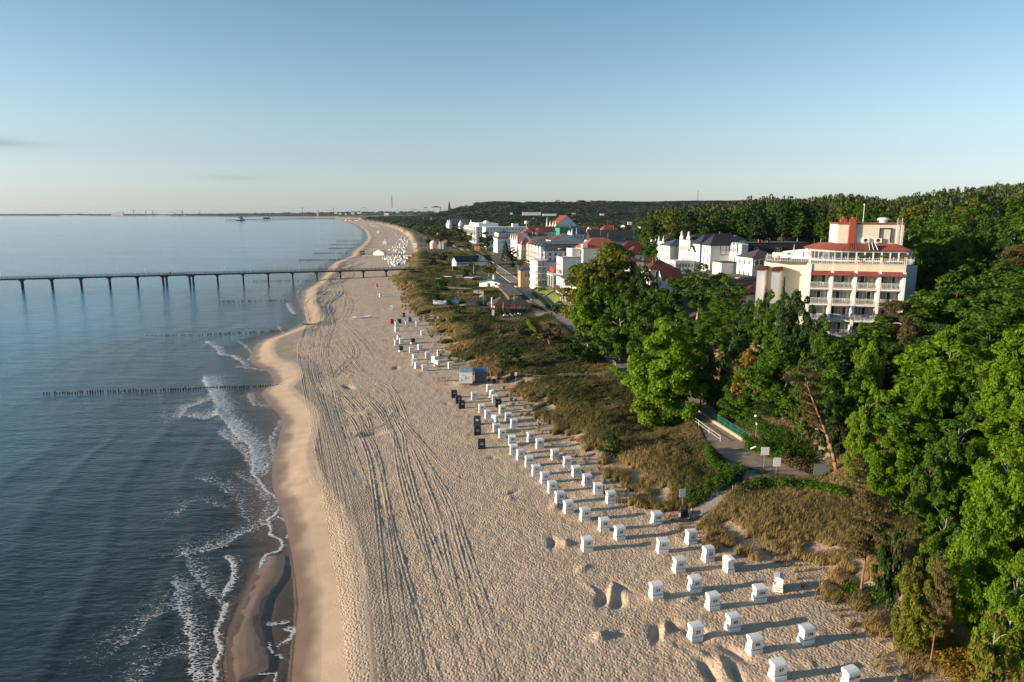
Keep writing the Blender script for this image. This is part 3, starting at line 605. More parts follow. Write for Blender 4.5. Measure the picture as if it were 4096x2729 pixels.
ptree(1930, 860, 88, 80, "f0", "dark", "dark tree behind the leaning pine")
ptree(2002, 758, 88, 95, "f2", "lime", "bright lime-green tree beside the leaning pine")
ptree(2088, 742, 90, 80, "p1", "pine", "brown pine with layered branches between two bright lime trees")
ptree(1998, 880, 79, 100, "f1", "lime", "lime-green tree above the wooden stairs")
ptree(2055, 985, 72, 110, "f0", "lime", "bright green tree right of the wooden stairs")
ptree(2190, 748, 80, 100, "f1", "lime", "tall yellow-green maple on the slope right of the layered pine")
ptree(2135, 850, 76, 90, "f2", "lime", "yellow-green maple below the layered pine")
ptree(2255, 790, 76, 110, "f0", "green", "feathery green ash tree between the yellow-green maples")
ptree(2330, 770, 72, 110, "f2", "lime", "yellow-green maple at the right edge of the picture, highest of them")
ptree(2215, 930, 67, 120, "f1", "green", "feathery dark green ash tree in the middle of the right slope")
ptree(2145, 1020, 66, 90, "f2", "green", "green tree behind the pines at the edge of the dune")
ptree(2325, 985, 59, 150, "f0", "lime", "brightest yellow-green maple halfway up the right edge")
ptree(2180, 1130, 60, 110, "f1", "green", "feathery green tree leaning over the sandy path")
ptree(2262, 1150, 54, 150, "f2", "lime", "big bright maple overhanging the dune grass near the lower right corner")
ptree(2345, 1270, 50, 130, "f1", "lime", "yellow-green maple in the lower right corner")
ptree(2122, 1258, 53.5, 100, "f0", "olive", "small maple with paler leaves standing free beside the sandy path")
ptree(2168, 1300, 52, 70, "p1", "pine", "slender dark pine mixed into the small maple")
ptree(2298, 1400, 46, 110, "c1", "olive", "low brown-green tree at the bottom right edge")
ptree(1985, 1052, 76, 75, "p1", "pine", "bushy young pine at the foot of the wooden stairs")
ptree(2002, 1150, 63, 120, "p0", "pine", "dark spreading pine on the dune beside the sand path")
ptree(2060, 1195, 60, 70, "c0", "dark", "dark low tree right of the spreading pine")
ptree(2222, 505, 132, 150, "b1", "green", "large pale green tree right of the hotel, rising above its roof terrace")
ptree(2160, 560, 142, 90, "b3", "dark", "dark tree close to the hotel's right wall")
ptree(2345, 572, 118, 90, "p0", "pine", "brown pine at the right edge above the slope")
ptree(2275, 620, 112, 110, "b0", "green", "green tree on the upper slope near the right edge")
ptree(2330, 680, 96, 100, "b2", "green", "green tree under the brown pine at the right edge")
ptree(2190, 660, 112, 90, "b3", "dark", "dark green tree lower right of the hotel corner")
v3b = Z(1700, 860, 500 / 2354); v5 = Z(1700, 1050, 600 / 2354)
def btree(f, u, vb, vt, wpx, key, lm, label, group=None):
    p = ground(f, u, vb); q = f(u, vt, 0); a = f(u, vb, 0); s = FPX / p.y
    # photo pixels per zoomed pixel from the view itself
    k = VS[f]; h = (vb - vt) * k / s * .98; w = wpx * k / s; return tree(p.x, p.y, max(2, h), w, key, lm, label, group, z=p.z)
VS = {v3b: 500 / 2354, v5: 600 / 2354}
for lab, f, u, vb, vt, w, k, m in [("dark round tree before the white stepped hotel beside the gardens", v3b, 1150, 690, 300, 340, "c1", "dark"), ("dark conifer in the garden of the white villa row", v3b, 1520, 870, 480, 260, "s0", "spruce"), ("second dark conifer right behind the garden conifer", v3b, 1620, 860, 570, 230, "c0", "spruce"), ("narrow cypress-like conifer beside the garden conifer", v3b, 1745, 850, 560, 90, "s0", "spruce"), ("bright olive tree between the turreted villa and the stepped hotel", v3b, 740, 400, 130, 210, "c0", "olive"), ("dark green tree left of the turreted villa", v3b, 230, 350, 160, 190, "c0", "green"),
      ("bushy dark tree in the old promenade gardens", v3b, 470, 640, 450, 220, "c1", "dark"), ("small olive tree among the garden beds", v3b, 640, 480, 320, 150, "c0", "olive"), ("round bush tree behind the hut with the blue-green roof", v3b, 1210, 1160, 870, 370, "c1", "olive"), ("bright green small tree beside the long dark hall", v3b, 780, 1170, 930, 190, "c0", "green"), ("green bush tree in front of the half-timbered gable", v3b, 880, 1060, 860, 150, "c1", "green"), ("green bushy tree by the overturned boats", v3b, 330, 1400, 1140, 330, "c1", "green"), ("round bush tree beside the promenade at the villas", v3b, 1790, 980, 810, 180, "c0", "olive"), ("dark garden tree under the villa row", v3b, 1640, 1020, 860, 170, "c1", "dark"), ("dark tree left of the long hall", v3b, 330, 900, 700, 240, "c1", "dark"), ("dark scrubby tree above the pier head", v3b, 150, 980, 720, 200, "c0", "dark"),
      ("silvery willow beside the restaurant with the lattice railing", v5, 2260, 680, 380, 230, "c1", "silver"), ("dark round shrub tree at the foot of the terraced lawn", v5, 2080, 820, 570, 240, "c0", "dark"), ("reddish small tree right of the round dark shrub tree", v5, 2210, 780, 640, 110, "c0", "pine"), ("pale flowering bush left of the black shed", v5, 385, 580, 490, 110, "c0", "silver"), ("pale silvery bush right of the blue tarpaulin", v5, 530, 640, 500, 150, "c1", "silver")]:
    btree(f, u, vb, vt, w, k, m, lab)
VS[D] = K
for lab, u, vb, vt, w, k, m in [("dark bronze pine shrub leaning over the promenade junction", 1262, 792, 738, 80, "c1", "pine"), ("low spreading pine on the dune beside the promenade", 1335, 832, 762, 115, "q0", "dark"), ("round dark pine bush in the middle of the dune meadow", 1172, 850, 786, 80, "q1", "dark"), ("dark pine bush on the dune above the numbered chairs", 1408, 1048, 982, 78, "q1", "dark"), ("small dark bush by the restaurant terrace", 1290, 815, 785, 55, "c0", "pine")]:
    btree(D, u, vb, vt, w, k, m, lab)
# the leaning pine with its bare orange trunk
def leaning_pine():
    p = ground(D, 1922, 1082); r = empty("pine_tree", p, 0, "tall leaning pine with bare orange trunk beside the wooden stairs", "tree")
    x, zt, t = top_at(1850, 868, p.y + 1); tip = Vector((x, p.y + 1, zt)) - p; m = MB(); pts = [tip * t_ + Vector((.5 * sin(t_ * 4), 0, 0)) * (1 - t_) for t_ in np.linspace(0, 1, 11)]; pts[0] = Vector((0, 0, -.3))
    for i in range(10): m.tube(pts[i], pts[i + 1], .26 - .021 * i, .26 - .021 * (i + 1), 9)
    g = np.random.default_rng(5); B = []
    for k in range(22):
        i = 4 + k % 6; a = .4 + (k * 2.39) % 2.6; L = 2.6 * (1 - i * .04) * (.6 + .5 * g.random()); e = pts[i] + Vector((cos(a) * L, sin(a) * L, .5)); m.tube(pts[i], e, .07, .025, 5)
        B += [(e.x, e.y, e.z + .1, .9 + .4 * g.random(), .38), (e.x * .75 + pts[i].x * .25, e.y * .75 + pts[i].y * .25, e.z + .45, .7, .3)]
    B += [(tip.x + g.normal() * 1.0, tip.y + .6 + g.normal() * .9, tip.z + g.normal() * .6, 1.0, .5) for _ in range(7)]
    v, q, t = leafcloud(g, B, 26, .17, up=.5, aspect=.3, shell=.8)
    m.build("trunk", bark_p, r, smooth=True); obj("crown", np_mesh("crown", v, q, LM["pine"], {"tone": t}), r)
leaning_pine()
# bare old branches right of the hotel are thin limbs only
# hillside wood around and behind: jittered stands of trees
HOTEL_POLY = [(40, 100), (72, 104), (78, 148), (38, 148)]
def sky_v(u): return np.interp(u, [1380, 1465, 1520, 1600, 1700, 1750, 1800, 1900, 1960, 2010, 2100, 2150, 2250, 2320, 2400, 2700], [520, 472, 461, 459, 448, 441, 446, 438, 433, 448, 436, 427, 415, 410, 416, 418])
wood_spots = []
for j, y in enumerate(np.arange(44, 176, 7.8)):
    for i, x in enumerate(np.arange(40, 170, 8.0)):
        xx = x + rnd.uniform(-2.2, 2.2) + (j % 2) * 3.4; yy = y + rnd.uniform(-2.2, 2.2); u = (xx / (yy * 1.0) * FPX + 2048) / K
        if u > 2560 or u < 1560 or (inside(np.array([xx]), np.array([yy]), HOTEL_POLY)[0]): continue
        if yy > 128 and u < 2080: continue
        zg = gz(xx, yy)
        if zg < 8.5: continue
        wood_spots.append((xx, yy, zg, u))
seen_u = 0
for xx, yy, zg, u in wood_spots:
    r_ = vnoise(np.array([xx * .09]), np.array([yy * .09]), 77)[0]
    lm = "lime" if r_ > .62 and yy < 95 else ("dark" if r_ < .36 else "green"); h = rnd.uniform(9, 12.5) if yy < 125 else rnd.uniform(13, 17)
    col_ = {"lime": "yellow-green", "green": "mid green", "dark": "dark green"}[lm]
    zone = "on the lower wooded slope below the hotel" if xx < 62 and yy < 112 else ("on the wooded slope near the right edge" if yy < 100 else "on the upper slope right of the hotel")
    tree(xx, yy, h, rnd.uniform(10.5, 13.5), rnd.choice(["b0", "b1", "b2", "b3"]) if yy > 72 else rnd.choice(["f0", "f1", "f2"]), lm, f"{col_} broadleaf tree crowded {zone}", f"{col_} trees {zone}")
back = []
for j, y in enumerate(np.arange(176, 400, 12)):
    for x in np.arange(y * .18, y * .92, 7.6):
        xx = x + rnd.uniform(-2.4, 2.4); yy = y + rnd.uniform(-4, 4); u = (xx / yy * FPX + 2048) / K
        lim = np.interp(u, [1400, 1470, 1560, 1700, 1850, 2000, 2100], [999, 345, 305, 300, 285, 230, 175])
        if yy < lim: continue
        zt = top_at(u, sky_v(u), yy)[1] - rnd.uniform(0, 3.0); zg = gz(xx, yy); h = min(zt - zg, 30) if yy > lim + 30 else min(zt - zg, 26) - rnd.uniform(1, 5); h = max(h, 12)
        lm = rnd.choice(["green", "green", "dark", "olive"]); col_ = {"olive": "olive", "green": "mid green", "dark": "dark green"}[lm]
        zone = "in the tall wood behind the white villas" if u < 1900 else "in the tall wood on the ridge behind the hotel"
        if yy > lim + 26 or ntree > 298: back.append((xx, yy, zg - .3, min(max(h, zt - zg), 32), rnd.uniform(9, 11))); continue
        tree(xx, yy, h, rnd.uniform(8, 10.5), rnd.choice(["t0", "t1", "t2"]), lm, f"{col_} forest tree {zone}", f"{col_} trees {zone}")
print("trees", ntree)
# far woodland: countless crowns, one object each stretch
def far_wood(name, spots, label, seed, lm="far", nq=1):
    g = np.random.default_rng(seed); V = []; Q = []; T = []; protos = []
    for i in range(4):
        B = crown_blobs(g, 12, 11, .12, 22 * nq); v, q, t = leafcloud(g, [(a, b, c, d * 1.5 / nq ** .3, e * 1.5 / nq ** .3) for a, b, c, d, e in B], .55 * nq, 1.1 / nq ** .7, shell=.3); protos.append((v, t))
    nb = 0
    for (x, y, z, h, w) in spots:
        v, t = protos[g.integers(4)]; a = g.random() * 6.28; c, s = cos(a), sin(a); P = np.column_stack([(v[:, 0] * c - v[:, 1] * s) * w / 11 + x, (v[:, 0] * s + v[:, 1] * c) * w / 11 + y, v[:, 2] * h / 12 + z])
        V.append(P); T.append(np.clip(t * .6 + g.random() * .45, 0, 1)); Q.append(np.arange(len(v)).reshape(-1, 4) + nb); nb += len(v)
    o = obj(name, np_mesh(name, np.concatenate(V), np.concatenate(Q), LM[lm], {"tone": np.concatenate(T)})); return tag(o, label, "woodland", kind="stuff")
TOWN = [(-2, 330), (10, 500), (90, 1000), (330, 1100), (300, 560), (110, 330), (60, 240), (14, 240)]
def scatter():
    g = np.random.default_rng(3); near = []; far = []
    def band(y0, y1, x0f, x1f, step, dl, hh, skip=None):
        y = y0
        while y < y1:
            x = x0f(y)
            while x < x1f(y):
                px = x + g.uniform(-.4, .4) * step; py = y + g.uniform(-.4, .4) * step
                if not (skip and skip(px, py)): yield px, py, hh * g.uniform(.6, 1.5), step * g.uniform(1.2, 1.9)
                x += step
            y += step * dl
    P = []
    dl = [(p[0], p[1]) for p in dune]
    a = list(band(372, 620, lambda y: -60, lambda y: y * .95, 10, 1.1, 12)); b = list(band(620, 1300, lambda y: -200, lambda y: y * .95, 15, 1.5, 12)); c = list(band(1300, 3900, lambda y: -700, lambda y: y * .95, 34, 2.4, 14))
    A = np.array(a + b + c); d = pdist(A[:, 0], A[:, 1], dl)
    u = (A[:, 0] / A[:, 1] * FPX + 2048) / K; y = A[:, 1]
    k = (d > np.where(y < 450, 60, np.where(y < 1000, 48 - (y - 450) * .05, 22))) & (u > 780) & (u < 2500)
    town = inside(A[:, 0], A[:, 1], TOWN); thin = g.random(len(A)) < .45; k &= ~(town & ((y < 560) | thin))
    k &= ~((y < 372 + 60) & (u < 1480)); k &= ~((A[:, 1] < 780) & (A[:, 0] < -.17 * (A[:, 1] - 392) + 62)); A = A[k]; z = land(A[:, 0], A[:, 1], False)
    uu = u[k]
    zt = CAM_H + (490 - np.interp(uu, [780, 840, 875, 900, 1000, 1060, 1150, 1200, 1300, 1450, 1520, 2500], [486, 484, 472, 471, 467, 467, 463, 465, 460, 464, 466, 440])) * K / FPX * A[:, 1]
    h = np.where(A[:, 1] > 900, np.minimum(A[:, 2], np.maximum(3, zt - z)), A[:, 2])
    return [(x_, y_, z_ - .3, h_, w_) for x_, y_, z_, h_, w_ in zip(A[:, 0], A[:, 1], z, h, A[:, 3])]
far_wood("ridge_woodland", back, "dense treetops of the wood filling the ridge behind the front trees", 15, nq=3)
fs = scatter(); print("far crowns", len(fs))
far_wood("far_woodland", [s for s in fs if s[1] < 1000], "dark green woodland spreading behind the seaside town", 12)
far_wood("hill_forest", [s for s in fs if s[1] >= 1000], "hazy dark forest covering the far hills above the bay", 13)
# bay coast: a long low wood behind the far beach
g9 = np.random.default_rng(9); sp = []
for x, y in zip(*[np.linspace(a, b, 420) for a, b in ((-4900, -500), (9150, 5400))]):
    sp.append((x + g9.uniform(-40, 40) + 260, y + 250 + g9.uniform(-60, 60), 2, np.interp(x, [-4900, -3500, -1500], [22, 34, 52]) * g9.uniform(.8, 1.1), 90))
for x in np.linspace(-9500, -4900, 160): sp.append((x, 10900 - (x + 9500) * .3, 2, 26 * g9.uniform(.7, 1.1), 120))
far_wood("coastal_forest", sp, "thin dark strip of forest behind the beach across the bay", 14)
# dune grass and low herbs
def grass():
    g = np.random.default_rng(21); N = 185000
    y = 42 + (640 - 42) * g.random(N) ** 2.0; dx = np.array([p[0] for p in dune]); dy = np.array([p[1] for p in dune])
    xd = np.interp(y, dy[:28], dx[:28]); x = xd - 4 + g.random(N) * np.interp(y, [42, 90, 150, 200, 330, 640], [22, 34, 46, 48, 46, 60])
    d = pdist(x, y, dune); n1 = fbm(x * .22, y * .22, 51, 4); cl = fbm(x * .5, y * .5, 91, 3)
    pd = pdist(x, y, [(p[0], p[1]) for p in prom], False); k = (d + n1 * 4 > -.3) & (pd > 3.4) & (cl > np.where(d < 4, .05, -.5)) & (pdist(x, y, [tuple(D(1130, 690, 5))[:2], tuple(D(1220, 720, 5))[:2]], False) > 6)
    for ax, bx in (((D(1560, 1190, 3)), D(1690, 1110, 4)), (D(1180, 868, 3), D(1430, 862, 4)), (D(1420, 860, 4), D(1460, 880, 5))): k &= pdist(x, y, [tuple(ax)[:2], tuple(bx)[:2]], False) > 1.5
    sp_ = g.random(N) < .02; k |= sp_ & (d > -5) & (d < 0)
    x, y, d = x[k], y[k], d[k]; z = land(x, y, False); n = len(x); edge = sstep(9, 1, d)
    hgt = (.18 + .24 * g.random(n)) * (1 + 1.5 * sstep(14, 3, d)) * np.interp(y, [40, 330, 640], [1, 1.8, 2.6]); nb = 24
    tn = np.clip(.12 + .62 * edge * np.interp(y, [40, 80, 200, 420], [1, .75, .8, 1.15]) + .80 * fbm(x * .1, y * .1, 33, 3) + .3 * (g.random(n) - .5), 0, 1)
    I = np.repeat(np.arange(n), nb); M = len(I); a = g.random(M) * 6.28; ln = hgt[I] * (.6 + .6 * g.random(M)); spread = (.15 + .5 * g.random(M)) * ln; wdt = np.interp(y, [40, 90, 330, 640], [.016, .030, .13, .3])[I]
    bx = x[I] + np.cos(a) * .12; by = y[I] + np.sin(a) * .12; bz = z[I] - .05; wind = .22 * ln
    p0 = np.stack([bx - np.sin(a) * wdt, by + np.cos(a) * wdt, bz], -1); p1 = np.stack([bx + np.sin(a) * wdt, by - np.cos(a) * wdt, bz], -1)
    mx = bx + np.cos(a) * spread * .56 + wind * .5; my = by + np.sin(a) * spread * .56; mz = bz + ln * .62
    p2 = np.stack([mx + np.sin(a) * wdt * .7, my - np.cos(a) * wdt * .7, mz], -1); p3 = np.stack([bx + np.cos(a) * spread + wind, by + np.sin(a) * spread, bz + ln], -1)
    v = np.stack([p0, p1, p2, p3], 1).reshape(-1, 3); q = np.arange(M * 4).reshape(-1, 4)
    o = obj("dune_grass", np_mesh("dune_grass", v, q, LM["grass"], {"tone": np.repeat(np.clip(tn[I] + .2 * (g.random(M) - .5), 0, 1), 4)})); tag(o, "straw-coloured marram grass tufts covering the dunes", "grass", kind="stuff")
    print("tufts", n)
grass()
def shrub_mesh(name, blobs, lm, dens=30, size=.13, seed=1, aspect=.6):
    g = np.random.default_rng(seed); v, q, t = leafcloud(g, blobs, dens, size, shell=.5); return np_mesh(name, v, q, LM[lm], {"tone": t})
def hedge(f, pts, w, h, lm, label, boxy=False, seed=1, dens=26, name="hedge", cat="hedge"):
    P = [ground(f, a, b) for a, b in pts]; c = smooth_line(P, .7); B = []; g = np.random.default_rng(seed); o0 = P[0]
    for p in c:
        for k in range(max(1, int(w / .55))):
            off = (k + .5) / max(1, int(w / .55)) * w - w / 2; a = g.random() * 6.28; zg = gz(p.x + cos(a) * .2, p.y + off); r = .5 if boxy else .45 + .3 * g.random()
            hh = h if boxy else h * (.55 + .6 * g.random()); B.append((p.x - o0.x + g.normal() * .1, p.y - o0.y + off, zg - o0.z + hh * .5, r, hh * .55))
    o = obj(name, shrub_mesh(name, B, lm, dens, .12 if o0.y < 130 else .2, seed), loc=o0); return tag(o, label, cat)
hedge(D, [(1628, 1040), (1634, 1066), (1655, 1085), (1680, 1092), (1700, 1094)], 1.6, 1.6, "green", "bright leafy hedge curving along the promenade beside the mesh railing end", seed=2)
hedge(D, [(1700, 1092), (1668, 1110), (1640, 1128), (1610, 1145), (1585, 1155)], 2.4, 1.5, "green", "thick green hedge lining the upper left side of the sandy beach path", seed=3)
hedge(D, [(1655, 1105), (1620, 1118), (1590, 1128)], 3.2, .8, "dark", "low dark shrubs on the dune behind the beach path hedge", seed=4)
hedge(D, [(1722, 1124), (1760, 1112), (1800, 1116), (1850, 1122), (1900, 1130), (1935, 1140)], 1.8, 1.1, "green", "leafy hedge below the promenade between the white signs and the information board", seed=5)
hedge(D, [(1700, 1140), (1730, 1125), (1765, 1118)], 2.0, .9, "dark", "dark shrubs right of the beach path entrance", seed=6)
hedge(D, [(1715, 1035), (1760, 1050), (1800, 1062)], 3.5, 2.2, 'green', 'leafy undergrowth behind the bicycle stands', seed=91)
hedge(D, [(1712, 985), (1760, 1010), (1810, 1035), (1850, 1050)], 4, 2.2, 'green', 'green undergrowth on the slope above the bicycle stands', seed=92, dens=18)
hedge(D, [(1800, 1068), (1832, 1082), (1860, 1085)], 2.4, 1.6, 'pine', 'dry brownish bush left of the wooden stairs', seed=93)
hedge(D, [(1400, 850), (1418, 858)], 1.5, 1.3, "lime", "clipped hedge block left of the white post at the path gate", True, 7)
hedge(D, [(1418, 868), (1448, 874)], 1.5, 1.3, "lime", "clipped hedge block right of the white post at the path gate", True, 8)
hedge(D, [(1212, 742), (1224, 760), (1240, 778)], 1.3, 1.3, "lime", "bright clipped hedge strip right of the restaurant terrace", True, 9, 14)
hedge(D, [(1145, 718), (1160, 718)], 1.2, 1.6, "dark", "short dark hedge left of the restaurant terrace opening", True, 10, 14)
hedge(D, [(1172, 720), (1195, 720), (1216, 720)], 1.2, 1.6, "dark", "long dark hedge in front of the orange restaurant", True, 11, 14)
hedge(D, [(1945, 1360), (1985, 1375), (2030, 1378)], 2.4, .9, "green", "low green shrubs at the edge of the sand below the path", seed=12)
hedge(D, [(2090, 1440), (2140, 1470), (2190, 1500)], 4.5, 1.3, "gold", "rusty brown bramble thicket at the bottom right of the beach", seed=13)
hedge(D, [(2170, 1540), (2230, 1555), (2300, 1560)], 5, 1.3, "gold", "rusty brown thicket in the lower right corner", seed=14)
for i, (u, v, w_, m_) in enumerate(((985, 560, 5, "dark"), (1000, 590, 5, "dark"), (1010, 612, 6, "pine"), (1030, 585, 5, "dark"), (985, 620, 4, "pine"), (1060, 570, 5, "pine"), (1180, 600, 4, "dark"), (1195, 625, 5, "pine"), (1205, 640, 4, "dark"), (1245, 668, 3, "green"), (1008, 655, 4, "dark"), (1040, 712, 4, "pine"), (1195, 770, 5, "pine"), (1300, 820, 6, "pine"), (1340, 830, 5, "dark"))):
    names_ = ("left of the pavilions", "below the pavilions", "beside the pier head", "by the old garden path", "on the dune right of the pier head", "in the old gardens", "in the villa garden", "under the villas", "by the promenade bend", "beside the round glass villa", "between the overturned boats", "beside the blue covered boat", "by the terrace steps", "under the spreading pine", "beside the promenade railing")
    hedge(D, [(u - 6, v), (u + 6, v)], w_, w_ * .4, m_, f"{'dark' if m_ == 'dark' else ('green' if m_ == 'green' else 'brownish')} shrub clump {names_[i]}", seed=30 + i, dens=8, name="shrub", cat="shrub")

gS = random.Random(5)
for k in range(64):
    v = gS.uniform(555, 770); t_ = (v - 555) / 215; u = gS.uniform(950 + 25 * t_, 1105 + 110 * t_); p = ground(D, u, v)
    if pdist(np.array([p.x]), np.array([p.y]), dune)[0] < 4 or pdist(np.array([p.x]), np.array([p.y]), [(q[0], q[1]) for q in prom], False)[0] < 5.5: continue
    w_ = gS.uniform(2.5, 6); m_ = gS.choice(["dark", "dark", "pine", "green", "olive"]); hedge(D, [(u - 4, v), (u + 4, v)], w_, w_ * gS.uniform(.3, .5), m_, f"{dict(dark='dark green', pine='brownish', green='green', olive='olive')[m_]} shrub scattered over the dune between pier and promenade", seed=200 + k, dens=6, name="shrub", cat="shrub")["group"] = f"{m_} shrubs scattered over the dune"
# ---------------------------------------------------------------- things on the beach and in the dunes
white = mat("white paint", (0.80, 0.79, 0.77), .55, bump=.004, bscale=30, var=.06, vscale=4); wicker = mat("white wicker", (0.80, 0.79, 0.77), .7, bump=.012, bscale=45, var=.07, vscale=8)
blackw = mat("black wicker", (0.018, 0.022, 0.028), .6, bump=.01, bscale=45, var=.2); greenw = mat("dark green cloth", (0.02, 0.06, 0.045), .8, var=.2); redw = mat("red cloth", (0.42, 0.03, 0.03), .7, var=.15); bluew = mat("blue cloth", (0.03, 0.16, 0.33), .7, var=.15)
ink = mat("black lettering", (0.02, 0.02, 0.022), .7); inkw = mat("white lettering", (0.7, 0.7, 0.7), .7); dark = mat("dark gap", (0.03, 0.03, 0.032), .8); metal = mat("grey metal", (0.42, 0.43, 0.44), .45, .8, var=.1)
wood = mat("weathered wood", (0.24, 0.17, 0.11), .85, bump=.01, bscale=12, var=.3, vscale=6); woodo = mat("orange wood", (0.42, 0.20, 0.07), .7, var=.15); stripes = mat("seat fabric", (0.36, 0.40, 0.46), .85, var=.2, vscale=10)
blackp = mat("black paint", (0.02, 0.02, 0.022), .5, var=.2); asphalt = mat("grey roofing felt", (0.08, 0.076, 0.068), .9, var=.25, vscale=1.2, bump=.01)
CH = {}
def chair_meshes(kind):
    if kind in CH: return CH[kind]
    hm = {"white": wicker, "black": blackw, "green": greenw, "red": redw, "blue": bluew, "bluetop": wicker}[kind]; bm = white if kind in ("white", "bluetop", "green") else hm
    b = MB(); b.profile([(-.10, .0), (.86, .0), (.80, .46), (-.02, .46)], -.60, .60, 0); b.profile([(-.105, .40), (-.03, .40), (-.03, .47), (-.045, .47)], -.62, .62, 0); b.box(-.615, -.60, .1, .7, .22, .27, 1); base = b.mesh("base", [bm, dark])
    g = MB(); g.box(-.58, .58, .02, .74, .46, .52, 0); gap = g.mesh("gap_strip", [dark])  # near-black box painted as the shaded gap between base and hood
    h = MB(); side = [(.0, .52), (.74, .52), (.75, .72), (.62, .86), (.58, 1.02), (.64, 1.22), (.80, 1.36), (.79, 1.62), (.30, 1.62), (.03, 1.53), (-.06, 1.44)]
    for x0, x1 in ((-.60, -.56), (.56, .60)): h.profile(side, x0, x1)
    back = [(.0, .52), (-.06, 1.44), (.03, 1.53), (.30, 1.625), (.81, 1.625), (.81, 1.58), (.30, 1.57), (.07, 1.49), (-.0, 1.40), (.05, .52)]
    h.profile(back, -.558, .558)
    if kind == "bluetop": h.poly([(-.56, .31, 1.63), (.56, .31, 1.63), (.56, .79, 1.63), (-.56, .79, 1.63)], [(0, 1, 2, 3)], 1)
    hood = h.mesh("hood", [hm, bluew])
    s = MB(); s.box(-.55, .55, .10, .70, .52, .64); s.profile([(.06, .62), (.16, .62), (.12, 1.35), (.04, 1.35)], -.54, .54); seat = s.mesh("cushion", stripes)
    hd = MB(); hd.tube((-.63, .35, .30), (-.63, .55, .30), .018, n=6); hd.tube((-.60, .35, .30), (-.63, .35, .30), .015, n=6); hd.tube((-.60, .55, .30), (-.63, .55, .30), .015, n=6); handle = hd.mesh("handle", metal)
    CH[kind] = [("base", base), ("gap_strip", gap), ("hood", hood), ("cushion", seat), ("handle", handle)]; return CH[kind]
_txt = {}
def text_mesh(t, size, m, name="number"):
    if (t, size, m.name) in _txt: return _txt[(t, size, m.name)]
    c = bpy.data.curves.new(name, 'FONT'); c.body = t; c.size = size; c.align_x = 'CENTER'; c.align_y = 'CENTER'; c.extrude = .004; c.offset = .012 * size / .36; c.space_character = 1.12; c.space_line = 1.0; c.resolution_u = 3
    o = bpy.data.objects.new(name, c); COL.objects.link(o); dg = bpy.context.evaluated_depsgraph_get(); me = bpy.data.meshes.new_from_object(o.evaluated_get(dg)); me.name = name; me.materials.clear(); me.materials.append(m)
    bpy.data.objects.remove(o); _txt[(t, size, m.name)] = me; return me
def beach_chair(p, yaw, kind, label, text=None, group="beach chairs on the sand"):
    r = empty("beach_chair", p + Vector((0, 0, -.03)), radians(yaw), label, "beach chair", group); bs = None
    for n, me in chair_meshes(kind): pt = obj(n, me, bs if n == "handle" else r); bs = pt if n == "base" else bs
    if text:
        o = obj("number", text_mesh(text, .42 if len(text) < 4 else .33, inkw if kind == "black" else ink), r, (0.03, -.052, 1.05)); o.rotation_euler = (radians(90) - .065, 0, 0)
    r.rotation_euler = (rnd.uniform(-.025, .025), rnd.uniform(-.025, .025), radians(yaw + (6 if abs(yaw) < 25 else 0) + rnd.uniform(-2, 2))); return r
zA = Z(1790, 1530, 280 / 2195); zB = Z(1860, 1660, 340 / 2221); zC = Z(2080, 1720, 420 / 2195); z72 = Z(2200, 1900, 800 / 2091); z73 = Z(2500, 2000, 1000 / 2151); z70 = Z(1500, 1200, 500 / 2178); z2 = Z(1300, 780, 1000 / 2354)
for f, u, v, t, yw in ((zA, 850, 545, "43", 10), (zA, 1090, 950, "44", 4), (zA, 1285, 1135, "45", 8), (zB, 840, 455, "47", 10), (zB, 985, 610, "48", 8), (zB, 1245, 790, "49", 4), (zB, 1290, 1040, "50", 4), (zB, 1470, 1175, "51", 14),
                       (zB, 1690, 1355, "KU52", 6), (zC, 350, 960, "53", 8), (zC, 535, 1120, "54", 12), (zC, 690, 1320, "55", 10), (zC, 850, 1545, "56", 10), (z72, 205, 400, "57", 12), (z72, 375, 480, "58", 10), (z72, 572, 592, "59", 5), (z72, 740, 680, "60", 10), (z72, 398, 800, "20", 8), (z72, 1185, 820, "61", 6), (z72, 1362, 1025, "62", 10), (z72, 1530, 1230, "63", 12), (z72, 1720, 1415, "64", 10),
                       (z72, 1125, 525, "100", 10), (z72, 1490, 725, "101\nKU", 12), (z72, 1670, 905, "102\nKU", 12), (z72, 1125, 1300, "23", 10), (z73, 945, 1135, "65", 12), (z73, 1130, 1330, "66", 12), (z73, 1335, 1555, "67", 10), (z73, 620, 1220, "25", 12), (z73, 1170, 880, "104", 6), (z73, 1580, 1243, "106", 12), (z73, 1965, 1625, "KU108", 14),
                       (zA, 1500, 640, "83", 3), (zA, 1740, 980, "85", 12), (zA, 1920, 1225, "86", 6), (zB, 1290, 340, "87", 6), (zC, 240, 250, "89", 12), (zC, 425, 395, "90", 8), (zC, 745, 622, "92\nKU", 8), (zC, 1000, 785, "93", 5), (zC, 1195, 985, "94\nKU", 10), (zC, 1420, 1165, "95", 10), (zC, 1645, 1360, "96", 4), (zC, 1915, 1540, "97", 10)):
    bt = "bluetop" if t == "47" else "white"
    beach_chair(ground(f, u, v), yw, bt, f"white beach chair numbered {' '.join(t.split())} on its back" + (" with a blue hood top" if t == "47" else ""), t)
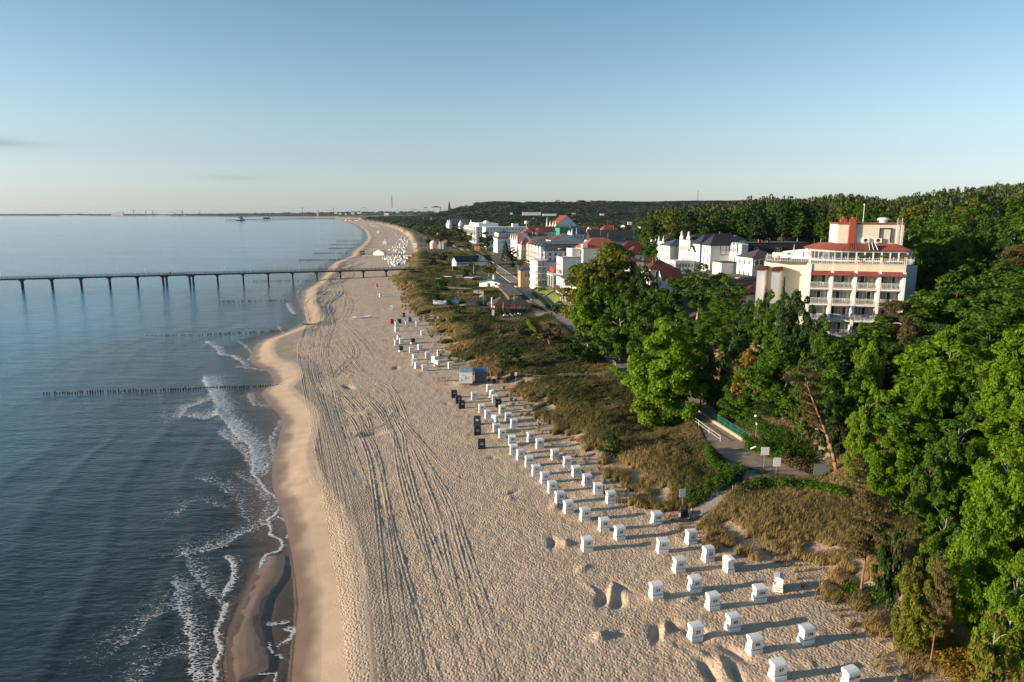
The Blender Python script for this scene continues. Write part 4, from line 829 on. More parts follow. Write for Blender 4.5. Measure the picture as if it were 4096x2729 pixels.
for f, u, v, t, yw, lab in ((zA, 215, 490, "01", 4, "black beach chair farthest left, the hindmost of the three near the white trailer"), (zA, 360, 660, "02", 8, "black beach chair in the middle of the three near the white trailer"), (zA, 455, 830, "03", 6, "black beach chair numbered 03, front one of the three near the white trailer"), (zA, 925, 1345, "06", -12, "black beach chair with rounded hood turned slightly, right behind black chair 07"),
                       (zB, 330, 535, "07\nKU", 4, "black beach chair numbered 07 in front of the black chair with the rounded hood"), (zB, 440, 895, "09\nKU", -2, "black beach chair numbered 09 standing alone, nearest of the black ones"), (zA, 1600, 780, "84", 14, "black beach chair numbered 84 between white chairs 83 and 85")):
    beach_chair(ground(f, u, v), yw, "black", lab, t)
for f, u, v, yw, lab in ((zA, 1330, 300, 6, "white beach chair beside the shed, last one before the blue-roofed hut"), (zA, 1345, 480, -75, "white beach chair turned sideways behind chair 83"), (zA, 1440, 1300, -50, "white beach chair turned away sideways between chairs 45 and 47"), (z73, 862, 610, -78, "white beach chair turned to the right beside chair 102"), (z73, 1350, 775, 72, "white beach chair turned towards the sea behind chair 104")):
    beach_chair(ground(f, u, v), yw, "white", lab)
mid = [(300, 415, "red", 5, "red beach chair at the edge of the middle cluster"), (385, 468, "white", 10, "white beach chair right beside the red one"), (432, 412, "black", 8, "dark grey beach chair between the red and the blue one"), (385, 556, "white", 25, "white beach chair in front of the one beside the red chair"), (565, 462, "white", 8, "white beach chair in front of the blue one"), (612, 384, "blue", 5, "blue beach chair right of the dark grey one"), (745, 457, "white", 4, "white beach chair right of the blue one, nearest the dune"),
       (508, 300, "black", 60, "small tilted dark beach chair behind the blue one"), (290, 168, "white", -10, "lone white beach chair on open sand behind the red one"), (838, 620, "white", 6, "white beach chair alone below the dune edge, facing away from the grass"), (430, 700, "white", 15, "white beach chair at the back of the group of three on the left"), (385, 792, "white", 20, "white beach chair at the front left of the group of three"), (468, 762, "white", 8, "white beach chair with an orange box, right in the group of three"),
       (668, 766, "green", 30, "beach chair with dark green back, right of the group of three"), (792, 870, "white", 6, "white beach chair in front of the right green-backed chair"), (462, 905, "green", 30, "beach chair with dark green back, left and nearest of the two green ones"), (640, 925, "white", 4, "white beach chair between the green-backed chair and the sand heaps"), (925, 1012, "white", 8, "white beach chair behind the overlapping pair in the middle cluster"), (1130, 975, "white", 6, "white beach chair upper right in the middle cluster"), (708, 1050, "white", 15, "white beach chair at the back of the trio left of the trailer"),
       (690, 1135, "white", 2, "white beach chair on the left of the trio left of the trailer"), (1012, 1085, "white", -40, "white beach chair turned sideways in the middle cluster"), (745, 1195, "white", 14, "white beach chair at the front of the trio left of the trailer"), (868, 1240, "white", 0, "narrow white beach chair nearest the wooden table"), (1062, 1165, "white", -25, "white beach chair half turned beyond the wooden table"), (1322, 1192, "white", 4, "white beach chair closest behind the white trailer")]
for u, v, k, yw, lab in mid: beach_chair(ground(z70, u, v), yw + (8 if abs(yw) < 20 else 0), k, lab)
beach_chair(ground(z2, 510, 942), 10, "white", "lone white beach chair on open sand below the pier end"); beach_chair(ground(z2, 527, 962), 40, "white", "low white beach chair lying in front of the lone one below the pier end"); beach_chair(ground(z2, 482, 866), -60, "red", "lone brownish red beach chair on the sand nearest the pier")
# the dense far rows beyond the pier
zF = Z(1350, 850, 400 / 2091)
g5 = np.random.default_rng(55); spots = []
areas = [([(930, 960), (1100, 900), (1200, 900), (1500, 960), (1440, 1120), (1300, 1110), (1130, 1180), (1050, 1040)], 62, "beyond the pier, nearest rows"), ([(1060, 800), (1200, 680), (1330, 500), (1520, 560), (1480, 680), (1440, 860), (1200, 900), (1180, 800)], 95, "in the dense rows below the straw-coloured dune"), ([(600, 240), (760, 310), (1000, 350), (1200, 420), (1240, 510), (1130, 400), (900, 310), (700, 230)], 45, "in the thin far row along the curving beach")]
for poly, n, lab in areas:
    k = 0; tries = 0; px = np.array([p[0] for p in poly]); py = np.array([p[1] for p in poly])
    while k < n and tries < 9000:
        tries += 1; a, b = g5.uniform(px.min(), px.max()), g5.uniform(py.min(), py.max())
        if not inside(np.array([a]), np.array([b]), poly)[0]: continue
        p = zF(a, b, 2.0)
        if any((p.x - q.x) ** 2 + (p.y - q.y) ** 2 < 5.5 for q in spots): continue
        spots.append(p); k += 1; r = beach_chair(Vector((p.x, p.y, gz(p.x, p.y))), g5.uniform(-30, 60), "white" if g5.random() < .93 else "black", None, None, None)
        kk = "white" if [c for c in r.children if c.name.startswith("hood")][0].data.materials[0] == wicker else "dark"; tag(r, f"small {kk} beach chair {lab}", "beach chair", f"{kk} chairs {lab}")
        for ch in list(r.children_recursive):
            if ch.name.split('.')[0] in ("handle", "gap_strip", "cushion"): bpy.data.objects.remove(ch)
# tents
def tent(f, u, v, w, d, hw, hr, yaw, label, pointed=False):
    p = ground(f, u, v); r = empty("marquee_tent", p, radians(yaw), label, "tent"); m = MB(); m.box(-w / 2, w / 2, 0, d, 0, hw); m.build("wall", white, r); m = MB(); e = .15
    if pointed: m.poly([(-w / 2 - e, -e, hw), (w / 2 + e, -e, hw), (w / 2 + e, d + e, hw), (-w / 2 - e, d + e, hw)] + [(a * w * .12, d / 2 + b * d * .12, hw + (hr - hw) * .45) for a, b in ((-1, -1), (1, -1), (1, 1), (-1, 1))] + [(0, d / 2, hr)], [(0, 1, 5, 4), (1, 2, 6, 5), (2, 3, 7, 6), (3, 0, 4, 7), (4, 5, 8), (5, 6, 8), (6, 7, 8), (7, 4, 8)])
    else: m.poly([(-w / 2 - e, -e, hw), (w / 2 + e, -e, hw), (w / 2 + e, d + e, hw), (-w / 2 - e, d + e, hw), (0, -e, hr), (0, d + e, hr)], [(0, 1, 4), (1, 2, 5, 4), (2, 3, 5), (3, 0, 4, 5), (0, 3, 2, 1)])
    m.build("roof", white, r)
tent(zF, 860, 900, 10.5, 8, 2.8, 5.2, -12, "large white marquee tent with a ridged roof on the sand beyond the pier"); tent(zF, 985, 668, 5.2, 5, 2.6, 6.6, 0, "white pointed pavilion tent behind the large marquee", True); tent(zF, 848, 432, 5.5, 5, 2.6, 7, 0, "farthest white pointed pavilion tent by the curving water edge", True)
def boxy(name, label, cat, f, u, v, w, d, h, yaw, parts, group=None):
    p = ground(f, u, v); r = empty(name, p, radians(yaw), label, cat, group)
    for pn, mb, mt in parts(w, d, h): mb.build(pn, mt, r)
    return r
def kiosk_parts(w, d, h):
    a = MB().box(-w / 2, w / 2, 0, d, .1, h); b = MB().box(-w / 2 - .15, w / 2 + .15, -.15, d + .15, h, h + .15); c = MB().box(-w * .3, w * .3, -.03, .0, h * .4, h * .75); return [("wall", a, blackp), ("roof", b, dark), ("shutter", c, metal)]
boxy("kiosk", "black kiosk hut on wheels near the water beyond the pier", "kiosk", zF, 518, 888, 3.4, 3, 3.4, 0, kiosk_parts)
def barque_parts(w, d, h): return [("deck", MB().box(-w / 2, w / 2, 0, d, .3, .5), wood), ("wall", MB().box(-w / 2, w / 2, .1, d, .5, h), white), ("roof", MB().box(-w / 2 - .2, w / 2 + .2, -.1, d + .2, h, h + .2), bluew)]
boxy("lifeguard_hut", "low flat hut with a blue-grey roof among the far beach chairs", "hut", zF, 1460, 950, 7.5, 4, 2.8, 0, barque_parts)
boxy("lifeguard_hut", "tiny hut with a blue roof on the straw-coloured far dune", "hut", zF, 1620, 690, 4, 4, 3.2, 0, barque_parts)
# white trailer and blue-roofed hut
def trailer():
    p = ground(zA, 575, 95); r = empty("beach_trailer", p, radians(2), "white box trailer with corrugated roof and painted scribbles on its back", "trailer"); w, d, h = 3.0, 3.6, 3.1
    MB().box(-w / 2, w / 2, 0, d, .45, h).build("wall", white, r)
    m = MB(); m.poly([(-w / 2 - .08, -.1, h), (w / 2 + .08, -.1, h), (w / 2 + .08, d + .1, h + .22), (-w / 2 - .08, d + .1, h + .22), (-w / 2 - .08, -.1, h + .08), (w / 2 + .08, -.1, h + .08), (w / 2 + .08, d + .1, h + .3), (-w / 2 - .08, d + .1, h + .3)], [(0, 3, 2, 1), (4, 5, 6, 7), (0, 1, 5, 4), (1, 2, 6, 5), (2, 3, 7, 6), (3, 0, 4, 7)])
    for i in range(9): x = -w / 2 + .12 + i * .335; m.poly([(x, -.1, h + .085), (x + .12, -.1, h + .085), (x + .12, d + .1, h + .305), (x, d + .1, h + .305), (x + .03, -.1, h + .15), (x + .09, -.1, h + .15), (x + .09, d + .1, h + .37), (x + .03, d + .1, h + .37)], [(0, 1, 5, 4), (1, 2, 6, 5), (2, 3, 7, 6), (3, 0, 4, 7), (4, 5, 6, 7)])
    m.build("roof", mat("pale sheet metal", (.55, .58, .58), .4, .5, var=.1), r)
    s = MB()                                  # the painted scribbles on the back wall
    for a, b in (((.0, 2.25), (.28, 2.2)), ((-.15, 1.95), (-.15, 1.45)), ((-.15, 1.45), (.5, 1.5)), ((-.2, 1.95), (.1, 2.0)), ((.1, 2.0), (.15, 1.75)), ((.15, 1.75), (.7, 1.8)), ((.7, 1.8), (.75, 2.05)), ((-.5, 1.2), (-.3, 1.25)), ((-.8, 2.3), (-.55, 2.45)), ((-.55, 2.45), (-.4, 2.3))): s.tube((a[0], -.012, a[1]), (b[0], -.012, b[1]), .022, n=5)
    s.build("painted_scribble", ink, r); MB().box(-.98, -.8, -.02, -.003, 1.0, 1.5).build("sticker", mat("green sticker", (.03, .2, .12), .6), r)
    MB().box(-1.0, 1.0, -.55, -.05, .38, .46).box(-.05, .05, -1.2, -.5, .36, .44).build("drawbar", blackp, r)
    for sx in (-1, 1): MB().lathe([(.05, -.1), (.3, -.1), (.32, 0), (.3, .1), (.05, .1)], 12).build("wheel", blackp, r, (sx * 1.15, 1.8, .3)).rotation_euler = (0, pi / 2, 0)
    MB().box(-.45, -.2, -.1, -.01, .3, .42).build("tail_light", mat("red lamp glass", (.6, .02, .02), .3), r)
trailer()
def hut():
    p = ground(zA, 1000, -2); p = ground(Z(1700, 1450, .3826), 584, 213); r = empty("equipment_hut", p, radians(4), "grey wooden hut with a blue roof beside the white trailer", "hut"); w, d, h = 2.7, 2.6, 2.6
    MB().box(-w / 2, w / 2, 0, d, 0, h).build("wall", mat("grey boards", (.16, .155, .145), .9, var=.3, vscale=5), r); m = MB()
    for i in range(9): m.box(-w / 2 + i * w / 9 + .01, -w / 2 + i * w / 9 + .04, -.015, 0, .05, h - .05)
    m.tube((-.1, -.02, 1.4), (.5, -.02, 1.9), .03).build("board_gap", dark, r)
    m = MB(); m.profile([(-.15, h), (d + .2, h + .35), (d + .2, h + .45), (-.15, h + .1)], -w / 2 - .12, w / 2 + .12).build("roof", mat("blue roof sheet", (.035, .15, .27), .5, var=.12), r)
hut()
def prop(name, label, cat, p, rz, parts, group=None):
    r = empty(name, p, radians(rz), label, cat, group)
    for pn, mb, mt in parts: mb.build(pn, mt, r)
    return r
p = ground(z70, 1200, 1415)
prop("table", "brown wooden table on the sand beside the white trailer", "table", p, 5, [("tabletop", MB().box(-.5, .5, -.4, .4, .7, .78), wood)] + [("leg", MB().box(a - .05, a + .05, b - .05, b + .05, 0, .7), wood) for a in (-.42, .42) for b in (-.32, .32)])
for i, dx in enumerate((-1.1, 1.1)): prop("stool", f"low brown wooden stool {'left' if i == 0 else 'right'} of the table near the trailer", "stool", p + Vector((dx, -.1, 0)), 0, [("seat", MB().box(-.24, .24, -.2, .2, .42, .5), wood), ("backrest", MB().box(-.24 if i == 0 else .18, -.18 if i == 0 else .24, -.2, .2, .5, .95), wood)] + [("leg", MB().box(a - .04, a + .04, -.17, .17, 0, .42), wood) for a in (-.18, .18)], None)
p = ground(z70, 1245, 1480); prop("deck_chair", "small wooden frame lying on sand in front of the trailer table", "frame", p, 15, [("frame", MB().box(-.5, -.44, 0, .06, 0, .7).box(.44, .5, 0, .06, 0, .7).box(-.44, .44, 0, .05, .62, .7).box(-.5, .5, -.05, .0, 0, .08), woodo)])
def rowboat(p, rz, L, W, H, m_out, label, mat_in=None, tarp=None, name="rowing_boat", cat="boat"):
    r = empty(name, p, radians(rz), label, cat); m = MB(); n = 12; P = []; F = []; sec = 7
    for i in range(n + 1):
        t = i / n * 2 - 1; w = W / 2 * max(.04, (1 - abs(t) ** 2.6 * (1 if t > 0 else .35))); hh = H * (1 + .35 * t * t)
        for k in range(sec): a = pi * k / (sec - 1); P.append((L / 2 * t, -cos(a) * w, hh - sin(a) ** .7 * (hh - .02)))
    for i in range(n):
        for k in range(sec - 1): a = i * sec + k; F.append((a, a + sec, a + sec + 1, a + 1))
    F.append(tuple(range(sec))); F.append(tuple(range(n * sec, (n + 1) * sec))[::-1]); m.poly(P, F).build("hull", m_out, r)
    if tarp:
        q = MB(); P = []; F = []
        for i in range(n + 1):
            t = i / n * 2 - 1; w = W / 2 * max(.04, (1 - abs(t) ** 2.6 * (1 if t > 0 else .35))) + .05; hh = H * (1 + .35 * t * t)
            for k in range(5): a = k / 4 * 2 - 1; P.append((L / 2 * t * 1.01, a * w, hh + .04 + (1 - abs(a)) * (.5 + .12 * sin(i * 2.3))))
        for i in range(n):
            for k in range(4): a = i * 5 + k; F.append((a, a + 1, a + 6, a + 5))
        q.poly(P, F, 0); q.m = [1 if i > len(F) * .55 else 0 for i in range(len(F))]; q.build("tarpaulin", tarp, r)
    else:
        for t in (-.45, .05, .5): MB().box(L / 2 * t - .12, L / 2 * t + .12, -W * .38, W * .38, H * .7, H * .78).build("thwart", wood, r)
    return r
z8 = Z(1000, 1100, 1000 / 1568)
rowboat(ground(z8, 703, 272), 6, 6.8, 1.9, .7, white, "white rowing boat lying on the open sand beside the tyre tracks")
rowboat(ground(z8, 375, 315), 8, 5.2, 1.3, .45, wood, "old brown wooden boat at the water's edge")
v5 = Z(1700, 1050, 600 / 2354)
rowboat(ground(v5, 330, 672), 4, 10.5, 3, 1.3, white, "long white boat under a pale and bright blue tarpaulin in the dunes", tarp=[mat("pale tarpaulin", (.55, .6, .64), .6, bump=.02, bscale=3), mat("bright blue tarpaulin", (.02, .2, .6), .55, bump=.02, bscale=3)])
o = rowboat(ground(v5, 340, 708), -20, 5, 1.4, .6, mat("reddish hull", (.4, .2, .15), .6), "small reddish boat hull in front of the boat with the blue tarpaulin")
for u, v, L, rz, lab in ((355, 240, 5.5, -35, "white boat hull turned over by the bush above the black fence"), (225, 270, 4.5, 40, "white upturned dinghy left of the bush above the black fence"), (600, 695, 4.2, 0, "grey-white covered dinghy beside the long black shed"), (1010, 655, 5, 60, "white dinghy hull behind the orange restaurant's corner"), (815, 240, 5, 20, "pale upturned boat left of the hut with the blue-green roof")):
    o = rowboat(ground(v5, u, v), rz, L, 1.8, .8, white, lab); o.rotation_euler.x = pi; o.location.z += .85
def groyne(a, b, n, label, h=(.08, .34), r=.15, tall=None, gap=.12):
    a = Vector(a); b = Vector(b); root = empty("groyne", a, 0, label, "groyne", "wooden groynes running into the sea"); g = np.random.default_rng(n)
    for i in range(n):
        if g.random() < gap: continue
        p = a.lerp(b, i / (n - 1)) - a; hh = g.uniform(*h); m = MB().tube((0, 0, -1.5 - 0), (0, 0, hh if not (tall and i == tall) else 2.6), r, r * .85, 7); m.build("post", blackp if g.random() < .8 else wood, root, (p.x + g.normal() * .05, p.y + g.normal() * .1, 0))
groyne(z7(905, 52, .2), G(175, 1576, 0), 95, "nearest wooden groyne, a long broken line of dark posts", gap=.08); groyne(z1(1930, 908, .2), z1(1330, 942, 0), 60, "broken dark wooden groyne ending short of the tall marker post", gap=.3); groyne(z1(1290, 940, 0), z1(990, 946, 0), 26, "scattered groyne posts around one tall marker post far out", gap=.45, tall=24)
groyne(z1(1930, 705, .2), z1(1470, 716, 0), 75, "wooden groyne just in front of the pier, dotted and half sunken", gap=.25); groyne(z1(2130, 573, .2), z1(1705, 580, 0), 70, "low wooden groyne close under the pier", gap=.35)
z6 = Z(850, 780, 600 / 2354)
for i, (x0, y0, x1, y1) in enumerate(((2110, 908, 1580, 918), (2000, 1015, 1350, 1022), (2290, 775, 1850, 778), (2190, 832, 1820, 838), (2290, 722, 1940, 728))):
    groyne(z6(x0, y0, .2), z6(x1, y1, 0), 45, ["groyne beyond the pier pointing at the black kiosk", "groyne first beyond the pier, longest of the far ones", "thin groyne line third beyond the pier", "thin groyne line second beyond the black kiosk's groyne", "farthest thin groyne line before the curving beach"][i], h=(.2, .6), r=.25, gap=.1)
# the pier
pier_m = mat("dark pier concrete", (.055, .06, .065), .8, var=.25, vscale=.6); rail_m = mat("dark pier railing", (.05, .05, .052), .6)
def pier():
    A = G(92, 1158, 0); B = G(1268, 1122, .3); d = (B - A) / 11.0; n0, n1 = -6, 15.3; root = empty("pier", A, math.atan2(d.y, d.x), "long dark pier on concrete piles crossing the water to the dune", "pier"); L = d.length; x0, x1 = n0 * L, n1 * L; zt = 5.9
    MB().box(x0, x1, -1.5, 1.5, zt - .75, zt - .12).box(x0, x1, -1.75, 1.75, zt - .12, zt).build("deck", pier_m, root)
    for i in range(n0, 15):
        xs = [i * L] if i not in (5, 6) else [i * L - .9, i * L + .9]
        for x in xs:
            g = gz(A.x + d.x / L * x, A.y + d.y / L * x); m = MB(); m.tube((x, -1.0, -2), (x, -1.0, zt - 1.6), .42, .42, 10).tube((x, 1.0, -2), (x, 1.0, zt - 1.6), .42, .42, 10).box(x - .6, x + .6, -1.6, 1.6, zt - 1.6, zt - .75).box(x - 1.1, x + 1.1, -1.3, 1.3, zt - 1.2, zt - .75 - .003)
            m.build("pile", pier_m, root)
    for sy in (-1.62, 1.62):
        m = MB()
        for hgt in (.4, .75, 1.15): m.tube((x0, sy, zt + hgt), (x1, sy, zt + hgt), .04, n=5)
        for k in range(int((x1 - x0) / 2.6)): x = x0 + k * 2.6; m.box(x - .06, x + .06, sy - .05, sy + .05, zt, zt + 1.2)
        m.build("railing", rail_m, root)
    for k in range(-6, 14):
        x = k * L + 4; MB().tube((x, 1.6, zt), (x, 1.6, zt + 3.6), .06, .04, 6).lathe([(.05, zt + 3.6), (.16, zt + 3.7), (.16, zt + 3.9), (.04, zt + 4.0)], 8, x, 1.6).build("lamp_post", mat("white lamp", (.6, .6, .6), .5), root)
    m = MB(); x = 5.0 * L; m.box(x + 1, x + 12, -1.0, -.6, zt + .45, zt + .52).box(x + 1, x + 12, .3, .7, zt + .45, zt + .52).box(x + 1.2, x + 1.4, -1.0, .7, zt, zt + .45).box(x + 11.4, x + 11.6, -1.0, .7, zt, zt + .45); m.build("bench", wood, root)
    return root, L, zt
pier_root, pier_L, pier_z = pier()
def person(p, rz, label, coat, legs, h=1.75, arm=(0.25, .35)):
    """one skinned body with clothing and hair as its children"""
    r = empty("person", p, radians(rz), label, "person"); s = h / 1.75
    def skin(name, nodes, edges, m):
        me = bpy.data.meshes.new(name); me.from_pydata([Vector(q[:3]) * s for q in nodes], edges, []); o = bpy.data.objects.new(name, me); COL.objects.link(o); md = o.modifiers.new("skin", 'SKIN'); md.use_smooth_shade = True
        for i, q in enumerate(nodes): q = (*q[:3], q[3] * (.62 if name == 'body' and q[2] < 1.5 else 1), *q[4:]); me.skin_vertices[0].data[i].radius = (q[3] * s, q[3] * s * (q[4] if len(q) > 4 else 1))
        me.skin_vertices[0].data[0].use_root = True; sd = o.modifiers.new("sub", 'SUBSURF'); sd.levels = 1; sd.render_levels = 1
        dg = bpy.context.evaluated_depsgraph_get(); nm = bpy.data.meshes.new_from_object(o.evaluated_get(dg)); bpy.data.objects.remove(o); nm.materials.clear(); nm.materials.append(m); return obj(name, nm, r)
    sk = mat("skin", (.5, .3, .22), .6)
    N = [(0, 0, .95, .14), (0, .01, 1.2, .14), (0, 0, 1.42, .13), (0, .01, 1.52, .06), (0, .03, 1.64, .095), (0, .035, 1.72, .06), (.1, 0, .88, .1), (.11, .03, .48, .062), (.11, 0, .08, .045), (.11, .14, .04, .04), (-.1, 0, .88, .1), (-.11, -.03, .48, .062), (-.11, -.06, .08, .045), (-.11, .08, .04, .04), (.2, 0, 1.40, .06), (.27, -.02, 1.13, .045), (.22, arm[0] * .6, .98, .035), (.18, arm[0], 1.0, .035), (-.2, 0, 1.40, .06), (-.27, -.02, 1.13, .045), (-.22, arm[0] * .6, .98, .035), (-.18, arm[0], 1.0, .035)]
    Ed = [(0, 1), (1, 2), (2, 3), (3, 4), (4, 5), (0, 6), (6, 7), (7, 8), (8, 9), (0, 10), (10, 11), (11, 12), (12, 13), (2, 14), (14, 15), (15, 16), (16, 17), (2, 18), (18, 19), (19, 20), (20, 21)]
    skin("body", N, Ed, sk)
    skin("coat", [(0, 0, .80, .19, .8), (0, .01, 1.2, .175, .8), (0, 0, 1.43, .165, .75), (.2, 0, 1.41, .085), (.275, -.02, 1.13, .068), (.225, arm[0] * .6, .98, .055), (-.2, 0, 1.41, .085), (-.275, -.02, 1.13, .068), (-.225, arm[0] * .6, .98, .055)], [(0, 1), (1, 2), (2, 3), (3, 4), (4, 5), (2, 6), (6, 7), (7, 8)], coat)
    skin("trousers", [(0, 0, .93, .15), (.1, 0, .86, .115), (.11, .03, .48, .085), (.11, 0, .1, .07), (-.1, 0, .86, .115), (-.11, -.03, .48, .085), (-.11, -.06, .1, .07)], [(0, 1), (1, 2), (2, 3), (0, 4), (4, 5), (5, 6)], legs)
    MB().lathe([(.02, 1.58), (.085, 1.60), (.115, 1.68), (.1, 1.75), (.05, 1.79)], 10, 0, -.015).build("hair", mat("dark hair", (.03, .02, .015), .7), r, smooth=True)
coat_d = mat("dark coat", (.022, .022, .026), .8, bump=.01, bscale=20); trous_d = mat("dark trousers", (.012, .013, .02), .85); coat_w = mat("light jacket", (.55, .52, .5), .8)
z8p = Z(2700, 1700, 700 / 2195)
person(ground(z8p, 200, 1212), 165, "person in a long dark coat and black trousers standing at the beach path entrance", coat_d, trous_d, 1.85)
pp = pier_root.matrix_basis @ Vector((pier_L * 5 + 3.2, 0.2, pier_z)); person(pp, 20, "person in dark clothes standing on the pier above the double piles", coat_d, trous_d, 1.8)
person(ground(v5, 1985, 845), 10, "person in dark clothes on the promenade junction by the round shrub", coat_d, trous_d, 1.75)
# wooden boards at the path mouth, bin, signs
def board(name, label, cat, f, u, v, post_h, w, h, m, yaw=0, posts=1, tilt=0.0):
    p = ground(f, u, v); r = empty(name, p, radians(yaw), label, cat); xs = [0] if posts == 1 else [-w / 2 + .05, w / 2 - .05]
    for x in xs: MB().tube((x, 0, -.2), (x + tilt, 0, post_h), .045, n=8).build("post", metal if posts == 1 else blackp, r)
    MB().box(-w / 2 + tilt, w / 2 + tilt, -.09, -.05, post_h - h, post_h).build("panel", m, r); return r
board("notice_sign", "white notice board on a thin pole where the dune grass meets the beach path", "sign", z8p, 98, 1062, 2.9, .85, 1.1, mat("white sign panel", (.7, .7, .66), .5, var=.05), 10, tilt=-.18)
s_ = board("promenade_sign", "white double sign under a small slanted solar lamp on the promenade", "sign", z8p, 1112, 562, 3.3, 1.1, 1.15, white, 0); MB().box(-.5, .3, -.15, .25, 3.55, 3.62).build("solar_panel", mat("pale panel", (.6, .6, .6), .3), s_).rotation_euler = (0, -.45, 0)
board("promenade_sign", "plain white rectangular sign at the hedge right of the double sign", "sign", z8p, 1268, 600, 2.2, 1.0, 1.25, white, 0)
board("information_board", "grey information board on two posts at the foot of the wooden stairs", "board", z8p, 1805, 690, 2.2, 1.6, 1.4, mat("grey board face", (.2, .23, .23), .4), 0, 2)
board("notice_sign", "white round-cornered sign on a pole at the gap beside the blue-roofed hut", "sign", Z(1700, 1450, .3826), 950, 210, 2.4, .5, .75, white)
board("notice_sign", "tall white panel sign beside the orange restaurant's hedge", "sign", v5, 1070, 845, 2.2, .9, 2.0, white)
board("notice_sign", "small white sign on a post at the sand edge below the boats", "sign", v5, 200, 900, 1.2, .5, .8, white)
p = ground(z8p, 70, 1170); prop("waste_bin", "dark waste bin with a white label at the beach path entrance", "bin", p, 0, [("body", MB().lathe([(.28, 0), (.34, .1), (.36, .95)], 14), blackp), ("lid", MB().lathe([(.38, .95), (.36, 1.05), (.1, 1.15)], 14), dark), ("label_plate", MB().box(-.36, -.10, -.38, -.345, .35, .9), white)])
prop("bush_bin", "second dark bin close behind the labelled bin at the path entrance", "bin", p + Vector((.75, .5, 0)), 20, [("body", MB().lathe([(.25, 0), (.3, .1), (.32, .85)], 14), dark), ("lid", MB().lathe([(.34, .85), (.2, 1.0)], 14), blackp)])
pl = ground(z8p, 150, 1225); prop("boardwalk", "weathered wooden boardwalk slab where the path reaches the beach", "boardwalk", pl, 12, [("plank", MB().box(-1.3, 1.3, -.6 + i * .42, -.22 + i * .42, -.05, .07), wood) for i in range(5)])
z71 = Z(1700, 1450, .38260)
prop("sign_table", "dark wooden cable reel table beside the blue-roofed hut", "table", ground(z71, 822, 280), 0, [("tabletop", MB().lathe([(.6, .62), (.6, .7)], 14), wood), ("stem", MB().lathe([(.25, 0), (.25, .62)], 10), blackp)])
prop("barrel", "black barrel in the shade beside the blue-roofed hut", "barrel", ground(z71, 725, 212), 0, [("body", MB().lathe([(.3, 0), (.35, .3), (.35, .6), (.3, .9)], 12), blackp)]); prop("crate", "orange-brown crate in the gap beside the blue-roofed hut", "crate", ground(z71, 800, 218), 0, [("body", MB().box(-.4, .4, -.3, .3, 0, .8), woodo), ("lid", MB().box(-.43, .43, -.33, .33, .8, .86), wood)])
# rope fence along the dune path
def post_row(name, label, f, pts, h, r, m, cat="fence", rope=None, step=3.0, group=None):
    c = smooth_line([ground(f, a, b) for a, b in pts], step); o0 = c[0]; root = empty(name, o0, 0, label, cat, group)
    for i, p in enumerate(c): zz = gz(p.x, p.y) - o0.z; MB().tube((p.x - o0.x, p.y - o0.y, zz - .3), (p.x - o0.x, p.y - o0.y, zz + h), r, n=7).build("post", m, root)
    if rope:
        for k, hh in enumerate(rope):
            q = MB()
            for a, b in zip(c[:-1], c[1:]): q.tube((a.x - o0.x, a.y - o0.y, gz(a.x, a.y) - o0.z + hh), (b.x - o0.x, b.y - o0.y, gz(b.x, b.y) - o0.z + hh), r * .45, n=5)
            q.build("rail", m, root)
    return root
post_row("rope_fence", "low wooden post fence on the far side of the sandy dune path", z71, [(970, 150), (1200, 172), (1420, 155), (1680, 142), (1810, 150)], .9, .06, wood, rope=(.75,), step=4)
post_row("rope_fence", "low wooden post fence on the near side of the sandy dune path", z71, [(1075, 200), (1200, 190), (1440, 172), (1560, 165), (1870, 160)], .9, .06, wood, rope=(.75,), step=4)
post_row("path_fence", "short fence posts lining the beach path mouth", z8p, [(345, 1130), (530, 990), (720, 860)], 1.1, .06, wood, step=6)
z4 = Z(2400, 1200, 1000 / 2091)
whiter = mat("white railing paint", (.7, .7, .7), .45)
def railing(name, label, P, h, m, rails, step=2.0, bars=0, cat="railing", group=None, z_on_ground=True):
    c = smooth_line(P, step); o0 = c[0].copy(); root = empty(name, o0, 0, label, cat, group)
    if z_on_ground: c = [Vector((p.x, p.y, max(p.z, gz(p.x, p.y)))) for p in c]
    for p in c: q = p - o0; MB().tube((q.x, q.y, q.z - .1), (q.x, q.y, q.z + h), .035, n=6).build("post", m, root)
    for hh in rails:
        q = MB()
        for a, b in zip(c[:-1], c[1:]): a, b = a - o0, b - o0; q.tube((a.x, a.y, a.z + hh), (b.x, b.y, b.z + hh), .028, n=5)
        q.build("rail", m, root)
    if bars:
        q = MB()
        for a, b in zip(c[:-1], c[1:]):
            a, b = a - o0, b - o0; n = max(1, int((b - a).length / bars))
            for k in range(1, n): e = a.lerp(b, k / n); q.box(e.x - .012, e.x + .012, e.y - .012, e.y + .012, e.z + .08, e.z + rails[-1])
        q.build("baluster", m, root)
    return root
railing("handrail", "thin white tubular handrail along the seaward edge of the promenade", [ground(z4, a, b) for a, b in ((735, 990), (825, 1060), (910, 1125), (1005, 1190))], 1.0, whiter, (.5, 1.0), 2.6)
railing("handrail", "white tubular handrail by the round stone wall, seaward side of the promenade", [ground(z4, a, b) for a, b in ((-45, 430), (10, 475), (60, 505), (130, 560))], 1.0, whiter, (.5, 1.0), 3)
gm = mat("green mesh fence", (.02, .20, .14), .6)
gf = [ground(z4, a, b) for a, b in ((830, 935), (940, 1020), (1090, 1115), (1200, 1185), (1300, 1250))]
wall_o0 = gf[0]
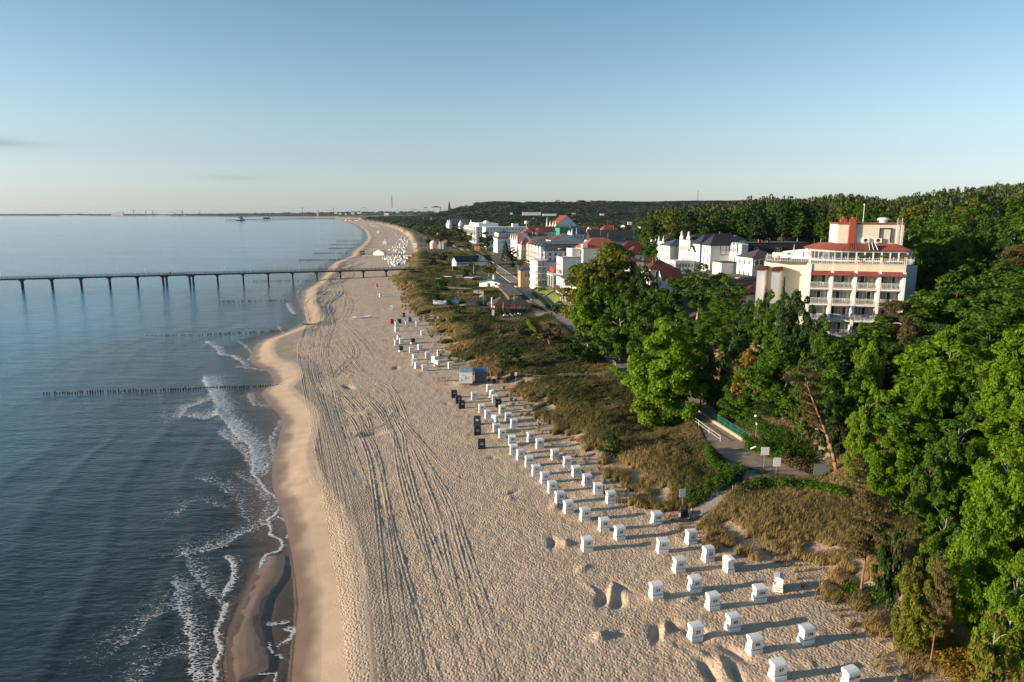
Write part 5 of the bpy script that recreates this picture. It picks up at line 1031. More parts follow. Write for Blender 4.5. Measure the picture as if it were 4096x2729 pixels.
def low_wall(name, label, P, w, h, m, cat="wall"):
    c = smooth_line(P, 1.5); o0 = c[0].copy(); mb = MB(); top = []; V = []
    for i, p in enumerate(c):
        t = (c[min(i + 1, len(c) - 1)] - c[max(0, i - 1)]).normalized(); n = Vector((t.y, -t.x, 0)) * w / 2; zg = gz(p.x, p.y) - o0.z; q = p - o0
        V.append([(q.x - n.x, q.y - n.y, zg - .4), (q.x + n.x, q.y + n.y, zg - .4), (q.x + n.x, q.y + n.y, zg + h), (q.x - n.x, q.y - n.y, zg + h)])
    P2 = [x for v in V for x in v]; F = []
    for i in range(len(V) - 1):
        for k in range(4): F.append((i * 4 + k, i * 4 + (k + 1) % 4, (i + 1) * 4 + (k + 1) % 4, (i + 1) * 4 + k))
    F += [(0, 3, 2, 1), tuple(len(P2) - 4 + k for k in range(4))]; o = mb.poly(P2, F).build(name, m, None, o0); return tag(o, label, cat)
stone = mat("pale sandstone", (.42, .34, .24), .9, bump=.03, bscale=3, var=.25, vscale=2)
low_wall("retaining_wall", "low pale stone wall under the green mesh fence along the promenade", gf, .5, .55, stone)
railing("mesh_fence", "green wire mesh fence on the low pale stone wall", [p + Vector((.05, .1, .5)) for p in gf], 1.25, gm, (.05, .6, 1.2), 1.6, .14, "fence")
railing("mesh_fence", "green wire mesh fence running behind the round stone wall", [ground(z4, a, b) for a, b in ((-170, 260), (-120, 300), (-60, 340), (20, 380))], 1.2, gm, (.05, .6, 1.15), 1.8, .2, "fence")
rw = ground(z4, 130, 440); m = MB()
pts = [(cos(a) * 4.0, sin(a) * 4.0) for a in np.linspace(pi * 1.02, pi * 1.78, 14)]; ptsi = [(x * .88, y * .88) for x, y in pts]
P = [(x, y, -1) for x, y in pts] + [(x, y, -1) for x, y in ptsi] + [(x, y, 2.3) for x, y in pts] + [(x, y, 2.3) for x, y in ptsi]; n = len(pts); F = [(i, i + 1, 2 * n + i + 1, 2 * n + i) for i in range(n - 1)] + [(n + i + 1, n + i, 3 * n + i, 3 * n + i + 1) for i in range(n - 1)] + [(2 * n + i, 2 * n + i + 1, 3 * n + i + 1, 3 * n + i) for i in range(n - 1)] + [(0, 2 * n, 3 * n, n), (n - 1, 2 * n - 1, 4 * n - 1, 3 * n - 1)]
r = empty("round_wall", rw + Vector((2.6, 3.4, 0)), 0, "round sandstone retaining wall with a small dark opening beside the promenade", "wall"); m.poly(P, F).build("wall", stone, r); MB().box(-3.35, -2.55, -3.3, -2.9, -.1, .9).build("opening", dark, r).rotation_euler = (0, 0, 0)
def lamp(f, u, v, h, label, m=metal, double=False):
    p = ground(f, u, v); r = empty("street_lamp", p, 0, label, "lamp"); MB().tube((0, 0, -.2), (0, 0, h), .07, .045, 8).build("pole", m, r); MB().lathe([(.05, h), (.22, h + .08), (.22, h + .2), (.08, h + .32), (.02, h + .36)], 10).build("lamp_head", white, r)
lamp(z8p, 985, 318, 5.2, "dark street lamp at the end of the green mesh fence", blackp); lamp(z8p, 1004, 285, 3.6, "pale pole with a blue plate beside the dark street lamp")
lamp(v5, 2038, 820, 4.2, "street lamp in front of the round dark shrub at the junction"); lamp(v5, 1725, 420, 4, "street lamp at the lower steps of the terraced lawn"); lamp(v5, 1265, 320, 4.5, "street lamp on the promenade beside the hut with the blue-green roof"); lamp(v5, 1540, 330, 4.5, "lamp pole on the forecourt before the round glazed villa")
for i, (u, v) in enumerate(((1290, 392), (1432, 438), (1552, 488), (1658, 545))):
    p = ground(z8p, u, v); m = MB(); N = 9; a0 = [Vector((-.33 * cos(pi * k / N), 0, .55 + .33 * sin(pi * k / N))) for k in range(N + 1)]; a0 = [Vector((-.33, 0, -.1))] + a0 + [Vector((.33, 0, -.1))]
    for a, b in zip(a0[:-1], a0[1:]): m.tube(a, b, .028, n=6)
    m.build("bicycle_stand", metal, None, p, radians(20)); tag(bpy.context.scene.objects[-1] if False else COL.objects[-1], ["bicycle stand hoop farthest left, deepest in the shade", "second bicycle stand hoop from the left", "third bicycle stand hoop, before the dry leaves", "bicycle stand hoop nearest the wooden stairs"][i], "bicycle stand", "metal bicycle hoops by the trees")
def stairs():
    a = ground(z8p, 1780, 585); b = a + Vector((7.2, 2.5, 0)); b.z = a.z + 3.2; r = empty("wooden_stairs", a, math.atan2(b.y - a.y, b.x - a.x), "wide pale wooden stairs climbing into the wood beside the leaning pine", "stairs"); L = math.hypot(b.x - a.x, b.y - a.y); n = 14
    for i in range(n): MB().box(i * L / n, (i + 1.05) * L / n, -1.3, 1.3, i * 3.2 / n - .3, (i + 1) * 3.2 / n).build("step", mat("pale steps", (.42, .29, .18), .85, var=.2), r)
    for sy in (-1.35, 1.35):
        m = MB(); m.tube((0, sy, 1.0), (L, sy, 4.2), .03, n=6).tube((0, sy, .55), (L, sy, 3.75), .025, n=6)
        for k in range(5): m.tube((L * k / 4, sy, 3.2 * k / 4 - .3), (L * k / 4, sy, 3.2 * k / 4 + 1.0), .03, n=6)
        m.build("handrail", mat("green-grey railing", (.12, .26, .22), .5), r)
    MB().tube((1.6, -1.5, 0), (1.6, -1.5, 3.0), .04, n=6).build("sign_post", metal, r); MB().box(1.3, 1.9, -1.56, -1.53, 2.1, 2.55).build("sign_plate", mat("green sign plate", (.02, .3, .2), .5), r)
stairs()
# promenade and paths, laid just above the ground
pave = mat("grey paving", (.28, .225, .18), .9, bump=.008, bscale=8, var=.22, vscale=.8); pave_r = mat("reddish paving", (.26, .19, .15), .9, bump=.008, bscale=8, var=.2, vscale=.8); pathm = mat("trodden path", (.30, .24, .18), .95, bump=.02, bscale=3, var=.25, vscale=1.0); kerbm = mat("pale kerb stone", (.46, .44, .41), .85, var=.12)
def strip(name, P, w, m, dz=.03, kind="structure", off=0.0, thick=0.0, label=None, flat=False):
    c = smooth_line(P, 1.5); A = np.array([(p.x, p.y, p.z) for p in c]); T = np.gradient(A[:, :2], axis=0); T /= np.linalg.norm(T, axis=1)[:, None]; N = np.stack([T[:, 1], -T[:, 0]], -1); ks = [-.5, -.25, 0, .25, .5] if w > 1 else [-.5, .5]
    V = []; n = len(c)
    wl = np.full(n, w) if not callable(w) else None
    zc = np.maximum(A[:, 2], 0)
    for k in ks:
        q = A[:, :2] + N * (off + k * w); zz = zc if flat else np.maximum(land(q[:, 0], q[:, 1], False), 0); V.append(np.column_stack([q, zz + dz + thick]))
    ids = np.arange(len(ks) * n).reshape(len(ks), n); F = np.stack([ids[:-1, :-1], ids[:-1, 1:], ids[1:, 1:], ids[1:, :-1]], -1).reshape(-1, 4); v = np.concatenate(V)
    if thick:
        base = len(v); v = np.concatenate([v, v - np.array([0, 0, thick + .1])]); F = np.concatenate([F, np.stack([ids[0, 1:], ids[0, :-1], ids[0, :-1] + base, ids[0, 1:] + base], -1), np.stack([ids[-1, :-1], ids[-1, 1:], ids[-1, 1:] + base, ids[-1, :-1] + base], -1)])
    o = obj(name, np_mesh(name, v, F, m)); tag(o, kind=kind); return o
PR = [Vector(p) for p in prom]
strip("promenade", PR[1:10], 5.6, pave, .06, flat=True); strip("promenade", PR[9:], 6.0, pave, .065, flat=True)
strip("kerb", PR[9:18], .3, kerbm, .06, off=3.2, thick=.12, flat=True); strip("kerb", PR[9:18], .3, kerbm, .06, off=-3.2, thick=.12, flat=True)
sqp = [G(a, b, 5.0) for a, b in ((2900, 1762), (3010, 1802), (3150, 1862), (3262, 1908), (3245, 1935), (3100, 1925), (2980, 1912), (2930, 1880), (2870, 1790))]; tag(MB().prism([(q.x, q.y) for q in sqp], 4.2, 5.085).build("square", pave), kind="structure")
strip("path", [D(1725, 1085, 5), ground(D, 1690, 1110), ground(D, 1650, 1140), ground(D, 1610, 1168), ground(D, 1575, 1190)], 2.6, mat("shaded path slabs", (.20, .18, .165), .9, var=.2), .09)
strip("path", [ground(D, 1175, 872), ground(D, 1250, 872), ground(D, 1350, 868), ground(D, 1420, 858), ground(D, 1460, 852)], 2.0, pathm, .07)
strip("path", [ground(D, 1245, 705), ground(D, 1275, 735), ground(D, 1305, 748)], 9.0, pave_r, .07)
strip("forecourt", [ground(v5, 1240, 400), ground(v5, 1420, 360), ground(v5, 1620, 350)], 14, pave_r, .05)
# ---------------------------------------------------------------- buildings
WHT = mat("white render", (.72, .71, .69), .85, bump=.006, bscale=4, var=.05, vscale=.6); CRM = mat("cream render", (.66, .58, .44), .85, bump=.006, bscale=5, var=.06, vscale=.5); GRY = mat("grey white render", (.58, .58, .56), .85, var=.06, vscale=.6)
PNK = mat("pink render", (.62, .44, .37), .85, var=.06); YEL = mat("pale yellow render", (.66, .58, .40), .85, var=.06); ORG = mat("orange render", (.62, .28, .09), .85, var=.08); ORL = mat("apricot render", (.66, .40, .20), .85, var=.08); SGE = mat("sage render", (.55, .56, .46), .85, var=.05)
def tile_mat(name, c1, c2, sc=3.0):
    n = NT(name); w = n.t.nodes.new("ShaderNodeTexCoord").outputs["Object"]; wv = n.t.nodes.new("ShaderNodeTexWave"); wv.inputs["Scale"].default_value = sc; wv.bands_direction = 'Z'; n.L(w, wv.inputs[0])
    c = n.mix(n.rng(n.noise(.7, 5, .6, w), .3, .7), c1, c2); n.L(c, n.b.inputs["Base Color"]); n.b.inputs["Roughness"].default_value = .75; n.L(n.bump(wv.outputs["Fac"], .05), n.b.inputs["Normal"]); return n.m
RED = tile_mat("red roof tiles", (.15, .034, .024), (.23, .06, .038)); DRD = tile_mat("dark red roof tiles", (.075, .015, .013), (.13, .03, .022)); ORR = tile_mat("orange roof tiles", (.34, .09, .04), (.42, .13, .06)); SLT = tile_mat("black slate", (.014, .016, .022), (.035, .038, .046)); BLS = tile_mat("blue slate", (.035, .06, .085), (.06, .09, .12)); FLT = asphalt
BRN = tile_mat("brown thatch roof", (.055, .04, .03), (.10, .075, .055)); TEAL = tile_mat("blue-green sheet roof", (.10, .22, .25), (.17, .30, .32), 6)
GLS = mat("window glass", (.03, .04, .05), .08, spec=.8); GLG = mat("green balcony glass", (.16, .24, .22), .12, spec=.7); FRM = mat("white window frame", (.72, .72, .70), .6); CPR = tile_mat("copper red sheet", (.20, .045, .03), (.29, .075, .045), 1.0); BRK = mat("red brick", (.26, .055, .032), .9, bump=.01, bscale=20, var=.2, vscale=6); TMB = mat("black timber", (.03, .025, .022), .8); CUR = mat("pale curtain behind glass", (.30, .30, .26), .25, spec=.6, var=.15, vscale=3)
_wm = {}
def win_mesh(w, h, bars=1, arch=False, glass=None, frame=None):
    key = (round(w, 2), round(h, 2), bars, arch, glass, frame)
    if key in _wm: return _wm[key]
    pn = MB().box(-w / 2, w / 2, -.01, .02, 0, h).mesh('pane', glass or GLS); m = MB(); f = .07
    m.box(-w / 2 - .02, -w / 2 + f, -.05, -.01, 0, h, 0).box(w / 2 - f, w / 2 + .02, -.05, -.01, 0, h, 0).box(-w / 2, w / 2, -.052, -.012, h - f, h + .02, 0).box(-w / 2 - .05, w / 2 + .05, -.09, -.012, -.06, f * .6, 0)
    for k in range(bars): x = -w / 2 + w * (k + 1) / (bars + 1); m.box(x - .03, x + .03, -.048, -.012, f, h - f, 0)
    if h > 1.2: m.box(-w / 2 + f, w / 2 - f, -.046, -.012, h * .68, h * .68 + .05, 0)
    me = (m.mesh("window", frame or FRM), pn); _wm[key] = me; return me
class House:
    """local frame: x along the front towards the right, y into the building, z up"""
    def __init__(s, x, y, ang, label, cat="building", z=None, group=None, name="town_house"):
        s.z = gz(x, y) - .2 if z is None else z; s.r = empty(name, (x, y, s.z), ang, label, cat, group)
    def part(s, name, mb, m): return mb.build(name, m, s.r)
    def wall(s, x0, x1, y0, y1, z0, z1, m, name="wall"): return s.part(name, MB().box(x0, x1, y0, y1, z0 - (3.0 if z0 == 0 else 0), z1), m)
    def hip(s, x0, x1, y0, y1, z0, h, m, e=.35, ridge=None, name="roof"):
        x0 -= e; x1 += e; y0 -= e; y1 += e; w = x1 - x0; d = y1 - y0; k = min(w, d) / 2 if ridge is None else ridge
        a = [(x0, y0, z0), (x1, y0, z0), (x1, y1, z0), (x0, y1, z0), (x0, y0, z0 + .12), (x1, y0, z0 + .12), (x1, y1, z0 + .12), (x0, y1, z0 + .12)]
        if w >= d: t = [(x0 + k, (y0 + y1) / 2, z0 + h), (x1 - k - .001, (y0 + y1) / 2, z0 + h)]; F = [(4, 5, 9, 8), (5, 6, 9), (6, 7, 8, 9), (7, 4, 8)]
        else: t = [((x0 + x1) / 2, y0 + k, z0 + h), ((x0 + x1) / 2, y1 - k, z0 + h)]; F = [(4, 5, 8), (5, 6, 9, 8), (6, 7, 9), (7, 4, 8, 9)]
        return s.part(name, MB().poly(a + t, F + [(0, 3, 2, 1), (0, 1, 5, 4), (1, 2, 6, 5), (2, 3, 7, 6), (3, 0, 4, 7)]), m)
    def gable(s, x0, x1, y0, y1, z0, h, m, wm, along='x', e=.35, name="roof"):
        t = .14
        if along == 'x':
            ym = (y0 + y1) / 2; o = MB().profile([(y0 - e, z0 - e * h / (ym - y0)), (ym, z0 + h), (y1 + e, z0 - e * h / (ym - y0)), (y1 + e, z0 - e * h / (ym - y0) + t), (ym, z0 + h + t), (y0 - e, z0 - e * h / (ym - y0) + t)], x0 - e, x1 + e); s.part("gable", MB().profile([(y0, z0), (y1, z0), (ym, z0 + h - .02)], x0, x1), wm)
        else:
            xm = (x0 + x1) / 2; k = e * h / (xm - x0); o = MB(); q = [(x0 - e, z0 - k), (xm, z0 + h), (x1 + e, z0 - k), (x1 + e, z0 - k + t), (xm, z0 + h + t), (x0 - e, z0 - k + t)]
            o.poly([(a, y0 - e, b) for a, b in q] + [(a, y1 + e, b) for a, b in q], [(0, 5, 4, 1), (1, 4, 3, 2), (6, 7, 10, 11), (7, 8, 9, 10), (5, 11, 10, 4), (4, 10, 9, 3), (0, 1, 7, 6), (1, 2, 8, 7), (0, 6, 11, 5), (2, 3, 9, 8)])
            s.part("gable", MB().poly([(x0, y0, z0), (x1, y0, z0), (xm, y0, z0 + h - .02), (x0, y1, z0), (x1, y1, z0), (xm, y1, z0 + h - .02)], [(0, 1, 2), (3, 5, 4), (0, 3, 4, 1), (0, 2, 5, 3), (1, 4, 5, 2)]), wm)
        return s.part(name, o, m)
    def flat(s, x0, x1, y0, y1, z, m, e=.2, t=.25): return s.part("roof", MB().box(x0 - e, x1 + e, y0 - e, y1 + e, z, z + t), m)
    def mans(s, x0, x1, y0, y1, z0, h, m, inset=.8, e=.15): 
        s.part("roof", MB().box(x0 - e, x1 + e, y0 - e, y1 + e, z0, z0 + h, 0, inset, inset), m); return s.part("roof_deck", MB().box(x0 + inset - e - .1, x1 - inset + e + .1, y0 + inset - e - .1, y1 - inset + e + .1, z0 + h, z0 + h + .15), FLT)
    def win(s, x, y, z, side='f', w=1.1, h=1.5, bars=1, glass=None, name="window"):
        fm, pm = win_mesh(w, h, bars, False, glass); o = obj(name, fm, s.r, (x, y, z)); obj('pane', pm, o); o.rotation_euler.z = {'f': 0, 'l': -pi / 2, 'r': pi / 2, 'b': pi}[side]; return o
    def wins(s, side, c0, c1, n, at, z0, dz, rows, w=1.1, h=1.5, bars=1, glass=None, skip=()):
        for r in range(rows):
            for k in range(n):
                if (r, k) in skip: continue
                c = c0 + (c1 - c0) * (k + .5) / n; x, y = (c, at) if side in 'fb' else (at, c)
                off = {'f': (0, -.015), 'l': (-.015, 0), 'r': (.015, 0), 'b': (0, .015)}[side]; s.win(x + off[0], y + off[1], z0 + dz * r, side, w, h, bars, glass)
    def chimney(s, x, y, z, h=1.4, m=None): s.part("chimney", MB().box(x - .35, x + .35, y - .25, y + .25, z, z + h).box(x - .42, x + .42, y - .32, y + .32, z + h, z + h + .12), m or BRK)
    def balcony(s, side, c, at, z, w=3.0, d=1.1, m=None, rm=None):
        m2 = MB(); T = {'f': lambda a, b: (a, at - b), 'l': lambda a, b: (at - b, a)}[side]
        def bx(a0, a1, b0, b1, z0, z1): p, q = T(a0, b0), T(a1, b1); m2.box(min(p[0], q[0]), max(p[0], q[0]), min(p[1], q[1]), max(p[1], q[1]), z0, z1)
        bx(c - w / 2, c + w / 2, .02, d, z - .15, z); bx(c - w / 2, c + w / 2, d - .05, d, z + .95, z + 1.0); bx(c - w / 2, c - w / 2 + .05, .02, d, z + .95, z + 1.0); bx(c + w / 2 - .05, c + w / 2, .02, d, z + .95, z + 1.0)
        n = max(3, int(w / .3))
        for k in range(n + 1): a = c - w / 2 + (w - .05) * k / n; bx(a, a + .04, d - .04, d, z, z + .95)
        s.part("balcony", m2, m or FRM)
    def spire(s, x, y, z, r=.7, h=3.0, m=None):
        s.part("gable_spire", MB().lathe([(r, z), (r * .95, z + h * .25), (r * .55, z + h * .4), (r * .62, z + h * .5), (r * .22, z + h * .75), (r * .25, z + h * .8), (.03, z + h)], 8, x, y), m or WHT)
ST = math.atan2(.985, -.17) - pi / 2 - .0           # the street runs almost straight away from the camera
def near_corner(u, y): return (u - 2048) / FPX * y, y
def zt_(v, y): t = y / (CP + (1364.5 - v) / FPX * SP); return CAM_H + t * (-SP + (1364.5 - v) / FPX * CP)
def street_house(u, y, W, L, v_eave, label, wallm=WHT, endm=None, ang=ST, z=None, name="town_house"):
    """u = column of the corner between sea front and camera-facing end; x is along the end wall, y along the street"""
    x, y = near_corner(u, y); h = House(x, y, ang, label, name=name, z=z); h.H = zt_(v_eave, y) - h.z; h.W = W; h.L = L; h.wall(0, W, 0, L, 0, h.H, wallm); return h
v6f = lambda x, y: (2550 + x * .29737, 880 + y * .29737); v4f = lambda x, y: (2100 + x * .25489, 880 + y * .25489); v3f = lambda x, y: (1700 + x * .2124, 860 + y * .2124)
# --- white villas on the rise
u, v = v6f(685, 275); h = street_house(u, 250, 22, 9.5, v, "white villa with twin curved gables on its sea front and a wide blank side wall")
for yy in (1.7, 7.8): h.part("gable_front", MB().poly([(-.12, yy - 1.4, h.H - 1), (-.12, yy + 1.4, h.H - 1), (-.12, yy + 1.25, h.H + .9), (-.12, yy + .55, h.H + 1.7), (-.12, yy + .25, h.H + 2.7), (-.12, yy, h.H + 3.2), (-.12, yy - .25, h.H + 2.7), (-.12, yy - .55, h.H + 1.7), (-.12, yy - 1.25, h.H + .9)] + [(.35, a, b) for a, b in ((yy - 1.4, h.H - 1), (yy + 1.4, h.H - 1), (yy + 1.25, h.H + .9), (yy + .55, h.H + 1.7), (yy + .25, h.H + 2.7), (yy, h.H + 3.2), (yy - .25, h.H + 2.7), (yy - .55, h.H + 1.7), (yy - 1.25, h.H + .9))], [tuple(range(8, -1, -1)), tuple(range(9, 18))] + [(i, (i + 1) % 9, 9 + (i + 1) % 9, 9 + i) for i in range(9)]), WHT); h.win(-.15, yy, h.H + .1, 'l', .9, 1.3)
h.wins('l', .3, 9.2, 5, 0, .6, 3.2, 3, 1.0, 1.9); h.hip(0, 22, 0, 9.5, h.H, 2.2, SLT, .3); h.chimney(14, 5, h.H + 1.4); h.part("satellite_dish", MB().lathe([(.1, 0), (.6, .25), (.62, .3), (.1, .05)], 12), WHT).location = (19, 3, h.H + 1.2)
u, v = v6f(820, 330); h = street_house(u, 243, 5.5, 6, v, "white tower house with pointed black pyramid roof, left of the pair")
h.hip(0, 5.5, 0, 6, h.H, 3.2, SLT, .5, 2.7); h.wins('l', .5, 5.5, 2, 0, h.H - 2.2, -3.1, 3, .9, 1.6); h.wins('f', .5, 5.2, 1, 0, h.H - 2.6, -3.1, 2, .9, 1.4); h.part("finial", MB().tube((2.75, 3, h.H + 3), (2.75, 3, h.H + 4.2), .06, .02), SLT)
u, v = v6f(962, 350); h = street_house(u, 232, 11.5, 6.5, v, "white tower house with black pyramid roof and half-timbered top floor, right of the pair")
h.hip(0, 11.5, 0, 6.5, h.H, 3.8, SLT, .5, 3.2); h.wins('l', .5, 6, 2, 0, h.H - 2.4, -3.2, 3, 1.0, 1.7); m = MB()
for a in (3.5, 5.6, 7.7, 9.8, 11.35): m.box(a, a + .16, -.05, -.003, h.H - 3.1, h.H)
for b in (h.H - 3.1, h.H - 1.5): m.box(3.5, 11.5, -.052, -.004, b, b + .16)
h.part("timber_frame", m, TMB); h.part("finial", MB().tube((5.7, 3.2, h.H + 3.6), (5.7, 3.2, h.H + 5), .06, .02), SLT)
u, v = v6f(750, 420); h = street_house(u, 246, 3.2, 4, v, "narrow white gabled link between the twin-gabled villa and the tower house"); h.gable(0, 3.2, 0, 4, h.H, 1.8, SLT, WHT, 'x'); h.wins('l', .4, 3.6, 2, 0, h.H - 2.0, -3.0, 3, .8, 1.5)
u, v = v6f(1385, 455); h = street_house(u, 225, 26, 14, v, "long white villa with three pointed dormers between round corner turrets and black mansard roof", WHT)
h.mans(.6, 26, .6, 13.4, h.H, 3.3, SLT, 1.2); 
for yy in (.9, 12.6): h.part("corner_turret", MB().box(-.35, 2.0, yy - 1.0, yy + 1.0, h.H - .5, h.H + 2.9).box(-.5, 2.1, yy - 1.1, yy + 1.1, h.H + 2.9, h.H + 3.2, 0, .3, .3), WHT); h.win(-.37, yy, h.H + .6, 'l', .8, 1.6)
for yy in (4.4, 6.8, 9.2):
    h.part("dormer", MB().box(-.1, 1.6, yy - .85, yy + .85, h.H, h.H + 2.0).poly([(-.1, yy - .95, h.H + 2.0), (-.1, yy + .95, h.H + 2.0), (-.1, yy, h.H + 3.5), (1.6, yy - .95, h.H + 2.0), (1.6, yy + .95, h.H + 2.0), (1.6, yy, h.H + 3.5)], [(0, 2, 1), (3, 4, 5), (0, 3, 5, 2), (1, 2, 5, 4), (0, 1, 4, 3)]), WHT); h.win(-.12, yy, h.H + .4, 'l', 1.0, 1.4)
h.wins('l', .8, 13.4, 5, 0, h.H - 3.0, -3.3, 3, 1.0, 1.9); h.chimney(7.2, 2.2, h.H + 2.5, 1.8); h.chimney(-0.0 + 12, 5, h.H + 2.6, 1.2)
for a in (4.2, 12.5): h.part("roof_dormer", MB().box(a, a + 2.1, .3, 2.2, h.H + .1, h.H + 2.1), SLT); h.win(a + 1.05, .28, h.H + .5, 'f', 1.4, 1.4)
u, v = v6f(1535, 515); h = street_house(u, 205, 9.0, 9.5, v, "white villa with low olive-brown hipped roof beside the three-dormer villa", WHT); h.hip(0, 9, 0, 9.5, h.H, 2.3, BRN, .6); h.wins('l', .5, 9, 3, 0, h.H - 2.1, -3.4, 3, 1.1, 1.5); h.wins('f', .5, 8.5, 5, 0, h.H - 2.1, -3.4, 1, 1.1, 1.5)
u, v = v6f(1120, 580); h = street_house(u, 215, 5.5, 6, v, "small white flat-roofed annex at the foot of the three-dormer villa", WHT); h.flat(0, 5.5, 0, 6, h.H, FLT)
u, v = v6f(420, 350); h = street_house(u, 262, 8.5, 9, v, "sage-white villa with blue-grey roof beside the tall dark tree", SGE); h.hip(0, 8.5, 0, 9, h.H, 2.4, BLS, .6); h.wins('l', .6, 8.5, 3, 0, h.H - 2.6, -3.2, 3, 1.0, 1.6)
h = street_house(2550 + 500 * .29737, 238, 7, 7, 880 + 560 * .29737, "low white veranda building with glazed front below the sage-white villa", WHT); h.flat(0, 7, 0, 7, h.H, WHT, .4, .2); h.wins('f', .2, 6.8, 6, 0, h.H - 2.0, -3, 1, .9, 1.4); h.wins('l', .2, 6.8, 6, 0, h.H - 2.0, -3, 1, .9, 1.4)
u, v = v6f(170, 665); h = street_house(u, 225, 8.5, 8, v, "house with a large dark red hipped roof behind the green treetops", GRY); h.hip(0, 8.5, 0, 8, h.H, 3.0, DRD, .8); h.wins('f', .5, 8, 2, 0, h.H - 2.2, -3, 1, 1.2, 1.3); h.chimney(2, 2.5, h.H + 2, 1.6)
u, v = v6f(340, 800); h = street_house(u, 182, 5.5, 4.6, v, "small white gabled house with a red roof peeping out of the treetops", WHT); h.gable(0, 5.5, 0, 4.6, h.H, 2.6, DRD, WHT, 'x'); h.wins('l', .4, 4.2, 2, 0, h.H - 1.9, -2.9, 2, 1.1, 1.6); h.balcony('l', 2.3, 0, h.H - 2.8, 3.6, 1.0)
u, v = v6f(1480, 1000); h = street_house(u, 152, 8, 11, v, "low building with a broad red tiled roof left of the cream hotel", WHT, z=None); h.hip(0, 8, 0, 11, h.H, 2.2, DRD, .8); h.part("satellite_dish", MB().lathe([(.1, 0), (.7, .3), (.72, .36), (.1, .05)], 12), WHT).location = (3, 10, h.H + 2.4)
# --- red and black roofed houses behind the olive tree
u, v = v4f(1040, 330); x, y = near_corner(u, 392); h = House(x, y, ST, "huge steep black roof of the long hall behind the red-roofed houses"); h.H = zt_(v, y) - h.z; h.wall(0, 35, 0, 16, 0, h.H, GRY); h.gable(0, 35, 0, 16, h.H, zt_(880 + 160 * .25489, 400) - (h.z + h.H), SLT, TMB, 'x', .6); h.chimney(14.5, 5, h.H + 6, 2.4); h.part("antenna", MB().tube((6, 3, h.H + 3), (6, 3, h.H + 6.5), .06), metal); h.part("vent_pipe", MB().tube((10, 2, h.H + 1), (10, 2, h.H + 4.5), .08), metal)
u, v = v4f(905, 450); h = street_house(u, 318, 19, 13, v, "pinkish white house with bright orange-red hipped roof behind the olive tree", mat("warm white render", (.74, .68, .60), .85, var=.05)); h.hip(0, 19, 0, 13, h.H, 4.8, ORR, .8); h.wins('l', 1, 12.5, 4, 0, h.H - 2.5, -3.1, 3, 1.0, 1.6); h.flat(-4.5, -.4, 3, 13, h.H - .6, WHT, .1, .3); h.wall(-4.5, -.4, 3, 13, 0, h.H - .7, WHT, "bay"); h.part("dormer_window", MB().box(-.5, 2.2, -.4, 2.4, h.H, h.H + 1.9, 0, .2, .2), WHT)
u, v = v4f(1640, 550); h = street_house(u, 300, 6.5, 9, v, "white house end with dark red roof right of the olive tree", WHT); h.hip(0, 6.5, 0, 9, h.H, 3.6, DRD, .8); h.wins('f', .5, 6, 2, 0, h.H - 2.3, -3, 2, 1.0, 1.5)
u, v = v4f(1500, 480); h = street_house(u, 312, 13, 10, v, "white house with wide dark red roof in the shade below the black hall roof", WHT); h.hip(0, 13, 0, 10, h.H, 4.2, DRD, .8); h.wins('f', 5, 12.5, 3, 0, h.H - 2.3, -3, 2, 1.0, 1.5)
u, v = v4f(1650, 665); h = street_house(u, 270, 5.2, 7, v, "small white wing with a red lean-to roof under the dark red roofs", WHT); h.hip(0, 5.2, 0, 7, h.H, 1.6, DRD, .6); h.wins('f', .5, 5, 2, 0, h.H - 2.1, -3, 1, 1.0, 1.4)
# --- the white wall restaurant building and its lattice terrace
u, v = v4f(585, 595); h = street_house(u, 300, 8.2, 11, v, "tall blank white wall building with roof terrace and red parasols on its sea side", WHT); H = h.H
h.part("parapet", MB().box(-.15, 8.35, -.15, .1, H, H + .3).box(-.15, .1, .1, 11, H, H + .3), mat("red-brown coping", (.30, .14, .10), .8))
m = MB()
for k in range(12): a = k * 8 / 11; m.box(a, a + .05, -.1, -.05, H + .3, H + 1.2)
m.box(0, 8.05, -.1, -.05, H + 1.15, H + 1.2); h.part("railing", m, FRM); h.wins('l', .8, 10.5, 5, 0, H - 3.9, -3, 1, 1.3, 1.5); h.wins('l', .8, 10.5, 4, 0, H - 7.4, -3, 1, 1.6, 2.2); h.part("terrace", MB().box(-4.5, -.05, -1, 11, H - 8.0, H - 7.6), GRY)
for k in (-.6, 4, 9): h.part("pillar", MB().box(-4.3, -3.7, k, k + .6, H - 13, H - 8.0), WHT)
m = MB()
for k in range(24): a = -1 + k * .5; m.box(-4.48, -4.43, a, a + .05, H - 7.6, H - 6.7)
m.box(-4.48, -4.43, -1, 11, H - 6.7, H - 6.64); h.part("terrace_railing", m, FRM); m = MB()
for (zz, n_) in ((H + .35, 5),):
    for k in range(n_): h.part("lamp_globe", MB().tube((.6 + 1.6 * k, .4, H), (.6 + 1.6 * k, .4, H + 1.3), .03).lathe([(.04, H + 1.3), (.2, H + 1.42), (.2, H + 1.55), (.04, H + 1.7)], 8, .6 + 1.6 * k, .4), FRM)
par_m = mat("folded red parasol cloth", (.50, .05, .045), .8, var=.15)
def parasol(p, hgt, label, r0=.3, m=None): r = empty("parasol", p, 0, label, "parasol", None if m else "folded red parasols"); MB().tube((0, 0, 0), (0, 0, hgt + .2), .03, n=6).build("pole", metal, r); MB().lathe([(.06, hgt * .25), (r0, hgt * .4), (r0 * .9, hgt * .6), (r0 * .45, hgt * .85), (.04, hgt + .1)], 8).build("canopy", m or par_m, r)
for k, lab in enumerate(("leftmost", "second", "third", "rightmost")): q = h.r.matrix_basis @ Vector((-3.4, 1.2 + (3 - k) * 2.1, H - 7.6)); parasol(q, 3.6, f"{lab} of the four large folded red parasols on the white building's sea terrace", .5)
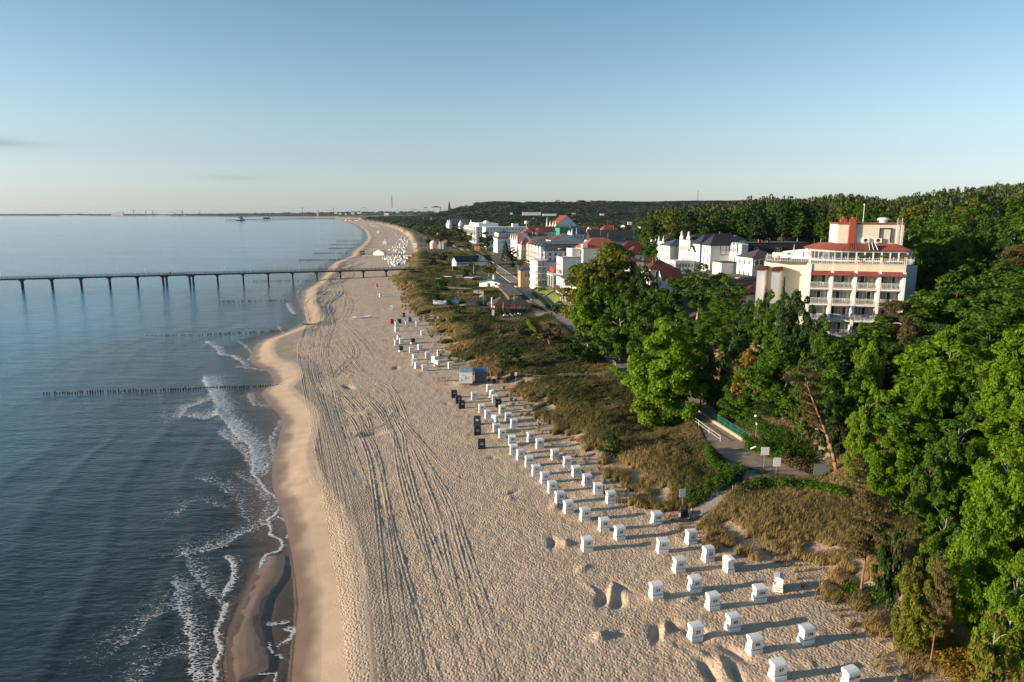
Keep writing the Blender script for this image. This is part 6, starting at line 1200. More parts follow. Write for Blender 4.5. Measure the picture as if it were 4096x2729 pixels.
u, v = v4f(810, 995); h = street_house(u, 243, 9.5, 21, v, "low restaurant with grey flat roof, concrete lattice railing and white pillars", GRY); H = h.H; h.flat(-.3, 9.5, -.2, 22, H, FLT, .1, .15); m = MB()
for k in range(22):
    for j in range(3): a = k * .98; m.box(-.52, -.42, a, a + .12, H - 1.6 + j * .55, H - 1.2 + j * .55)
    m.box(-.5, -.44, k * .98 + .4, k * .98 + .52, H - 1.6, H - .1)
for j in range(4): m.box(-.54, -.40, -.1, 22, H - 1.7 + j * .5, H - 1.6 + j * .5)
h.part("lattice_railing", m, WHT)
for k in range(6): h.part("pillar", MB().box(-.9, -.55, k * 4, k * 4 + .4, -2, H - 1.7), WHT)
# --- round glazed villa
x, y = near_corner(2153, 318); h = House(x, y, ST, "white villa with a round glazed tower of balconies shining in the sun"); H = zt_(880 + 640 * .25489, 318) - h.z; R = 4.2
h.part("tower", MB().lathe([(R - .7, -2), (R - .7, H)], 28), GLG)
for k in range(4): zf = k * H / 4 + .3; h.part("balcony_floor", MB().lathe([(R - .1, zf), (R, zf + .05), (R, zf + .35), (R - .1, zf + .4)], 28), WHT); 
for k in range(3): zf = k * H / 4 + .7; h.part("balcony_glass", MB().lathe([(R - .06, zf), (R - .03, zf), (R - .03, zf + .9), (R - .06, zf + .9)], 28), mat("pale balcony glass", (.45, .52, .52), .1, alpha=.45))
for k in range(14): a = 2 * pi * k / 14; h.part("mullion", MB().box(-.07, .07, -.07, .07, 0, H), WHT).location = (cos(a) * (R - .62), sin(a) * (R - .62), 0)
m = MB(); n = 10; an = np.linspace(pi * 1.02, pi * 1.42, n); P = [(cos(a) * (R - .35), sin(a) * (R - .35), z_) for z_ in (-1, H) for a in an]; h.part("curved_wall", m.poly(P, [(i, i + 1, n + i + 1, n + i) for i in range(n - 1)]), WHT)
h.part("roof", MB().lathe([(R - .1, H), (R + .1, H + .1), (R + .1, H + .45), (R - .2, H + .5)], 28), GRY); h.wall(R - 1.2, R + 6, .5, 9, 0, H - .6, WHT); h.flat(R - 1.2, R + 6, .5, 9, H - .6, FLT); h.wins('f', R, R + 5, 2, .5, 1, 3.2, 1, 1.1, 1.5)
h.part("orange_canopy", MB().lathe([(.1, H + .2), (1.5, H - .4), (1.5, H - .6), (.1, H - .2)], 8, -R - .6, 1.5), ORR)
u, v = v5(1475, 135).x, 0
h = street_house(2100 + 5 * .25489 - 20, 322, 5.0, 5, 1050 + 130 * .2549, "small orange pavilion with blue-grey hipped roof in front of the round glazed villa", ORL); h.hip(0, 5.0, 0, 5, h.H, 1.5, BLS, .5); h.wins('f', 1.8, 4.8, 2, 0, h.H - 3.2, -3.2, 1, 1.1, 2.6); h.wins('l', .5, 4.5, 1, 0, h.H - 3.2, -3.2, 1, 1.1, 2.4)
# --- the big white hotel with dark mansard
u, v = v4f(300, 490); h = street_house(u, 430, 27, 52, v, "large white apartment hotel with dark mansard roof and stepped bays capped by blue slate pyramids", WHT); H = h.H; h.mans(0, 27, 0, 52, H, 4.0, BLS, .7); h.wins('f', 2, 26, 7, 0, H - 3.0, -3.1, 2, 1.6, 1.9); h.wins('f', 14, 26, 4, .35, H + .6, 0, 1, 2.0, 2.6); h.part("round_window", MB().lathe([(.3, 0), (1.3, .05), (1.3, .3), (.3, .35)], 16), FRM).location = (10, -.1, H + 1.2)
h.r.children[-1].rotation_euler = (pi / 2, 0, 0)
for k in range(5):
    y0 = 1 + k * 10.2; h.wall(-2.0, .1, y0, y0 + 6, 0, H + 2.6, WHT if k < 4 else YEL, "bay"); h.hip(-2.0, 3, y0, y0 + 6, H + 2.6, 2.6, BLS if k < 4 else ORR, .4, 2.0)
    h.wins('l', y0 + .5, y0 + 5.5, 3, -2.0, 1.2, 3.0, int((H + 1) / 3), 1.2, 1.7); h.balcony('l', y0 + 8, 0, H - 2.6, 3.4, 1.4); h.balcony('l', y0 + 8, 0, H - 5.6, 3.4, 1.4); h.wins('f', -1.8, -.2, 1, y0, 1.2, 3.0, int((H + 1) / 3), 1.1, 1.6)
for a in (6, 12, 19, 24): h.part("roof_vent", MB().box(a, a + .6, 3, 3.6, H + 4.1, H + 5.0), metal)
u, v = v4f(400, 250); h = street_house(u, 488, 24, 16, 880 + 318 * .25489, "white gabled roof building with red tiles left of the black hall", WHT); h.gable(0, 24, 0, 16, h.H, 4.0, RED, WHT, 'y', .5)
u, v = v3f(1960, 560); h = street_house(1700 + 1815 * .2124, 500, 6.8, 16, v, "pinkish white villa with dark red roof and tall windows beside the conifer", mat("rosy white render", (.70, .62, .56), .85, var=.05)); h.hip(0, 6.8, 0, 16, h.H, 5.6, DRD, .6, 2.2); h.wins('f', .6, 6.4, 2, 0, 1.6, 3.8, 3, 1.0, 2.0); h.wins('l', .6, 15, 4, 0, 1.6, 3.8, 3, 1.1, 1.9); h.spire(.2, .6, h.H, .6, 3)
u, v = v3f(1735, 480); h = street_house(u, 535, 5.2, 30, v, "white villa row with slender pointed gable spires and dark roof", WHT); h.gable(0, 12, 0, 30, h.H, 6.5, DRD, WHT, 'y'); h.wins('l', 1, 29, 8, 0, 1.5, 3.4, 4, 1.1, 1.8)
for yy in (.5, 9, 19, 29): h.spire(0, yy, h.H - .5, .9, 5.5)
u, v = v3f(1365, 445); h = street_house(u, 585, 13, 24, v, "tall white corner building with red mansard band and blue slate turret", WHT); h.mans(0, 13, 0, 24, h.H, 1.4, RED, .8); h.wall(1, 12.4, 1, 23, h.H + 1.5, h.H + 4.6, GRY, "attic"); h.hip(1, 12.4, 1, 23, h.H + 4.6, 2.2, BLS, .4); h.wins('f', 1, 12, 4, 0, 1.5, 3.5, 4, 1.0, 1.5, skip=((0, 1), (1, 0), (1, 2))); h.wins('l', 1, 23, 6, 0, 1.5, 3.5, 4, 1.1, 1.7); h.wins('f', 1.5, 12, 5, 1, h.H + 2.2, 0, 1, 1.0, 1.4)
for xx, lab, rm, wm in ((1820, "white house with tangled red hipped roofs behind the pinkish villa", RED, WHT), (2010, "red-roofed house with small dormers left of the blue slate pyramids", RED, YEL)):
    u, v = v3f(xx, 400); h = street_house(u, 540, 12, 14, v, lab, wm); h.hip(0, 12, 0, 14, h.H, 6, rm, .5, 3); h.part("dormer", MB().box(3, 5, -.3, 2, h.H + .5, h.H + 2.5), WHT); h.win(4, -.33, h.H + 1, 'f', 1.2, 1.2); h.spire(.5, .5, h.H, .7, 3.4); h.chimney(8, 5, h.H + 3.5, 2)
# --- stepped hotel, turreted villa and others beyond
u, v = v3f(970, 230); h = street_house(u, 750, 30, 120, v, "long white stepped hotel with glass-green balcony front at the far end of the street", WHT); H = h.H; h.flat(0, 30, 0, 120, H, WHT, .3, .3)
for k in range(5): h.part("balcony_band", MB().box(-1.8, -.05, 2, 118, 1 + k * H / 5.2, 2.1 + k * H / 5.2), GLG if k % 2 else WHT)
for k in range(7): h.part("partition", MB().box(-2.0, -.06, 3 + k * 18, 3.6 + k * 18, 0, H), WHT)
h.wall(4, 26, 10, 100, H + .3, H + 3.6, WHT, "penthouse"); h.flat(4, 26, 10, 100, H + 3.6, WHT); h.part("roof_dome", MB().lathe([(4, H + 3.8), (3.6, H + 5.4), (2.2, H + 6.6), (.2, H + 7)], 14, 14, 20), WHT); h.wins('f', 1, 29, 8, 0, 2, 3.4, 5, 1.6, 1.8)
u, v = v3f(1150, 235); h = street_house(u, 690, 46, 26, v, "white flat-roofed wing with rows of dark windows right of the stepped hotel", WHT); h.flat(0, 46, 0, 26, h.H, WHT, .3, .3); h.wins('f', 1, 45, 14, 0, h.H - 2.8, -3.4, 2, 1.3, 1.6); h.wall(28, 34, 4, 12, h.H + .3, h.H + 3.5, WHT, "lift_house")
u, v = v3f(1550, 260); h = street_house(u, 705, 14, 20, v, "plain white low block at the right end of the long hotel", WHT); h.flat(0, 14, 0, 20, h.H, WHT, .3, .3)
u, v = v3f(480, 210); h = street_house(u, 960, 30, 22, v, "turreted old villa with dark slate roof and white corner towers", PNK); h.hip(0, 30, 0, 22, h.H, 10, BLS, .6, 5); h.wins('l', 1, 21, 4, 0, 1.5, 4, 4, 1.6, 2.2); h.wins('f', 1, 28, 5, 0, 1.5, 4, 3, 1.6, 2.2)
for xx, yy in ((-.5, 20), (0, 0), (30, 0)): h.part("corner_tower", MB().lathe([(3, -2), (3, h.H + 2), (3.3, h.H + 2), (1.6, h.H + 5), (.1, h.H + 9)], 10, xx, yy), WHT)
u, v = v3f(600, 225); h = street_house(u + 18, 930, 14, 16, v, "cream villa with pointed white corner tower right of the turreted villa", YEL); h.hip(0, 14, 0, 16, h.H, 5, RED, .5, 4); h.part("corner_tower", MB().lathe([(3, -2), (3, h.H + 3), (3.4, h.H + 3), (.1, h.H + 9)], 10, 0, 0), WHT); h.wins('f', 1, 13, 3, 0, 1.5, 4, 3, 1.4, 2)
# green netted house and others in the town behind
u, v = v4f(535, 130); h = street_house(u, 600, 24, 18, v, "house wrapped in green scaffold netting beside the bright red roof", mat("green scaffold netting", (.02, .25, .17), .7, bump=.03, bscale=2, var=.2)); h.flat(0, 24, 0, 18, h.H, BLS)
u, v = v4f(480, 100); h = street_house(u, 625, 16, 26, v, "white stepped-gable house with steep bright red roof", WHT); h.gable(0, 20, 0, 26, h.H, 9.5, RED, WHT, 'y', .5); [h.spire(0, yy, h.H - 1, 1.3, 6) for yy in (2, 12, 24)]; h.wins('l', 1, 25, 6, 0, 2, 3.8, 3, 1.2, 2)
u, v = v4f(715, 220); h = street_house(u, 520, 24, 12, v, "row of small white gables with slender spires before the black hall roof", WHT); h.gable(0, 24, 0, 12, h.H, 3, SLT, WHT, 'x'); [h.spire(xx, -.2, h.H - .5, .8, 5) for xx in (.5, 4, 12, 15, 23)]; h.wins('f', 1, 23, 8, 0, h.H - 3, -3.4, 2, 1.1, 1.9)
u, v = v4f(1210, 170); h = street_house(u, 600, 14, 12, v, "distant house with dark red gabled roof and brick chimney behind the black hall roof", DRD); h.hip(0, 14, 0, 12, h.H, 5, RED, .5, 4); h.chimney(5, 4, h.H + 5, 4)
u, v = v4f(60, 190); h = street_house(u, 610, 40, 14, v, "long house with rusty red roof and blue-grey turret between the villas", GRY); h.gable(0, 40, 0, 14, h.H, 4.5, DRD, GRY, 'x'); h.wins('f', 12, 38, 9, 0, h.H - 3, -3.4, 2, 1.1, 1.7); h.part("corner_tower", MB().lathe([(2.6, h.H - 4), (2.6, h.H + 2), (3, h.H + 2), (.1, h.H + 7)], 8, 38, 0), BLS); h.part("spire", MB().lathe([(1.6, h.H), (1.2, h.H + 4), (.1, h.H + 13)], 8, 18, 8), SGE)
u, v = v4f(1770, 240); h = street_house(u, 420, 9, 9, 880 + 185 * .25489, "small yellowish house at the edge of the wood right of the black hall roof", YEL); h.flat(0, 9, 0, 9, h.H, WHT); h.wins('f', .6, 8.5, 3, 0, h.H - 2.4, -3, 1, 1.1, 1.4)
for k, (uu, vv, yy, lab) in enumerate(((2160, 252, 290, "white curved gable tip of a villa behind the sage-white villa"), (2040, 268, 300, "white gabled villa half hidden by the tall dark tree"))):
    u, v = v4f(uu, vv + 90); h = street_house(u, yy, 8, 8, v, lab, WHT); h.hip(0, 8, 0, 8, h.H, 2, SLT); h.spire(.3, 1.5, h.H - .3, .6, 2.6); h.spire(.3, 6.5, h.H - .3, .6, 2.6); h.wins('l', .5, 7.5, 3, 0, h.H - 2.2, -3.1, 3, 1, 1.7)
def tiny_house(u, v, vt, w, label, m=WHT, rm=None, y=None, h_=None):
    p = ground(lambda a, b, z=0: G(a, b, z), u, v) if y is None else Vector((near_corner(u, y)[0], y, 0)); s = p.y / FPX; hh = House(p.x, p.y, 0, label, z=None if y is None else zt_(v, y)); W = w * s; H = max(2.5, (v - vt) * s); hh.wall(0, W, 0, W * .7, .01, H, m); (hh.hip(0, W, 0, W * .7, H, H * .4, rm, .5) if rm else hh.flat(0, W, 0, W * .7, H, m)); hh.wins('f', .5, W - .5, max(2, int(W / 5)), 0, H * .45, 0, 1, min(1.6, W / 9), H * .22) if y is None or y < 1200 else None
for u, v, vt, w, y, lab, m, rm in ((1545, 862, 853, 18, 1500, "white cottage with red roof on the wooded hillside", WHT, RED), (1592, 853, 848, 8, 1550, "tiny cream house on the wooded hillside", YEL, None), (1650, 843, 836, 20, 1650, "pale grey house high on the wooded hill", GRY, None), (1730, 842, 830, 36, 1650, "big white villa high on the wooded hill", WHT, BLS), (1700, 838, 832, 14, 1720, "small white house left of the big hillside villa", WHT, BLS), (2090, 862, 850, 72, 1300, "long white apartment block far behind the town", GRY, None), (2170, 864, 856, 52, 1250, "white flat block right of the far apartment block", GRY, None), (2040, 858, 852, 10, 1400, "tiny white house left of the far apartment block", WHT, None), (2285, 858, 853, 14, 1300, "small house with pinkish walls far behind the town", PNK, RED), (2395, 862, 856, 16, 1150, "long pale low building far behind the black hall roof", WHT, None), (2505, 900, 890, 16, 640, "pale house among the trees left of the wood", GRY, None), (1727, 880, 871, 5, 1100, "tiny orange gable house in the dark coastal trees", ORG, ORR), (3690, 1010, 988, 30, 165, "small white house with red roof behind the trees right of the hotel", WHT, RED),
                                   (1350, 856, 851, 9, 3300, "first white house in the distant resort beyond the bay", WHT, None), (1366, 859, 854, 9, 3300, "second white house in the distant resort, slightly lower", WHT, None), (1415, 858, 849, 12, 3000, "cream house in the distant resort beside the big wheel", YEL, RED), (1440, 856, 850, 14, 3100, "wide white house in the distant resort under the big wheel", WHT, None), (1390, 860, 855, 8, 3100, "small cream house in the distant resort", YEL, None)):
    tiny_house(u, v, vt, w, lab, m, rm, y)
# pavilion and gates at the old promenade, long hall, huts, restaurant
p = ground(G, 1700 + 160 * .2124, 860 + 640 * .2124); h = House(p.x, p.y, 0, "round pink pavilion with a grey domed roof near the pier head", z=p.z); s_ = p.y / FPX; R = 65 * .2124 * s_; h.part("wall", MB().lathe([(R, -1), (R, 100 * .2124 * s_)], 16), PNK); h.part("roof", MB().lathe([(R + .3, 100 * .2124 * s_), (R * .75, 135 * .2124 * s_), (R * .4, 150 * .2124 * s_), (.2, 165 * .2124 * s_)], 16), GRY); h.part("annex", MB().box(R, R * 2, -2, 3, -1, 4), WHT)
for k, (xx, lab) in enumerate(((278, "white gate column with a red and blue flag near the pier head"), (335, "plain pale gate column right of the flagged one"))):
    p = ground(G, 1700 + xx * .2124, 860 + 640 * .2124); s_ = p.y / FPX; r = empty("gate_column", p, 0, lab, "column"); MB().box(-.9, .9, -.6, .6, -.5, 120 * .2124 * s_).build("shaft", WHT, r); MB().box(-1.1, 1.1, -.8, .8, 120 * .2124 * s_, 140 * .2124 * s_, 0, .7, .5).build("cap", PNK, r)
    if k == 0: MB().box(-3.5, -.5, -.03, .03, 7.6, 9.6).build("flag", redw, r)
p = ground(G, 1827, 1072); p2 = ground(G, 1966, 1060); a = math.atan2(p2.y - p.y, p2.x - p.x); L = (p2 - p).xy.length; h = House(p.x, p.y, a, "long black-roofed hall with white timber-framed front gable beside the promenade", z=p.z); h.wall(0, L, 0, 8, 0, 4.2, WHT); h.gable(0, L, 0, 8, 4.2, 3.2, SLT, WHT, 'x', .7); h.gable(L * .58, L * .86, -1.5, 4, 4.0, 3.4, SLT, WHT, 'y', .4, "gable_roof"); m = MB()
for k in range(5): m.box(L * .6 + k * L * .06, L * .6 + k * L * .06 + .15, -1.56, -1.5, 3.9, 5.4)
m.box(L * .59, L * .85, -1.565, -1.505, 4.9, 5.05); h.part("timber_frame", m, TMB); h.wins('f', 1, L * .5, 8, 0, 2.0, 3, 1, 1.3, 1.2); [h.part("pillar", MB().box(-1.6 + k * .8, -1.2 + k * .8, -1.5, -1.1, 0, 4.4), WHT) for k in range(2)]
p = ground(v5, 850, 400); p2 = ground(v5, 1172, 392); L = (p2 - p).xy.length; h = House(p.x, p.y, math.atan2(p2.y - p.y, p2.x - p.x), "white hut with blue-green curved sheet roof, blue door and ball-topped chimney", z=p.z - .1); hw = 95 * .25489 / FPX * p.y; h.wall(0, L, 0, 9, 0, hw, WHT); h.gable(0, L, 0, 9, hw, 1.1, TEAL, WHT, 'y', .7); h.part("door", MB().box(L * .41, L * .54, -.05, 0, 0, 2.6), mat("dark blue door", (.02, .05, .14), .5)); h.part("window", MB().box(L * .77, L * .88, -.05, 0, 1.8, 2.7), GLS); h.part("chimney", MB().box(L * .5, L * .58, 4, 4.9, hw + .6, hw + 2.6).lathe([(.1, hw + 2.6), (.45, hw + 2.9), (.5, hw + 3.2), (.1, hw + 3.6)], 10, L * .54, 4.4), WHT); h.part("plinth", MB().box(-.3, L + .3, -.6, -.08, -1.2, .05), GRY)
p = ground(v5, 1095, 795); p2 = ground(v5, 1625, 770); L = (p2 - p).xy.length; h = House(p.x, p.y, math.atan2(p2.y - p.y, p2.x - p.x), "orange beach restaurant with brown hipped roofs and red and white shutters", z=p.z - .2); h.wall(0, L, 0, 9, 0, 2.9, ORG); h.hip(0, L * .45, 0, 9, 2.9, 2.4, BRN, .9); h.hip(L * .48, L, 0, 9, 2.9, 2.6, BRN, .9, None, "roof"); 
for k in range(4): h.part("shutter", MB().box(L * (.27 + .17 * k), L * (.38 + .17 * k), -.05, 0, 1.0, 2.6), mat("pale shutter", (.5, .55, .6), .6))
h.part("roof_fan", MB().box(L * .6, L * .7, 3, 4.5, 4.8, 5.3).tube((L * .62, 3.5, 5.2), (L * .62, 3.5, 6.2), .12), metal); h.part("white_column", MB().lathe([(.3, 0), (.28, 5.2), (.36, 5.4), (.1, 5.6)], 10, -.6, 3), WHT)
for k, (xx, yy, hh) in enumerate(((1232, 800, 4.2), (1290, 770, 2.6), (1405, 790, 3.0), (1495, 785, 2.6), (1207, 745, 2.4), (1516, 735, 2.4))):
    parasol(ground(v5, xx, yy), hh, ["tallest folded red parasol before the orange restaurant", "second folded red parasol before the orange restaurant", "folded red parasol in the middle of the restaurant hedge", "folded red parasol right of the middle one at the hedge", "folded red parasol at the orange restaurant's left corner", "folded red parasol by the restaurant's right shutter"][k], .22 if k else .32)
def plastic_chair(p, rz, label, group): r = empty("patio_chair", p, rz, label, "chair", group); MB().box(-.22, .22, -.22, .22, .42, .46).build("seat", WHT, r); MB().box(-.22, .22, .2, .24, .46, .9).build("backrest", WHT, r); [MB().box(a, a + .04, b, b + .04, 0, .42).build("leg", WHT, r) for a in (-.22, .18) for b in (-.22, .18)]
for k in range(14): plastic_chair(ground(v5, 1180 + k * 24, 842 + (k % 3) * 9 - k * .8), rnd.uniform(0, 6), "white patio chair on the restaurant terrace in front of the dark hedge", "white patio chairs on the restaurant terrace")
pa = ground(v5, 1165, 930); pb = ground(v5, 1590, 900); pc = ground(v5, 1600, 850); t = empty("terrace", pa, 0, "grey raised restaurant terrace with thin railing above the dune", "terrace"); q = [(0, 0), (pb.x - pa.x, pb.y - pa.y), (pb.x - pa.x + .5, pb.y - pa.y + 10), (0, 10)]; MB().prism(q, -1, .35).build("floor", asphalt, t); m = MB()
for k in range(13): e = Vector(q[0]).lerp(Vector(q[1]), k / 12); m.tube((e.x, e.y, .3), (e.x, e.y, 1.3), .03, n=5)
m.tube((q[0][0], q[0][1], 1.3), (q[1][0], q[1][1], 1.3), .03, n=5); m.build("railing", metal, t)
pa = ground(v5, 1320, 625); pb = ground(v5, 1150, 425); a = math.atan2(pb.y - pa.y, pb.x - pa.x); L = (pb - pa).xy.length; h = House(pa.x, pa.y, a - pi / 2, "long low wooden shed with dark flat roof running along the promenade", z=pa.z - .2); h.wall(0, 5.2, 0, L, 0, 2.7, wood); h.part("roof", MB().poly([(-.5, -.5, 2.7), (5.8, -.5, 3.1), (5.8, L + .5, 3.1), (-.5, L + .5, 2.7), (-.5, -.5, 2.9), (5.8, -.5, 3.3), (5.8, L + .5, 3.3), (-.5, L + .5, 2.9)], [(0, 3, 2, 1), (4, 5, 6, 7), (0, 1, 5, 4), (1, 2, 6, 5), (2, 3, 7, 6), (3, 0, 4, 7)]), asphalt); m = MB()
for k in range(int(L / .8)): m.box(-.03, 0, k * .8, k * .8 + .05, 0, 2.65)
h.part("board_gap", m, dark)
def shed(f, u0, u1, vb, hh, dd, wm, rm, label, mono=True):
    p = ground(f, u0, vb); p2 = ground(f, u1, vb); L = (p2 - p).xy.length; h = House(p.x, p.y, math.atan2(p2.y - p.y, p2.x - p.x), label, "shed", z=p.z - .1, name="garden_shed"); h.wall(0, L, 0, dd, 0, hh, wm); h.part("roof", MB().box(-.3, L + .3, -.3, dd + .3, hh, hh + .16), rm); h.part("door", MB().box(L * .4, L * .4 + .9, -.04, 0, 0, min(2, hh - .2)), dark); return h, L
shed(v5, 300, 735, 435, 1.9, 3, blackp, dark, "long low black fence-like shed left of the blue-green hut"); hh, L = shed(v5, 650, 915, 690, 2.2, 7, blackp, dark, "long black shed behind the flagpole with scattered boats")
shed(v5, 765, 920, 510, 2.2, 3, mat("brown block wall", (.20, .16, .12), .9, var=.2), asphalt, "small brown block shed below the blue-green hut"); shed(v5, 500, 590, 495, 1.4, 2.5, wood, BLS, "tiny hut with a grey-blue roof above the covered boat"); shed(v5, 485, 595, 265, 2.4, 4, dark, blackp, "small open black shelter above the long black shed"); shed(v5, 620, 740, 300, 2.2, 3, dark, white, "white table-like canopy left of the blue-green hut"); shed(v5, 870, 1000, 795, 2.0, 3, blackp, blackp, "black tarred shed in front of the flagpole"); shed(v5, 1010, 1060, 745, 2.2, 3, woodo, BRN, "small brown lean-to left of the orange restaurant"); shed(v5, 2200, 2270, 880, 2.6, 3, mat("brown steel", (.12, .07, .05), .7), dark, "rounded brown kiosk under the lime tree at the junction")
pf = ground(v5, 915, 690); r = empty("flagpole", pf, 0, "flagpole with a pale blue and white flag above the black shed", "flagpole"); MB().tube((0, 0, 0), (0, 0, 5.2), .05, .03).build("pole", FRM, r); MB().poly([(-.05, 0, 4.9), (-1.5, .1, 4.3), (-1.55, .1, 3.5), (-.05, 0, 4.1), (-.05, .02, 4.9), (-1.5, .12, 4.3), (-1.55, .12, 3.5), (-.05, .02, 4.1)], [(0, 1, 2, 3), (4, 7, 6, 5), (0, 4, 5, 1), (1, 5, 6, 2), (2, 6, 7, 3), (3, 7, 4, 0)]).build("flag", mat("pale blue flag", (.45, .6, .75), .8), r)
for i, (u, v, t_, lab) in enumerate(((435, 150, 0, "white flagpole banner at the dune edge near the long hall"), (765, 190, 40, "thin flagpole between the bushes and the long hall"), (487, 110, 10, "white pole beside the left end of the long hall"), (1460, 250, 60, "pale mast beside the orange pavilion"), (1290, 0, -150, "tall pale mast at the garden corner of the villa row"))):
    p = ground(v5, u, v) if i < 4 else ground(v3b, 1290, 745); hgt = ((v - t_) if i < 4 else 255 * .2124 / .2549) * .25489 / FPX * p.y; r = empty("mast", p, 0, lab, "mast"); MB().tube((0, 0, -.2), (0, 0, hgt), .12, .07).build("pole", FRM, r); MB().lathe([(.02, hgt), (.16, hgt + .1), (.02, hgt + .25)], 8).build("finial", FRM, r)
# terraced lawn with low walls
lw = mat("lawn", (.17, .19, .02), .95, bump=.03, bscale=8, var=.3, vscale=1.2)
def patch(name, pts, m, kind="structure", dz=.12, n=18):
    P = [ground(v5, a, b) for a, b in pts]; V = []
    for i in range(n + 1):
        for j in range(n + 1):
            s, t = i / n, j / n; q = P[0] * (1 - s) * (1 - t) + P[1] * s * (1 - t) + P[2] * s * t + P[3] * (1 - s) * t; V.append((q.x, q.y, gz(q.x, q.y) + dz))
    ids = np.arange((n + 1) ** 2).reshape(n + 1, n + 1); F = np.stack([ids[:-1, :-1], ids[1:, :-1], ids[1:, 1:], ids[:-1, 1:]], -1).reshape(-1, 4); o = obj(name, np_mesh(name, V, F, m, smooth=True)); tag(o, kind=kind)
patch("lawn", [(1850, 560), (1985, 665), (2200, 540), (2040, 460)], lw); patch("lawn", [(1745, 480), (1850, 535), (2020, 430), (1960, 385)], lw, dz=.1); patch("lawn", [(1640, 430), (1735, 480), (2010, 290), (1960, 235)], lw, dz=.1)
for k, (pts, lab) in enumerate((([(1855, 548), (1945, 495), (2020, 455)], "pale low wall stepping up between the lower and middle lawn"), ([(2060, 455), (2110, 490), (2165, 530)], "pale low wall along the top right of the lowest lawn"), ([(1690, 440), (1850, 350), (1985, 272)], "dark stepped wall between the upper lawns"))):
    low_wall("garden_wall", lab, [ground(v5, a, b) for a, b in pts], .4, .7, kerbm if k < 2 else wood)
hedge(v5, [(1700, 500), (1780, 560), (1880, 660), (1960, 730)], 3.0, 1.1, "dark", "long dark hedge between the promenade and the terraced lawn", seed=60, dens=9); hedge(v5, [(1960, 290), (2010, 260), (2040, 240)], 2, 1.5, "lime", "bright hedge at the top of the terraced lawn", seed=61, dens=9)
for k, (x0, y0, x1, y1) in enumerate(((600, 640, 760, 800), (700, 620, 880, 790), (830, 640, 960, 790), (900, 590, 1140, 780), (560, 560, 640, 680))):
    hedge(v3b, [(x0, y0), ((x0 + x1) / 2, (y0 + y1) / 2), (x1, y1)], 3, 1.2, "olive" if k % 2 else "green", ["leftmost", "second", "third", "rightmost", "small upper"][k] + " flower bed hedge of the promenade gardens", seed=70 + k, dens=4)
p = ground(v3b, 965, 660); p2 = ground(v3b, 1095, 680)
h = House(p.x, p.y, math.atan2(p2.y - p.y, p2.x - p.x) - .3, "orange kiosk with awning under the round tree by the villas", "kiosk", z=p.z, name="kiosk"); h.wall(0, (p2 - p).xy.length, 0, 5, 0, 5.5, ORG); h.flat(0, (p2 - p).xy.length, 0, 5, 5.5, BLS, .6)
p = ground(v3b, 1905, 175 + 560); r = empty("water_tower", (near_corner(1700 + 1905 * .2124, 640)[0], 640, gz(60, 640)), 0, "pale round-headed mast lamp rising over the red roofs", "mast"); zt2 = zt_(860 + 175 * .2124, 640) - r.location.z; MB().tube((0, 0, 0), (0, 0, zt2), .35, .2).build("pole", FRM, r); MB().lathe([(.3, zt2), (1.9, zt2 + .5), (1.9, zt2 + 2.8), (.3, zt2 + 3.4)], 10).build("head", GRY, r)
